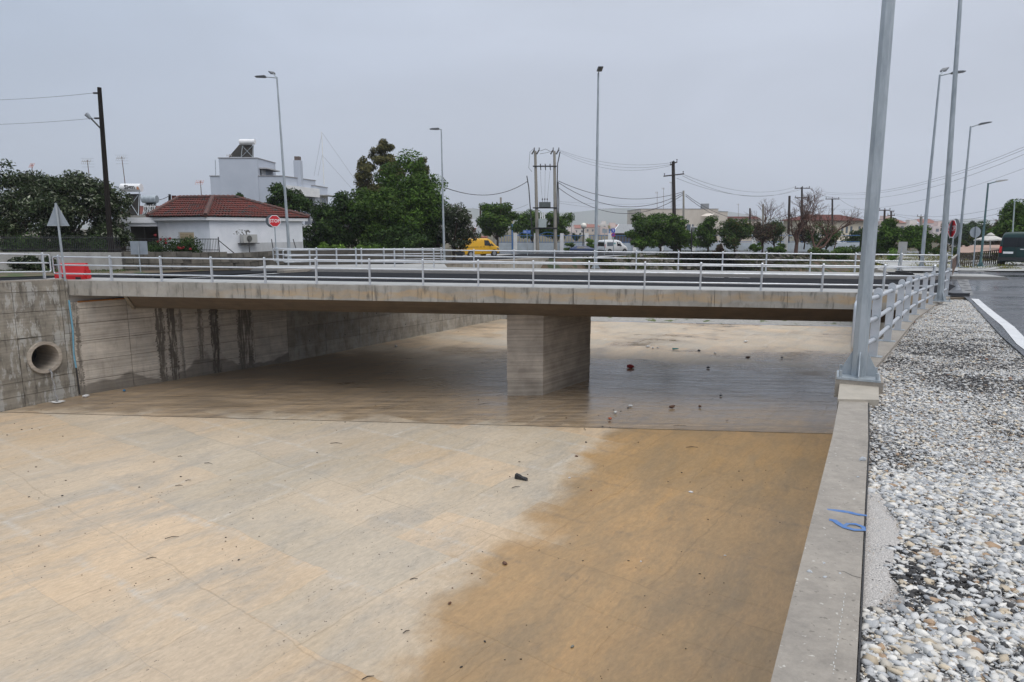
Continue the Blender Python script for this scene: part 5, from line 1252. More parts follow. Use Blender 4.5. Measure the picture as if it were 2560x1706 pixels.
# stone blocks on the stone stretch: the parts one can pick apart
stn = 0
for i, (a, b) in enumerate(zip(wpts[3:6], wpts[4:7])):
    pa, pb_ = q2(a[0], a[3]), q2(b[0], b[3]); d = (pb_-pa).normalized(); n_ = Vector((-d.y, d.x, 0)); Ln = (pb_-pa).length
    ht = zat(a[2], a[3]); nc = 4
    for c_ in range(nc):
        s = rnd.uniform(0, .3)
        while s < Ln-.3 and stn < 290:
            w_ = rnd.uniform(.35, .8); h_ = (ht+.25)/nc; z0 = -.25+c_*h_
            m = MB(); p = pa+d*(s+w_/2); dz = rnd.uniform(-.02, .02)
            m.box((p.x+n_.x*.03, p.y+n_.y*.03, z0+h_/2+dz), (w_*.94, .12+rnd.uniform(0, .05), h_*.9), math.atan2(d.y, d.x)); m.build('stone', stonem, cwall); s += w_; stn += 1
tag(sheet('roadside_verge', [(31, -60, -24), (35.3, -60, -18), (37.6, -60, -16.5), (38.5, -60, -14)], earth, zL, .05), kind='structure')
# pavement island at left bridge corner is the walkway slab end
isl = MB(); q = [BP(-15.5, 10.1), BP(-15.5, 12), BP(-13.5, 14.4), BP(-10, 15.5), BP(-6, 16.2), BP(-5, 12.2), BP(-14, 12.0)]
isl.prism([(x.x, x.y) for x in q], -.3, .045); tag(isl.build('pavement', conc_walk), kind='structure')

# dark iron garden fence under the oleanders
gf = thing('garden_fence', q2(60, 38.2)+Vector((0, 0, .9)), 'dark iron picket fence on the white wall under the oleanders', 'fence')
bar0 = None
for i in range(70):
    p = q2(-20+i*4.6, 38.1)
    if bar0 is None: bar0 = MB().box((0, 0, 0), (.025, .025, .9)).build('picket', blackm, gf, world=False); o = bar0
    else: o = bar0.copy(); col.objects.link(o); o.parent = gf
    o.location = Vector((p.x, p.y, zat(631, 37.8)+.45))-gf.location
for z in (.15, .78): MB().tube(q2(-20, 38.1)+Vector((0, 0, zat(631, 37.8)+z)), q2(300, 38.1)+Vector((0, 0, zat(631, 37.8)+z)), .02, n=5).build('rail', blackm, gf)

# white two-storey house
wh = thing('white_house', q2(640, 72), 'two-storey pale blue-white flat-roofed house behind the cottage', 'house')
def vol(pxa, pxb, Ya, Yb, pyt, back, z0=-.5, name='wall', mat=greyblue, par=wh, cap=True):
    a, b = q2(pxa, Ya), q2(pxb, Yb); d = (b-a).normalized(); n_ = Vector((-d.y, d.x, 0)); q = [a, b, b+n_*back, a+n_*back]
    zt = zat(pyt, Ya); MB().prism([(p.x, p.y) for p in q], z0, zt).build(name, mat, par)
    if cap:
        g = [a-n_*.06-d*.06, b-n_*.06+d*.06, b+n_*(back+.06)+d*.06, a+n_*(back+.06)-d*.06]; MB().prism([(p.x, p.y) for p in g], zt, zt+.07).build('parapet_cap', M('cap_grey', (.28, .27, .27), rough=.7), par)
    return a, b, zt
vol(536, 714, 72, 72, 441, 8)
vol(560, 654, 71.9, 71.9, 396, 5.5, z0=4)
a, b = q2(654.2, 71.95), q2(691, 76.5); zt = zat(396, 71.9); MB().prism([(p.x, p.y) for p in (a, b, b+Vector((-3, 1, 0)), a+Vector((-3, 3, 0)))], 4, zt).build('wall', greyblue, wh)
on_facade(wh, a, b, .14, .5, 6.6, zt-.9, 'door_shade_plate', M('recess_shade', (.09, .10, .12), rough=.8), off=.02); on_facade(wh, a, b, .22, .5, 6.6, zt-1.0, 'door', whitep, off=.04)  # dark flat plate paints the shade of the recess around the door
on_facade(wh, a, b, .1, 1.0, zt-1.0, zt-.88, 'awning', M('awning_grey', (.45, .45, .45), rough=.6), off=.8, th=.8)
a, b, zt = vol(714.2, 795, 72, 79, 441, 8)
on_facade(wh, a, b, .02, .98, zt-1.85, zt-.9, 'parapet_band', whitep, off=.55, th=.55)
on_facade(wh, a, b, .60, .97, 1.8, zt-1.86, 'balcony_shade_plate', M('recess_shade_blue', (.12, .135, .165), rough=.8), off=.03)  # flat plate, the shade of the balcony recess painted as its colour
on_facade(wh, a, b, .55, .99, zt-5.6, zt-4.9, 'balcony_slab', whitep, off=.9, th=.9)
for i in range(7): on_facade(wh, a, b, .57+i*.065, .575+i*.065, zt-4.9, zt-3.9, 'baluster', whitep, off=.85, th=.03)
for zz in (zt-3.9, zt-4.4): on_facade(wh, a, b, .56, .99, zz, zz+.06, 'balcony_rail', whitep, off=.87, th=.04)
a, b, zt = vol(792, 824, 78, 82, 465, 6)
on_facade(wh, a, b, .40, .85, zt-2.8, zt-1.0, 'window', whitep, off=.06); on_facade(wh, a, b, .46, .6, zt-2.6, zt-1.2, 'pane', glass2, off=.08); on_facade(wh, a, b, .65, .8, zt-2.6, zt-1.2, 'pane', glass2, off=.08)
on_facade(wh, a, b, .3, 1.4, zt-1.0, zt-.92, 'canopy', M('awning_grey', (.45, .45, .45)), off=1.2, th=1.2)
p0, p1 = q2(743, 75), q2(760, 75); ch = MB().prism([(p0.x, p0.y), (p1.x, p1.y), (p1.x, p1.y+.8), (p0.x, p0.y+.8)], 5, zat(401, 75)).build('chimney', greyblue, wh)
MB().prism([(p0.x+.1, p0.y+.08), (p1.x-.1, p1.y+.08), (p1.x-.1, p1.y+.7), (p0.x+.1, p0.y+.7)], zat(401, 75), zat(391, 75)).build('chimney_cap', M('cap_brown', (.14, .11, .10), rough=.8), wh)
rs = solar(620, 394, 74, 1.6, 'solar water heater with tilted dark panels on the white house roof', None, whitep, hz=1.6)
MB().add([(-2.3, .6, .1), (-.5, .6, .1), (.1, 1.2, 1.45), (-1.3, 1.2, 1.45)], [(0, 1, 2, 3)]).build('panel', MATS['collector_dark'], rs, world=False)
tag(MB().tube(P(538, 400, 72.5), P(539, 440, 72.5), .03, n=5).build('roof_pipe', galv), 'thin vertical pipe at the left edge of the white house roof', 'pipe')

# cream factory
fc = thing('factory_building', q2(1700, 120), 'stained cream flat-roofed building behind the round trees', 'building')
a, b, zt = vol(1600, 1792, 120, 120, 523, 14, z0=-1.2, mat=cream, par=fc)
on_facade(fc, a, b, .60, .65, zt-3.9, zt-2.6, 'window', glass2, off=.05); on_facade(fc, a, b, .67, .69, zt-3.9, zt-2.6, 'window', glass2, off=.05)
on_facade(fc, a, b, .662, .668, zt-3.9, zt-2.6, 'mullion', whitep, off=.07)
wn0, wn1 = (1725-1600)/192, (1772-1600)/192
on_facade(fc, a, b, wn0, wn1, zt-7.0, zt-3.0, 'window_frame', whitep, off=.06)
for i in range(3):
    for j in range(3):
        t0 = wn0+(wn1-wn0)*(i+.06)/3; t1 = wn0+(wn1-wn0)*(i+.94)/3; on_facade(fc, a, b, t0, t1, zt-7.0+1.33*j+.09, zt-7.0+1.33*(j+1)-.09, 'pane', M('greyglass', (.16, .17, .17), rough=.15), off=.09)
on_facade(fc, a, b, .95, .99, zt-7.5, zt-4, 'stain', M('rusty_plaster', (.25, .17, .11), rough=.9), off=.03)
a, b, zt = vol(1792.3, 1816, 120.2, 120.2, 530, 10, z0=-1.2, mat=cream, par=fc)
MB().box(P(1762, 517, 122), (1.2, 1, 1)).build('roof_unit', M('unit_grey', (.25, .26, .27), rough=.6), fc)
a = P(1758, 540, 118); MB().add([P(1752, 540, 118), P(1784, 541, 118), P(1786, 534, 119.5), P(1766, 534, 119.5)], [(0, 1, 2, 3)]).build('lean_roof', cream, fc)
rf = thing('red_roofed_house', q2(1850, 150), 'strip of red tiled roof just right of the cream factory', 'house'); a, b = q2(1816, 150), q2(1900, 150)
MB().prism([(p.x, p.y) for p in (a, b, b+Vector((0, 5, 0)), a+Vector((0, 5, 0)))], -1.2, zat(547, 150)).build('wall', cream, rf); z0, z1 = zat(548, 150), zat(541, 150)
MB().add([(a.x, a.y-.3, z0), (b.x, b.y-.3, z0), (b.x, b.y+3, z1), (a.x, a.y+3, z1)], [(0, 1, 2, 3)]).build('roof', tilem, rf)
ch = thing('cream_house', q2(2090, 128), 'two-storey cream house with red hip roof behind the bare tree', 'house')
a, b = q2(1990, 128), q2(2155, 136); bk3 = Vector((1, 9, 0)); cr2 = M('cream_bright', (.66, .60, .48), (.60, .54, .44), .3, .8)
MB().prism([(p.x, p.y) for p in (a, b, b+bk3, a+bk3)], -1.2, zat(551, 128)).build('wall', cr2, ch)
z0 = zat(551, 128); z1 = zat(535, 130); e = .8; r1, r2_ = a.lerp(b, .25)+bk3*.5, a.lerp(b, .75)+bk3*.5
ee = [a+Vector((-e, -e, z0)), b+Vector((e, -e, z0)), b+bk3+Vector((e, e, z0)), a+bk3+Vector((-e, e, z0))]
MB().add(ee+[r1+Vector((0, 0, z1)), r2_+Vector((0, 0, z1))], [(0, 1, 5, 4), (1, 2, 5), (2, 3, 4, 5), (3, 0, 4)]).build('roof', tilem, ch)
for t in (.66, .73, .80, .93): on_facade(ch, a, b, t, t+.03, z0-2.4, z0-1.1, 'window', glass2, off=.05)
on_facade(ch, a, b, .55, .95, z0-4.2, z0-3.8, 'balcony_band', whitep, off=.5, th=.5)
# canopy shed
sh_ = thing('metal_shed', q2(1580, 108), 'low shed with grey corrugated roof left of the round tree', 'shed'); a, b = q2(1530, 108), q2(1640, 108)
z0, z1 = zat(583, 108), zat(561, 112)
MB().add([(a.x, a.y, z0), (b.x, b.y, z0), (b.x, b.y+5, z1), (a.x+1.8, a.y+5, z1)], [(0, 1, 2, 3)]).build('roof', M('corrugated', (.20, .21, .22), (.26, .27, .28), 3, .6, stretch=(6, .2, 1)), sh_)
MB().tube((a.x, a.y-.05, z0), (a.x+1.8, a.y+5, z1), .07, n=5).build('bargeboard', whitep, sh_)
MB().prism([(a.x+.3, a.y+.4), (b.x, b.y+.4), (b.x, b.y+4.6), (a.x+1.9, a.y+4.6)], -1.2, z0-.05).build('wall', M('shed_dark', (.10, .09, .085), rough=.9), sh_)

# long white base wall with blue rails
bf = thing('blue_fence', q2(1300, 97)+Vector((0, 0, -.9)), 'long low white wall topped with blue iron railings across the far road', 'fence')
fy = 97; wpx = [1232, 1284, 1335, 1400, 1462, 1520, 1582, 1650, 1730, 1800, 1880, 1960, 2040, 2150]
bluew = M('pale_blue_wall', (.48, .54, .60), (.40, .45, .50), 1.5, .85, bump=.2)
zb_, zm, zt_ = -1.1, zat(608, fy), zat(589, fy)
for i, (x0, x1) in enumerate(zip(wpx, wpx[1:])):
    a, b = q2(x0, fy), q2(x1, fy+ (0 if x1 < 1700 else 4))
    MB().prism([(a.x+.02, a.y), (b.x-.02, b.y), (b.x-.02, b.y+.2), (a.x+.02, a.y+.2)], zb_, zm).build('wall_bay', bluew, bf)
    MB().box((a.x+.25, a.y-.06, (zb_+zt_+.3)/2), (.5, .32, zt_+.3-zb_)).build('pillar', whitep if i not in (0,) else dirtyw, bf)
    for z in (zm+.12, zt_-.02): MB().tube((a.x, a.y+.1, z), (b.x, b.y+.1, z), .05, n=4).build('rail', bluep, bf)
    n_ = max(3, int((b.x-a.x)/.45))
    if x1 < 1660:
        for k in range(n_): x = lerp(a.x+.4, b.x-.1, k/n_); MB().box((x, a.y+.1, (zm+zt_)/2), (.05, .05, zt_-zm)).build('bar', bluep, bf)
    if 1280 < x0 < 1400:
        q = [(lerp(a.x+.4, b.x-.2, t), a.y+.08, zt_+.55*math.sin(math.pi*t)-.1) for t in [k/12 for k in range(13)]]; MB().path(q, .05, 4).build('arch', bluep, bf)
for px, mat, lab in ((1280, bluep, 'blue lamp post with a small yellow head by the round tree'), ):
    b = P(px+1, 624, 95); t = P(px, 560, 95); r_ = thing('garden_lamp', b, lab, 'lamp'); MB().tube(b, t, .11, n=8).build('pole', mat, r_); MB().tube(t, t+Vector((0, 0, .5)), .1, .16, 8).build('lamp_head', M('lamp_yellow', (.5, .42, .22), rough=.5), r_)
b = P(1457, 624, 93); t = P(1459, 572, 93); r_ = thing('garden_lamp', b, 'black lamp post with a round white globe near the blue fence', 'lamp'); MB().tube(b, t, .07, n=8).build('pole', blackm, r_)
bpy_s = []; m = MB(); n1_, n2_ = 12, 8; c = t+Vector((0, 0, .38)); v = []; f = []
for i in range(n2_+1):
    for j in range(n1_): th = math.pi*i/n2_; ph = 2*math.pi*j/n1_; v.append(c+Vector((math.sin(th)*math.cos(ph), math.sin(th)*math.sin(ph), math.cos(th)))*.40)
for i in range(n2_):
    for j in range(n1_): f.append((i*n1_+j, i*n1_+(j+1) % n1_, (i+1)*n1_+(j+1) % n1_, (i+1)*n1_+j))
mesh_obj('globe', v, f, M('globe_white', (.75, .73, .66), rough=.3), r_, smooth=True)
b = P(1524, 620, 100); t = P(1523, 572, 100); r_ = thing('garden_lamp', b, 'blue lamp post with a lantern behind the tow-away sign', 'lamp'); MB().tube(b, t, .08, n=6).build('pole', bluep, r_); MB().tube(t, t+Vector((0, 0, .45)), .12, .2, 6).build('lamp_head', M('lamp_yellow', (.5, .42, .22)), r_)
b = P(1729, 645, 80); t = P(1729, 576, 80); r_ = thing('garden_lamp', b, 'slim black lamp pole in front of the gridded factory window', 'lamp'); MB().tube(b, t, .07, n=6).build('pole', blackm, r_); MB().tube(t, t+Vector((0, 0, .15)), .12, .05, 6).build('cap', blackm, r_)
# parked blue car roof glimpsed, as a low car
st = [(-2.0, .4, .7, .78, .7, .6), (-1.8, .3, .85, 1.0, .82, .7), (-1.2, .28, .88, 1.36, .84, .62), (.2, .28, .88, 1.40, .84, .62), (.9, .28, .86, .98, .84, .7), (1.8, .3, .75, .82, .78, .66), (2.0, .38, .6, .66, .66, .55)]
ca = P(1462, 634, 90)
vehicle('parked_car', ca, R(-3), 'low dark blue car parked by the fence under the globe lamp', 'car', 4, 1.7, 1.4, M('car_blue', (.01, .03, .10), rough=.25), st, [('side_window', [(-1.1, .93), (.7, .93), (.2, 1.3), (-1.0, 1.3)], glass)], [('bumper', (-1.98, 0, .45), (.12, 1.5, .2), blackm)], [(-1.25, .3), (1.25, .3)])
bpy.data.objects['parked_car'].scale = (1, 1, .72)
# building left of the round tree
lb = thing('pale_house', q2(1170, 110), 'pale house with a reddish roof glimpsed behind the yellow van', 'house'); a, b = q2(1140, 110), q2(1215, 110)
MB().prism([(p.x, p.y) for p in (a, b, b+Vector((0, 8, 0)), a+Vector((0, 8, 0)))], -1.2, zat(592, 110)).build('wall', M('pink_wall', (.35, .12, .10), (.28, .10, .08), 1, .8), lb)
MB().prism([(p.x, p.y) for p in (a+Vector((0, 2, 0)), q2(1192, 112), q2(1192, 112)+Vector((0, 6, 0)), a+Vector((0, 8, 0)))], zat(592, 110), zat(547, 110)).build('upper_wall', plaster, lb)
MB().prism([(p.x, p.y) for p in (q2(1160, 111.9), q2(1181, 111.9), q2(1181, 114), q2(1160, 114))], zat(547, 112), zat(537, 112)).build('roof_room', M('brownish', (.18, .14, .13), rough=.9), lb)
z0, z1 = zat(580, 110), zat(566, 110); MB().add([(a.x-.2, a.y-.4, z0), (b.x-1, b.y-.4, z0), (b.x-2, b.y+3, z1), (a.x, a.y+3, z1)], [(0, 1, 2, 3)]).build('roof', tilem, lb)
# far town
k = 0
tints = [(.55, .52, .50), (.60, .46, .42), (.62, .60, .58), (.50, .44, .40), (.58, .50, .44)]
for (x0, x1, y, Y, side_) in ((1402, 1440, 577, 330, 0), (1432, 1462, 571, 360, 1), (1440, 1475, 566, 420, 2), (1462, 1500, 569, 380, 3), (1478, 1530, 561, 430, 2), (1500, 1550, 567, 350, 0), (1530, 1575, 570, 380, 1), (2160, 2200, 560, 330, 2), (2196, 2232, 553, 260, 0), (2224, 2262, 558, 240, 3), (2258, 2300, 562, 280, 2), (2296, 2345, 558, 300, 1), (2330, 2372, 566, 280, 0), (1380, 1412, 583, 300, 1)):
    a, b = q2(x0, Y), q2(x1, Y); zt = zat(y, Y); mt_ = M('town_wall_%d' % side_ if False else 'townwall' + 'abcd'[side_], tints[side_], tints[(side_+1) % 5], .1, .85)
    hs_ = thing('distant_house', a, ('far pale house at %s' % ['the left end beyond the blue fence', 'the transformer poles side under the haze', 'the foot of the lone antenna', 'the right of the globe lamp', 'mid picture, widest of the row', 'the left of the tow-away sign', 'the gap above the shed roof', 'the left of the pole beside the nearest lamp', 'the brown pole beside the nearest lamp', 'the thin far pole with short arms', 'the green bushes right of the thin pole', 'the short concrete pole', 'the gap left of the slanted STOP sign', 'the fence arch by the transformer poles'][k]), 'house', 'distant town houses'); k += 1
    bd = 12; MB().prism([(a.x, a.y), (b.x, b.y), (b.x, b.y+bd), (a.x, a.y+bd)], -1.3, zt).build('wall', mt_, hs_)
    if side_ in (1, 3):
        MB().add([(a.x-.3, a.y-.3, zt), (b.x+.3, b.y-.3, zt), (b.x-1, b.y+bd/2, zt+1.8), (a.x+1, a.y+bd/2, zt+1.8)], [(0, 1, 2, 3)]).build('roof', M('town_roof', (.28, .12, .09), (.22, .10, .08), .3, .85), hs_)
    else: MB().box(((a.x+b.x)/2+1.5, a.y+4, zt+1), (3, 3, 2)).build('roof_room', mt_, hs_)
    nw = max(2, int((b.x-a.x)/2.6))
    for i in range(nw):
        for fl in range(max(1, int((zt+1)/3))):
            t = (i+.35)/nw; on_facade(hs_, a, b, t, t+.35/nw, zt-2.2-3*fl, zt-1.0-3*fl, 'window', M('town_glass', (.12, .13, .15), rough=.3), off=.06)
b = P(1429, 610, 150); o = MB().tube(b, P(1429, 530, 150), .12, .06, 6).build('antenna_mast', M('mast_grey', (.32, .30, .31), rough=.6)); tag(o, 'lone thin grey mast over the far town right of the transformer poles', 'mast')
# right side: pink paving, umbrella, fences, kerb
pk = strip('pink_paving', [P(2400, 632, 60), P(2540, 632, 60), P(2540, 612, 78), P(2400, 614, 78)], M('pink_gravel', (.40, .27, .21), (.32, .22, .18), 3, .9))
um = thing('market_umbrella', P(2474, 652, 52), 'pale square parasol standing left of the green van', 'umbrella')
MB().tube(P(2474, 652, 52), P(2477, 586, 52), .035, n=6).build('pole', whitep, um)
c = P(2477, 586, 52); v = [c]; 
for i in range(8): t = 2*math.pi*i/8; rr = 1.05*(1 if i % 2 else .86); v.append(c+Vector((math.cos(t)*rr, math.sin(t)*rr, -.42 if i % 2 else -.36)))
v2 = [x-Vector((0, 0, .09)) for x in v[1:]]
mesh_obj('canopy', v+v2, [(0, i, i % 8+1) for i in range(1, 9)] + [(i, i+8, (i % 8)+9, i % 8+1) for i in range(1, 9)], M('canvas', (.55, .53, .49), (.45, .43, .40), 3, .8), um)
MB().tube(c-Vector((0, 0, .05)), c+Vector((0, 0, .12)), .28, .05, 8).build('vent', MATS['canvas'], um)
fe = thing('wooden_fence', P(2400, 668, 44), 'dark weathered wooden fence behind the kerb at right', 'fence')
for i in range(26):
    px = 2400+i*5.2; a = P(px, 672-i*.7, 45+i*.25); MB().box(a+Vector((0, 0, .5)), (.07, .03, 1.0)).build('slat', M('fence_wood', (.05, .04, .03), (.08, .06, .045), 4, .85), fe)
for dz in (.3, .95): MB().tube(P(2396, 672, 45)+Vector((0, 0, dz)), P(2532, 654, 51.5)+Vector((0, 0, dz)), .04, n=4).build('rail', MATS['fence_wood'], fe)
hr = thing('handrail', P(2378, 705, 34), 'brown sloping timber side panel at the end of the right bank railing', 'panel')
MB().add([P(2381, 690, 33), P(2392, 662, 42), P(2392, 640, 42), P(2381, 648, 33)], [(0, 1, 2, 3)]).build('board', M('rusty_board', (.13, .07, .04), (.08, .045, .03), 3, .8), hr)
MB().tube(P(2379, 648, 33), P(2393, 637, 42), .05, n=5).build('cap_rail', M('grey_timber', (.35, .33, .30), rough=.8), hr)
kb = thing('kerb', P(2450, 674, 41), 'pale concrete kerb along the far side of the wet road at right', 'kerb')
kp = [(P(2396, 675, 41.0)), P(2440, 676, 40.6), P(2480, 672, 42), P(2505, 666, 45), P(2600, 664, 46)]
for a, b in zip(kp, kp[1:]):
    n_ = max(1, int((b-a).length/1.0))
    for i in range(n_):
        p, q = a.lerp(b, i/n_), a.lerp(b, (i+1)/n_); d = (q-p).normalized(); nv = Vector((-d.y, d.x, 0)); MB().prism([(x.x, x.y) for x in (p+d*.008, q-d*.008, q-d*.008+nv*.3, p+d*.008+nv*.3)], -.5, -.2+.0).build('kerbstone', conc_walk, kb)
tag(sheet('pavement_right', [(41.3, 23.6, 60), (44, 25, 60), (52, 28, 60), (60, 31, 62)], conc_walk, zR, .07), kind='structure')

# ------------------------------------------------------------------ vegetation
def leaves(centers, radii, n, size, cols, weights, hang=0., flat=.35):
    """n leaf-sized quads gathered round clump centres"""
    K = len(centers); wgt = np.array([q_[0]**2*q_[2] for q_ in radii]); idx = rng.choice(K, n, p=wgt/wgt.sum()); c = np.array(centers)[idx]; r = np.array(radii)[idx]
    d = rng.normal(size=(n, 3)); d /= np.linalg.norm(d, axis=1)[:, None]; rad = rng.random(n)**.45
    p = c + d*(r*rad[:, None])
    nrm = d*.6 + rng.normal(size=(n, 3))*.6 + np.array([0, 0, .5]); nrm /= np.linalg.norm(nrm, axis=1)[:, None]
    t = rng.normal(size=(n, 3)); t[:, 2] -= hang; t -= nrm*(t*nrm).sum(1)[:, None]; t /= np.linalg.norm(t, axis=1)[:, None]
    b = np.cross(nrm, t); s = size*(.6+.8*rng.random(n))[:, None]
    q = np.stack([p-t*s, p+b*s*flat, p+t*s, p-b*s*flat], 1)
    cl = np.array(cols)[rng.choice(len(cols), n, p=weights)]
    cl = cl*(.66+.50*rng.random(n))[:, None]
    kt = .7+.6*rng.random(K); cl = cl*kt[idx][:, None]
    return q.reshape(-1, 3), np.repeat(cl, 4, axis=0)
def crown_clumps(c, rx, ry, rz, k, cr, low=.0, cone=0., rag=.42):
    out = []; rr = []; o = rnd.uniform(0, 90)
    while len(out) < k:
        d = np.array([rnd.gauss(0, 1) for _ in range(3)]); d /= np.linalg.norm(d)
        lobe = .98-.42*rag+rag*(noise.noise(Vector((d[0]*1.6+o, d[1]*1.6, d[2]*1.6)))+.45)
        rad = rnd.random()**.36*min(1.06, lobe); q = d*rad
        if q[2] < -.8+low: continue
        t = (q[2]+1)/2; f = 1-cone*max(0, t-.05)
        out.append((c[0]+q[0]*rx*f, c[1]+q[1]*ry*f, c[2]+q[2]*rz)); s = cr*rnd.choice((.55, .7, .85, 1.0, 1.25))*(1-.45*cone*t); rr.append((s, s, s*rnd.uniform(.55, .9)))
    return out, rr
def limbs(mb, base, tips, r0, n=5):
    b = Vector(base)
    for t in tips:
        t = Vector(t); mid = b.lerp(t, .5)+Vector((rnd.uniform(-.3, .3), rnd.uniform(-.3, .3), rnd.uniform(.0, .4))); mb.path([b, mid, t], [r0, r0*.6, r0*.2], n)
GREEN = ([(.050, .105, .014), (.08, .15, .022), (.026, .058, .010), (.11, .175, .035)], [.4, .3, .2, .1])  # last tone is a leaf highlight painted as colour
DARK = ([(.026, .055, .012), (.042, .082, .018), (.014, .032, .008), (.075, .13, .03)], [.4, .3, .2, .1])
OLEA = ([(.034, .055, .020), (.055, .080, .032), (.016, .026, .010), (.42, .44, .34), (.18, .21, .13)], [.36, .27, .20, .06, .11])  # palest tones are flowers and leaf glints, painted as leaf colour
OLEA2 = ([(.045, .062, .032), (.07, .09, .05), (.03, .04, .02), (.30, .29, .27)], [.4, .3, .2, .1])
EUCA = ([(.11, .11, .045), (.15, .14, .05), (.07, .075, .035), (.20, .17, .07)], [.35, .3, .25, .1])
WARM = ([(.05, .09, .022), (.075, .12, .03), (.14, .10, .03), (.035, .06, .018)], [.42, .3, .1, .18])
REDD = ([(.075, .045, .030), (.055, .032, .024), (.10, .065, .035), (.05, .06, .02)], [.4, .3, .15, .15])
LIME = ([(.12, .22, .03), (.16, .27, .045), (.08, .15, .025)], [.4, .3, .3])
def tree(name, px, pyt, pyb, wpx, Y, pal, label, n=6000, size=.16, k=26, cr=None, zg=None, trunk=True, low=.0, hang=0., cy=None, depth=.8, group=None, bark=barkm, crownlow=.22, cat='tree', cone=0.):
    t = P(px, pyt, Y); b = P(px, pyb, Y); H = t.z-b.z; rx = wpx/F*(Y)*.5
    r_ = thing(name, b, label, cat, group)
    zc0 = b.z+H*crownlow; rz = (t.z-zc0)/2; c = (t.x, t.y, zc0+rz); crr = (cr or max(.35, rx*.38))*.86; k = int(k*1.35)
    if name in ('round_tree', 'street_tree', 'green_shrub_tree'): rx *= 1.14; n = int(n*.9); crr *= .8; k = int(k*1.3)
    cs, rr = crown_clumps(c, max(.1, rx-crr*.45), max(.1, rx*depth-crr*.3), max(.1, rz-crr*.35), k, crr, low, cone, .95 if name in ('round_tree', 'street_tree', 'green_shrub_tree') else .42)
    q, cl = leaves(cs, rr, n, size, *pal, hang=hang)
    np_mesh('crown', q, np.arange(len(q)).reshape(-1, 4), leafm, cl, r_)
    if trunk:
        m = MB(); top = Vector((b.x+rnd.uniform(-.2, .2), b.y, zc0+rz*.5)); r0 = max(.08, H*.028)
        m.path([b-Vector((0, 0, .2)), b.lerp(top, .5)+Vector((rnd.uniform(-.15, .15), 0, 0)), top], [r0, r0*.8, r0*.5], 7)
        limbs(m, b.lerp(top, .55), rnd.sample(cs, min(len(cs), 9)), r0*.5); m.build('trunk', bark, r_)
    return r_
def bush(px, pyt, pyb, wpx, Y, pal, label, n=1500, size=.12, k=10, name='bush', group=None, **kw): return tree(name, px, pyt, pyb, wpx, Y, pal, label, n, size, k, trunk=False, crownlow=-.1, cat='bush', group=group, **kw)
# far-left oleanders
tree('oleander_tree', 30, 402, 662, 245, 43, OLEA, 'large dark oleander at the left edge behind the white wall', 15000, .125, 44, cr=.95, crownlow=.12)
tree('oleander_tree', 165, 414, 668, 215, 42, OLEA, 'large dark oleander behind the triangular sign', 15000, .125, 44, cr=.9, crownlow=.14)
tree('oleander_tree', 268, 446, 665, 110, 44, OLEA, 'narrower oleander right of the black tarred pole', 8000, .12, 28, cr=.75, crownlow=.14)
bush(75, 628, 690, 105, 37.0, OLEA, 'low oleander shoots hanging over the white wall at far left', 2600, .11)
bush(60, 585, 650, 190, 40.5, DARK, 'dark undergrowth behind the iron fence at the left edge', 5200, .12, 22, depth=.4)
bush(205, 590, 650, 150, 41, DARK, 'dark undergrowth behind the iron fence by the black pole', 4200, .12, 20, depth=.4)
tree('oleander_tree', -190, 405, 664, 230, 43, OLEA, 'oleander beyond the left edge of the photograph, next to the leftmost one', 7000, .16, 30, cr=.95, crownlow=.12)
tree('oleander_tree', -420, 415, 664, 240, 45, DARK, 'dark tree farther beyond the left edge of the photograph', 6000, .17, 28, cr=1.0, crownlow=.1)
tree('street_tree', 2700, 500, 650, 150, 62, GREEN, 'green tree beyond the right edge, past the green van', 6000, .18, 28, cr=1.1, crownlow=.12)
# behind cottage
tree('garden_tree', 612, 462, 560, 80, 60, DARK, 'small dark green tree over the cottage ridge, left one', 5000, .15, 20, crownlow=.0)
tree('garden_tree', 712, 450, 600, 118, 58, DARK, 'dark green tree between the cottage roof and the balcony', 9000, .15, 32, crownlow=.0)
tree('garden_tree', 660, 500, 600, 80, 60, DARK, 'low dark green tree between the two trees over the cottage roof', 3500, .15, 18, crownlow=.0)
# big mass
tree('eucalyptus_tree', 957, 341, 640, 150, 68, EUCA, 'tall yellowish eucalyptus topping the dark trees', 11000, .15, 46, cr=.8, crownlow=.38, hang=1.2, cone=.72)
tree('eucalyptus_tree', 908, 395, 640, 66, 66, EUCA, 'lower yellowish eucalyptus crown at the left of the tall one', 4500, .15, 24, cr=.7, crownlow=.40, hang=1.2, cone=.4)
tree('eucalyptus_tree', 1052, 385, 640, 70, 70, EUCA, 'small yellowish treetop right of the tall eucalyptus', 4000, .15, 20, cr=.7, cone=.5, crownlow=.5, hang=1.0)
tree('broadleaf_tree', 1015, 392, 655, 235, 60, GREEN, 'biggest dark green tree of the clump left of the yellow van', 32000, .15, 80, cr=1.25, crownlow=.02)
tree('broadleaf_tree', 1000, 560, 655, 190, 56, DARK, 'low dark growth at the front of the tree clump behind the railing', 11000, .14, 34, cr=.9, crownlow=-.1, trunk=False)
tree('broadleaf_tree', 925, 455, 650, 175, 58, GREEN, 'dark broad tree in the middle of the clump', 17000, .15, 42, cr=1.15, crownlow=.05)
tree('broadleaf_tree', 845, 480, 650, 125, 57, DARK, 'dark bushy tree at the left end of the clump by the cottage', 11000, .15, 34, cr=1.0, crownlow=.02)
tree('broadleaf_tree', 800, 505, 650, 110, 56, DARK, 'low dark tree touching the cottage corner', 7000, .15, 24, cr=.9, crownlow=.0)
tree('broadleaf_tree', 1090, 480, 655, 100, 60, DARK, 'dark tree behind the single-armed lamp post', 8000, .15, 30, cr=1.0, crownlow=.02)
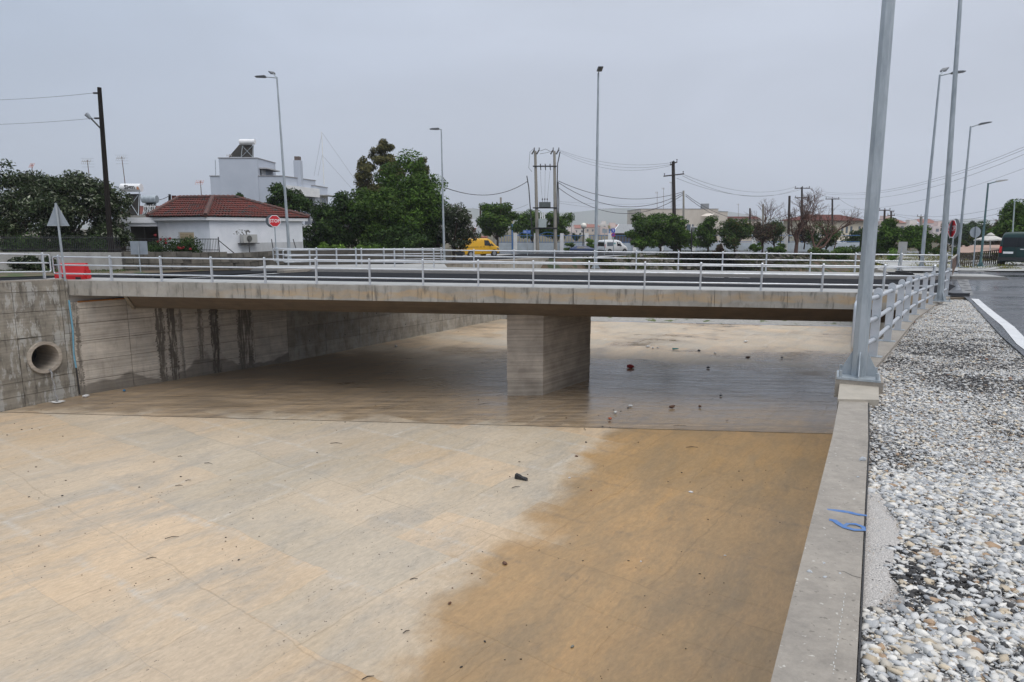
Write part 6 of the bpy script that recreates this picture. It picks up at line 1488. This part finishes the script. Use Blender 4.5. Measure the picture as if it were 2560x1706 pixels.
tree('oleander_tree', 1136, 492, 650, 92, 58, OLEA2, 'greyish flowering oleander left of the yellow van', 8500, .13, 32, cr=.9, crownlow=.03)
for px, y, lab in ((805, 598, 'bright lime green shrub behind the left bank railing, left one'), (845, 604, 'bright lime green shrub beside the lime one behind the railing'), (905, 606, 'smaller lime green shrub farther right behind the railing')): bush(px, y, 640, 42, 50, LIME, lab, 1300, .11, 8)
bush(940, 612, 640, 60, 51, GREEN, 'green shrub at the foot of the dark clump', 1500)
tree('round_tree', 1243, 503, 628, 98, 88, GREEN, 'round green tree just right of the yellow van', 10000, .2, 34, cr=1.2, crownlow=.22)
tree('round_tree', 1330, 522, 622, 92, 108, GREEN, 'green tree behind the left transformer pole', 8000, .22, 30, cr=1.4, crownlow=.15)
tree('round_tree', 1392, 520, 622, 72, 108, GREEN, 'green tree right behind the right transformer pole', 7000, .22, 26, cr=1.3, crownlow=.12)
bush(1190, 575, 625, 40, 92, LIME, 'light green bush over the yellow van roof', 900, .16)
bush(1478, 590, 622, 26, 94, LIME, 'light green bush beside the globe lamp', 900, .15)
bush(1425, 605, 628, 36, 93, GREEN, 'dark low bush at the blue fence right of the transformer', 700, .14)
bush(1440, 578, 600, 26, 160, DARK, 'small dark tree before the far pink houses', 500, .3)
tree('round_tree', 1650, 522, 640, 132, 82, GREEN, 'big round green tree in front of the cream factory', 16000, .17, 46, cr=1.2, crownlow=.08)
tree('round_tree', 1607, 560, 640, 80, 81, GREEN, 'lower green crown at the left side of the big round tree', 6000, .17, 22, cr=1.0, crownlow=.08)
tree('round_tree', 1700, 555, 640, 70, 82, GREEN, 'lower green crown at the right side of the big round tree', 6000, .17, 22, cr=1.0, crownlow=.08)
tree('street_tree', 1769, 540, 635, 62, 88, GREEN, 'slim green tree right of the gridded window', 6000, .17, 22, cr=1.0, crownlow=.12)
tree('street_tree', 1838, 541, 636, 84, 86, WARM, 'green tree with orange tips left of the bare trees', 9000, .17, 30, cr=1.1, crownlow=.14)
tree('reddish_tree', 1905, 545, 632, 72, 90, REDD, 'thin reddish tree beside the green one with orange tips', 3500, .13, 22, cr=1.1, crownlow=.18, bark=redbark)
tree('street_tree', 1935, 548, 634, 62, 92, WARM, 'green and brown tree left of the bare tree trunk', 4200, .16, 22, cr=1.1, crownlow=.25)
tree('street_tree', 2065, 556, 640, 80, 92, WARM, 'half-bare green tree behind the leaning bare branches', 4500, .16, 24, cr=1.1, crownlow=.15)
tree('reddish_tree', 2010, 552, 620, 70, 94, REDD, 'dark reddish twiggy crown inside the bare tree', 2500, .13, 20, cr=1.1, crownlow=.1, bark=redbark)
bush(1940, 600, 640, 48, 84, GREEN, 'green bush at the foot of the reddish trees', 2000, .15)
bush(1890, 605, 640, 40, 84, GREEN, 'green bush left of the bush at the reddish trees', 1500, .15)
bush(1795, 608, 645, 40, 80, REDD, 'rusty dry bush under the slim green tree', 1200, .13)
tree('street_tree', 2150, 562, 632, 66, 104, DARK, 'dark green tree left of the nearest lamp post', 5000, .2, 22, cr=1.4, crownlow=.05)
bush(2120, 605, 650, 90, 78, GREEN, 'olive scrub on the bank left of the nearest lamp post', 3200, .15)
bush(2050, 622, 652, 80, 76, WARM, 'low scrub on the bank under the leaning branches', 2000, .15)
tree('green_shrub_tree', 2232, 552, 645, 62, 66, GREEN, 'leafy green shrub tree between the nearest lamp and the leaning sign plate', 6000, .15, 26, cr=.8, crownlow=.02)
tree('green_shrub_tree', 2300, 552, 645, 78, 64, GREEN, 'leafy green shrub tree behind the double-headed right lamp', 7500, .15, 28, cr=.85, crownlow=.02)
tree('green_shrub_tree', 2205, 572, 645, 40, 70, DARK, 'dark shrub directly behind the nearest lamp post', 3000, .15, 16, cr=.8, crownlow=.0)
bush(2350, 590, 650, 50, 60, WARM, 'brownish bush left of the slanted STOP sign', 2500, .14)
bush(2236, 618, 650, 22, 56, LIME, 'small lime bush before the leaning sign plate', 700, .1)
bush(2415, 585, 640, 50, 74, WARM, 'olive bush right of the slanted STOP sign', 3000, .15)
tree('cypress_tree', 2366, 536, 640, 20, 120, DARK, 'dark narrow cypress behind the second lamp post', 2200, .2, 14, cr=.6, crownlow=.0)
tree('cypress_tree', 2432, 546, 600, 22, 190, DARK, 'small far dark cypress above the round sign back', 1200, .35, 10, cr=1.1, crownlow=.0)
tree('cypress_tree', 2474, 541, 600, 10, 190, DARK, 'thin far cypress right of the teal lamp post', 800, .3, 8, cr=.6, crownlow=.0)
for i, (px, y, w_, lab) in enumerate(((2400, 560, 60, 'leftmost tree of the far dark row'), (2452, 552, 64, 'far dark tree behind the teal lamp post'), (2505, 545, 60, 'far dark tree behind the parasol'), (2545, 550, 60, 'far dark tree at the right edge'))):
    tree('far_tree', px, y, 622, w_, 150, DARK, lab, 3500, .3, 22, cr=1.6, crownlow=.0, group='far dark tree row')
tree('street_tree', 2548, 503, 640, 108, 66, GREEN, 'green tree over the dark green van at the right edge', 11000, .16, 36, cr=1.1, crownlow=.2)
tree('reddish_tree', 2500, 545, 640, 50, 80, REDD, 'bare reddish tree left of the tree over the green van', 1600, .12, 16, cr=1.0, crownlow=.1, bark=redbark)
# roses
rb = bush(440, 592, 652, 125, 42.0, DARK, 'rose bush with dark red blooms on the black yard railing', 5200, .07, 24, name='rose_bush', depth=.35)
for i in range(11):
    p = P(390+rnd.random()*92 if i else 388, 596+rnd.random()*28 if i else 588, 41.3); m = MB()
    for j in range(5): m.box(p+Vector((rnd.uniform(-.05, .05), rnd.uniform(-.05, .05), rnd.uniform(-.05, .05))), (.065, .065, .05), rnd.random()*3, rnd.random()*3)
    m.build('rose', M('rose_red', (.22, .006, .012), rough=.6), rb)
# bare trees
def bare(px, pyb, pyt, Y, label, spread=1.0, depth=6, r0=.16, lean=0., seed=3, name='bare_tree', mat=redbark, first=None):
    rd = random.Random(seed); b = P(px, pyb, Y); t = P(px, pyt, Y); H = t.z-b.z; r_ = thing(name, b, label, 'tree'); tr = MB(); tw = MB()
    def grow_(p, d, ln, r, dep):
        q = p + d*ln; mid = p+d*ln*.5+Vector((rd.uniform(-1, 1), rd.uniform(-1, 1), rd.uniform(-1, 1)))*ln*.09
        (tr if dep >= depth-1 else tw).path([p, mid, q], [r, r*.85, r*.68], 5 if dep > 3 else 3)
        if dep == 0: return
        for _ in range(rd.choice((2, 3, 3)) if dep > 1 else 3):
            nd = (d + Vector((rd.gauss(0, .55)*spread, rd.gauss(0, .45)*spread, rd.uniform(-.12, .42)))).normalized(); grow_(q if rd.random() < .7 else mid, nd, ln*rd.uniform(.62, .86), r*.62, dep-1)
    grow_(b, (first or Vector((lean, 0, 1))).normalized(), H*.31, r0, depth)
    tr.build('trunk', mat, r_); tw.build('branches', mat, r_); return r_
bare(1988, 640, 470, 84, 'bare dark-branched tree with a pinkish peeled trunk left of the crossarm poles', 1.15, 7, .26, .1, 5, first=Vector((.05, 0, 1)))
bare(2015, 640, 480, 83, 'bare tree leaning strongly to the right over the bank', .9, 7, .22, 1.2, 11, first=Vector((1.15, 0, .62)))
bare(1905, 622, 500, 92, 'thin bare tree behind the short pale pole', .8, 6, .12, 0, 8)
bare(1952, 620, 520, 96, 'small bare tree left of the plain dark pole', .8, 5, .1, 0, 21)
bare(2085, 625, 530, 98, 'bare twigs right of the leaning tree', 1.0, 5, .1, .2, 33)
bare(2495, 640, 525, 80, 'bare treetop behind the teal lamp post', .9, 5, .1, 0, 41)
# scrub, grass on banks (nobody could count it)
def grass_patch(name, spots, n, size, pal, seed=0):
    cs = [(x, y, z) for x, y, z, r, h in spots]; rr = [(r, r, h) for x, y, z, r, h in spots]
    q, cl = leaves(cs, rr, n, size, *pal, hang=-2.2, flat=.18); o = np_mesh(name, q, np.arange(len(q)).reshape(-1, 4), leafm, cl); return tag(o, kind='stuff')
sp = []
for i in range(420):
    y = rnd.uniform(62, 130); e = interp(LB, y); s = rnd.random(); x = e+s*6.5; z = lerp(zL(0, y), ZF, min(1, s*1.05))+.15; sp.append((x, y, z, .8, .4))
grass_patch('bank_scrub', sp, 52000, .15, ([(.06, .09, .02), (.10, .11, .035), (.035, .055, .016), (.13, .10, .05)], [.4, .25, .2, .15]))
sp = []
for i in range(200):
    y = rnd.uniform(44, 95); e = interp(RB, y); x = e+rnd.uniform(-6, 14); z = zR(x, y)+.05 if x > e else zR(x, y)-.5*(e-x); sp.append((x, y, z, .9, .26))
grass_patch('yellow_weeds', sp, 26000, .10, ([(.20, .19, .035), (.12, .13, .03), (.06, .09, .02), (.28, .25, .05)], [.3, .3, .25, .15]))
sp = [(rnd.uniform(5, 32), 55+rnd.uniform(-1, 3)-.16*10, ZF+.2, .5, .14) for _ in range(36)]
grass_patch('bar_weeds', sp, 3000, .09, GREEN)
sp = []
for i in range(120): x = rnd.uniform(-34, -20.5); sp.append((x, 36.6+rnd.uniform(-1.5, .5), .02, .5, .1))
grass_patch('verge_grass', sp, 5000, .07, WARM)
# stone facing on the far natural bank
rr_ = thing('stone_bank', (30, 90, -2), 'rough stone facing on the natural bank behind the far bridge railing', 'wall')
for i in range(230):
    t = rnd.random(); y = 68+t*52; e = interp(LB, y); s = rnd.uniform(.05, .8); z = lerp(zL(0, y)-.05, -3.4, s); x = e+.4+s*4.2
    d = rnd.uniform(.3, .8); MB().box((x, y, z), (d, d*.8, d*.6), rnd.random()*3, rnd.random(), rnd.random()).build('stone', stonem, rr_)

# ------------------------------------------------------------------ gravel
def ico():
    t = (1+5**.5)/2; v = np.array([(-1, t, 0), (1, t, 0), (-1, -t, 0), (1, -t, 0), (0, -1, t), (0, 1, t), (0, -1, -t), (0, 1, -t), (t, 0, -1), (t, 0, 1), (-t, 0, -1), (-t, 0, 1)], float); v /= np.linalg.norm(v[0])
    f = np.array([(0, 11, 5), (0, 5, 1), (0, 1, 7), (0, 7, 10), (0, 10, 11), (1, 5, 9), (5, 11, 4), (11, 10, 2), (10, 7, 6), (7, 1, 8), (3, 9, 4), (3, 4, 2), (3, 2, 6), (3, 6, 8), (3, 8, 9), (4, 9, 5), (2, 4, 11), (6, 2, 10), (8, 6, 7), (9, 8, 1)]); return v, f
IV, IF = ico(); TEMP = [IV*(.5+.95*rng.random((12, 1))) for _ in range(14)]
crx = np.array([p.y for p in CR]); crxx = np.array([p.x for p in CR])
def gx0(y): return np.interp(y, crx, crxx)
aey = np.array([p[1] for p in aetab]); aex = np.array([p[0] for p in aetab])
def gx1(y): return np.interp(y, aey, aex)
def vnoise(x, y, s, o=0.): return np.array([noise.noise(Vector((a*s+o, b*s, o))) for a, b in zip(x, y)])
def stones(n, y0, y1, smin, smax, darkp=0.0, zoff=0., frame=True, region=None):
    y = rng.uniform(y0, y1, n); a, b = gx0(y)+.02, gx1(y)
    if frame: b = np.minimum(b, (y*.9866+.35)*.79+.7)
    b = np.maximum(a+.03, b); u = rng.random(n); x = a+(b-a)*u
    if region is not None:
        k = region(x, y, x-a); x, y = x[k], y[k]; n = len(x)
    zg_ = .75-.0395*np.clip(y, -6, 24.3)-.045 - .02*np.clip((x-gx0(y))/2, 0, 1)
    s = (smin+(smax-smin)*rng.random(n)**3)*.85
    dn = vnoise(x, y, 1.15, 3.)+.5*vnoise(x, y, 3.1, 9.); dark = rng.random(n) < np.clip(.08+darkp+dn*.8-.1 + np.clip(1-np.hypot(x-6.2, (y-8.6)*.8)/1.7, 0, 1)*.95 + np.clip(1-np.hypot(x-7.6, (y-11.4)*.7)/2.2, 0, 1)*.9 + np.clip(1-np.hypot(x-9.0, (y-14.5)*.6)/1.5, 0, 1)*.6, .03, .85)
    s = np.where(dark, s*.75, s)
    V = np.empty((n, 12, 3)); 
    ti = rng.integers(0, len(TEMP), n); T = np.stack(TEMP)[ti]
    sc_ = np.stack([s*(.8+.6*rng.random(n)), s*(.6+.4*rng.random(n)), s*(.25+.3*rng.random(n))], 1); V = T*sc_[:, None, :]
    an = rng.random(n)*2*np.pi; tl = rng.normal(0, .35, n); ca, sa = np.cos(tl), np.sin(tl)
    yv_, zv_ = V[:, :, 1]*ca[:, None]-V[:, :, 2]*sa[:, None], V[:, :, 1]*sa[:, None]+V[:, :, 2]*ca[:, None]; V[:, :, 1], V[:, :, 2] = yv_, zv_
    ca, sa = np.cos(an), np.sin(an); xv, yv_ = V[:, :, 0]*ca[:, None]-V[:, :, 1]*sa[:, None], V[:, :, 0]*sa[:, None]+V[:, :, 1]*ca[:, None]
    V[:, :, 0] = xv+x[:, None]; V[:, :, 1] = yv_+y[:, None]; V[:, :, 2] += (zg_+zoff+s*.25*rng.random(n))[:, None]
    pal = np.array([(.43, .435, .44), (.55, .545, .53), (.64, .62, .58), (.33, .34, .35), (.50, .42, .31), (.32, .22, .14), (.26, .13, .085), (.58, .53, .45)]); pw_ = [.24, .22, .19, .14, .07, .037, .003, .10]
    c = pal[rng.choice(8, n, p=pw_)]*(.8+.35*rng.random(n))[:, None]; c = np.where(dark[:, None], np.array([.022, .021, .021])*(1+rng.random(n))[:, None], c)
    Fc = (IF[None]+(np.arange(n)*12)[:, None, None]).reshape(-1, 3)
    return V.reshape(-1, 3), Fc, np.repeat(c, 12, axis=0)
def add_stones(name, *a, **k):
    V, Fc, c = stones(*a, **k); o = np_mesh(name, V, Fc, stonecol, c, k=3); return tag(o, kind='stuff')
def sandy(x, y, e): return (np.abs(y-3.6) < .75) & (e < .15+.05*np.sin(y*7))
add_stones('gravel', 19000, 1.6, 4.8, .012, .038, region=lambda x, y, e: ~sandy(x, y, e))
add_stones('gravel', 23000, 4.4, 9.5, .012, .030, darkp=.04)
add_stones('gravel', 17000, 9.0, 16, .014, .028, darkp=.10)
add_stones('gravel', 7000, 15.5, 24.4, .018, .036, darkp=.02)
add_stones('fine_gravel', 22000, 1.6, 7.0, .004, .009, zoff=.006)
gm, t_, N_, b_ = node_mat('gravel_bed')
pos = N_('ShaderNodeNewGeometry').outputs['Position']
n1 = N_('ShaderNodeTexVoronoi', ins={'Vector': pos, 'Scale': 70.}); n2 = N_('ShaderNodeTexNoise', ins={'Vector': pos, 'Scale': 1.6, 'Detail': 6.})
cr_ = N_('ShaderNodeValToRGB', ins={0: n1.outputs['Color']}); el = cr_.color_ramp.elements; el[0].color = (.05, .05, .05, 1); el[1].color = (.62, .60, .57, 1)
for p, c in ((.25, (.30, .31, .32, 1)), (.55, (.50, .50, .49, 1)), (.75, (.42, .34, .28, 1))): q = el.new(p); q.color = c
dk_ = N_('ShaderNodeMapRange', ins={'Value': n2.outputs['Fac'], 'From Min': .52, 'From Max': .66, 'To Min': 1., 'To Max': .55})
t_.links.new(N_('ShaderNodeVectorMath', operation='MULTIPLY', ins={0: cr_.outputs[0], 1: dk_.outputs[0]}).outputs[0], b_.inputs['Base Color']); b_.inputs['Roughness'].default_value = .7
t_.links.new(N_('ShaderNodeBump', ins={'Height': n1.outputs['Distance'], 'Strength': .8, 'Distance': .01}).outputs[0], b_.inputs['Normal'])
v = []; f = []; ysb = list(np.arange(-6, 25, .5)); n = 8
for y in ysb:
    a, b = float(gx0(y)) - .0, float(gx1(y))+.05
    for k in range(n): x = lerp(a, max(b, a+.05), k/(n-1)); v.append((x, y, zcop(0, y)-.055-.02*min(1, max(0, (x-a)/2))+.01*noise.noise(Vector((x*1.5, y*1.5, 0)))))
for i in range(len(ysb)-1):
    for k in range(n-1): f.append((i*n+k, i*n+k+1, (i+1)*n+k+1, (i+1)*n+k))
tag(mesh_obj('gravel_bed', v, f, gm), kind='structure')
# pale sand strip beside the coping
sm_, t_, N_, b_ = node_mat('crushed_sand')
pos = N_('ShaderNodeNewGeometry').outputs['Position']; n1 = N_('ShaderNodeTexNoise', ins={'Vector': pos, 'Scale': 190., 'Detail': 3.})
cr_ = N_('ShaderNodeValToRGB', ins={0: n1.outputs['Fac']}); el = cr_.color_ramp.elements; el[0].position = .35; el[0].color = (.22, .21, .20, 1); el[1].position = .6; el[1].color = (.56, .53, .50, 1)
t_.links.new(cr_.outputs[0], b_.inputs['Base Color']); b_.inputs['Roughness'].default_value = .9; t_.links.new(N_('ShaderNodeBump', ins={'Height': n1.outputs['Fac'], 'Strength': .8, 'Distance': .006}).outputs[0], b_.inputs['Normal'])
v = []; f = []; ysb = list(np.arange(2.85, 4.45, .04)); n = 6
for i, y in enumerate(ysb):
    wd = .21*math.sin(math.pi*(i+.5)/len(ysb))**.5 + .025*math.sin(y*9)+.015*math.sin(y*23)
    for k in range(n): x = float(gx0(y))+.015+wd*k/(n-1); v.append((x, y, zcop(0, y)-.038 - (.02 if k == n-1 else 0)+.006*noise.noise(Vector((x*9, y*9, 0)))))
for i in range(len(ysb)-1):
    for k in range(n-1): f.append((i*n+k, i*n+k+1, (i+1)*n+k+1, (i+1)*n+k))
tag(mesh_obj('sand_patch', v, f, sm_), kind='stuff')
# dark crumbly asphalt kerb piece at the end of the gravel
kp = Gf(2397, 741, zR); o = MB().box(kp+Vector((0, 0, .06)), (.62, .3, .14), R(-8)).build('asphalt_lump', asphalt); tag(o, 'dark broken asphalt edge where the gravel ends', 'asphalt piece')

# ------------------------------------------------------------------ litter on the channel floor
def blob(p, sx_, sy_, sz_, mat, name, label, cat='litter', rz=0., seed=0):
    rd = np.random.default_rng(seed); V = IV*(.75+.5*rd.random((12, 1)))*np.array([sx_, sy_, sz_]); c, s = math.cos(rz), math.sin(rz)
    V = [(p.x+a*c-b*s, p.y+a*s+b*c, p.z+d+sz_*.6) for a, b, d in V]; o = mesh_obj(name, V, [tuple(x) for x in IF.tolist()], mat); return tag(o, label, cat)
lit_w = M('litter_white', (.6, .6, .6), rough=.5); lit_d = M('litter_dark', (.02, .02, .022), rough=.6); lit_b = M('litter_brown', (.12, .06, .035), rough=.7)
zl = ZF+.0
sh0 = G(1303, 1199, ZF); so = thing('lost_shoe', sh0, 'lost black shoe lying on the pale floor in mid picture', 'shoe', rz=R(-25))
MB().ext([(-.18, 0), (.18, 0), (.19, .03), (.15, .06), (.02, .08), (-.05, .12), (-.17, .15), (-.19, .04)], (0, -.05, 0), (1, 0, 0), (0, 0, 1), (0, 1, 0), .11).build('shoe_body', lit_d, so, world=False)
MB().tube((.05, -.06, .08), (.26, -.1, .03), .008, n=4).build('lace', lit_d, so, world=False)
blob(G(1577, 919, ZF), .22, .13, .12, M('litter_red', (.45, .02, .015), rough=.5), 'red_rag', 'crumpled red rag on the wet floor right of the pier', seed=1)
b = G(1690, 875, ZF); o = MB().tube(b+Vector((-.2, 0, .06)), b+Vector((.16, .05, .06)), .06, .03, 8).build('bottle', M('bottle_teal', (.05, .25, .25), rough=.3)); tag(o, 'teal plastic bottle on the far bright floor', 'bottle')
for i, (x, y, m_, s, lab) in enumerate(((1620, 868, lit_w, .13, 'leftmost of the white litter scraps beyond the pier'), (1632, 871, lit_w, .11, 'middle white litter scrap beyond the pier'), (1645, 870, lit_w, .08, 'rightmost white litter scrap of the three beyond the pier'), (1748, 878, lit_d, .12, 'dark lump right of the teal bottle'), (1788, 884, lit_w, .09, 'small pale scrap far right on the bright floor'), (1865, 855, lit_w, .13, 'white can on the bright floor near the nearest lamp post'), (1748, 877, lit_d, .08, 'dark crumb beside the dark lump'), (1577, 1016, lit_w, .09, 'pale crumpled cup on the wet floor'), (1538, 1032, lit_w, .09, 'white scrap left of the pale cup'), (1525, 1048, M('litter_rust', (.35, .08, .03), rough=.5), .09, 'rust-red scrap on the wet floor'), (1680, 1019, lit_b, .13, 'brown leaf clump on the wet floor'), (1750, 1018, lit_b, .09, 'small brown clump right of the leaf clump'), (1570, 1021, lit_d, .05, 'dark crumb beside the pale cup'), (1465, 1107, lit_d, .05, 'black lump on the pale strip before the joint'), (1441, 1142, lit_b, .055, 'brown stone at the edge of the brown stain'), (1153, 1669, lit_d, .03, 'round black lump near the bottom of the picture'), (1262, 1411, lit_b, .07, 'coil of brown debris in the brown stain'), (1131, 1471, lit_b, .02, 'small brown pebble at the stain edge'), (1602, 1405, lit_w, .03, 'tiny white pebble in the brown stain'), (1727, 1232, lit_w, .06, 'white can on the brown floor'), (1431, 1618, M('litter_grey', (.2, .2, .17), rough=.8), .045, 'grey clump on the brown floor'), (1212, 1605, lit_d, .03, 'small dark crumb on the brown floor'), (1424, 1196, lit_w, .04, 'tiny white scrap in the orange stain'), (1478, 1227, M('litter_red2', (.25, .03, .02), rough=.5), .03, 'tiny red scrap in the orange stain'), (1813, 1390, lit_w, .03, 'tiny white scrap left of the coping'), (1124, 1510, lit_b, .045, 'brown twig heap at the stain corner'), (310, 978, M('litter_blue', (.05, .2, .4), rough=.5), .1, 'blue scrap at the foot of the abutment'), (215, 992, lit_w, .13, 'white scrap at the foot of the wing wall'), (990, 867, lit_w, .14, 'white scrap near the far bank wall'), (1870, 895, lit_b, .12, 'brown scrap on the bright floor near the lamp post'), (1955, 895, lit_d, .09, 'dark scrap on the bright floor'), (1770, 920, lit_d, .1, 'dark scrap in the wet zone right of the red rag'), (1802, 990, lit_d, .07, 'dark pebble in the wet zone at right'))):
    blob(G(x, y, ZF+.0), s*1.15, s*.7, s*.5, m_, 'litter_scrap', lab, rz=i*1.3, seed=i+5)
TWL = ['dark twig lying in the pale floor left of the brown stain', 'twig at the lower end of the brown stain edge', 'dark twig at the bottom edge of the picture left of the stain', 'long dark twig in the middle of the left floor', 'short twig below left of the long one on the left floor', 'upper of two short twigs on the far left floor', 'lower of two short twigs on the far left floor', 'curved twig just below the lost shoe', 'long thin twig across the wet floor right of the pier', 'long twig on the bright floor beyond the bridge', 'small straight twig left of the floor middle', 'small twig right beside the small straight one', 'flat twig just in front of the floor joint', 'twig in the orange stain near the coping', 'twig on the wet floor left of the pier foot', 'twig on the wet floor in front left of the pier']
for i, (x, y, l, a) in enumerate(((1035, 1450, .16, .2), (1016, 1582, .14, .7), (920, 1697, .2, .5), (430, 1346, .30, .4), (378, 1398, .2, .5), (447, 1216, .2, .2), (470, 1203, .16, .6), (1290, 1220, .25, .4), (1700, 1066, .5, .1), (1595, 838, .6, .2), (450, 1143, .14, 0), (520, 1160, .25, -.1), (840, 1110, .4, 0), (1730, 1120, .4, .0), (1250, 990, .4, .5), (1210, 1012, .5, .5))):
    p = G(x, y, ZF); m = MB(); d = Vector((math.cos(a), math.sin(a), 0)); s = Vector((-d.y, d.x, 0)); m.path([p-d*l/2+Vector((0, 0, .02)), p+s*l*.08+Vector((0, 0, .03)), p+d*l/2+Vector((0, 0, .015))], [.007, .010, .004], 5)
    tag(m.build('twig', M('twig_dark', (.035, .028, .022), rough=.8)), TWL[i], 'twig', 'twigs on the channel floor')
# crumbs of debris, uncountable
V = []; C_ = []; n = 2600
px = rng.uniform(-100, 2050, n); py = rng.uniform(800, 1720, n)
cl_ = vnoise(px, py, .006, 2.); keep = rng.random(n) < np.clip(.15+cl_*1.3, .04, 1)
xs = []; 
for a, b in zip(px[keep], py[keep]):
    p = G(float(a), float(b), ZF)
    if p.y > 52 or p.x < interp(LB, p.y)+.3 or p.x > interp(RB, p.y)-.6: continue
    xs.append((p.x, p.y, p.z))
xs = np.array(xs); n = len(xs); s = (.004+.014*rng.random(n)**3)*np.clip(xs[:, 1]/12, .6, 2.0)
T = np.stack(TEMP)[rng.integers(0, len(TEMP), n)]*(s[:, None]*np.array([[1.3, .8, .6]]))[:, None, :] + xs[:, None, :] + np.array([0, 0, .005])
np_o = np_mesh('floor_debris', T.reshape(-1, 3), (IF[None]+(np.arange(n)*12)[:, None, None]).reshape(-1, 3), stonecol, np.repeat(np.where(rng.random((n, 1)) < .85, np.array([[.035, .028, .022]]), np.array([[.12, .07, .04]])), 12, axis=0), k=3)
tag(np_o, kind='stuff')
# loose stones on the coping
for i, (x, y, s) in enumerate(((2157, 1152, .022), (2024, 1432, .012), (2060, 1410, .007), (2100, 1435, .006), (2145, 1194, .008), (2062, 1445, .008))):
    p = Gf(x, y, zcop); p.z = zcop(0, p.y); blob(p, s*1.3, s, s*.8, M('coping_pebble', (.40, .42, .44), rough=.7), 'loose_pebble', ['largest grey pebble on the coping near the plinth', 'white pebble on the coping crack', 'tiny pebble right of the coping crack pebble', 'tiny pebble by the gravel edge of the coping', 'small pebble below the largest coping pebble', 'small pebble under the coping crack'][i], 'pebble', seed=i)

# ------------------------------------------------------------------ far hills and haze
v = []; f = []; xs = np.linspace(-3200, 3200, 90)
for i, x in enumerate(xs):
    h = 60+150*abs(noise.noise(Vector((x*.0006, 0, 1))))+50*noise.noise(Vector((x*.003, 0, 4))) + 150*math.exp(-((x+250)/700)**2) + 110*math.exp(-((x-900)/450)**2)
    v += [(x, 3000, -2), (x, 3300, max(10, h*.42)), (x, 3700, -2)]
for i in range(len(xs)-1): f += [(i*3, i*3+3, i*3+4, i*3+1), (i*3+1, i*3+4, i*3+5, i*3+2)]
tag(mesh_obj('hills', v, f, M('hill_scrub', (.06, .075, .05), (.10, .10, .07), .01, .9), smooth=True), kind='structure')
hm_ = bpy.data.materials.new('haze'); hm_.use_nodes = True; t = hm_.node_tree; t.nodes.clear()
pv = t.nodes.new('ShaderNodeVolumePrincipled'); pv.inputs['Color'].default_value = (.80, .84, .91, 1); pv.inputs['Density'].default_value = .00024; pv.inputs['Anisotropy'].default_value = 0.
o = t.nodes.new('ShaderNodeOutputMaterial'); t.links.new(pv.outputs[0], o.inputs['Volume'])
hz_ = MB().box((0, 1500, 247), (12000, 5600, 510)).build('haze', hm_); tag(hz_, kind='stuff')
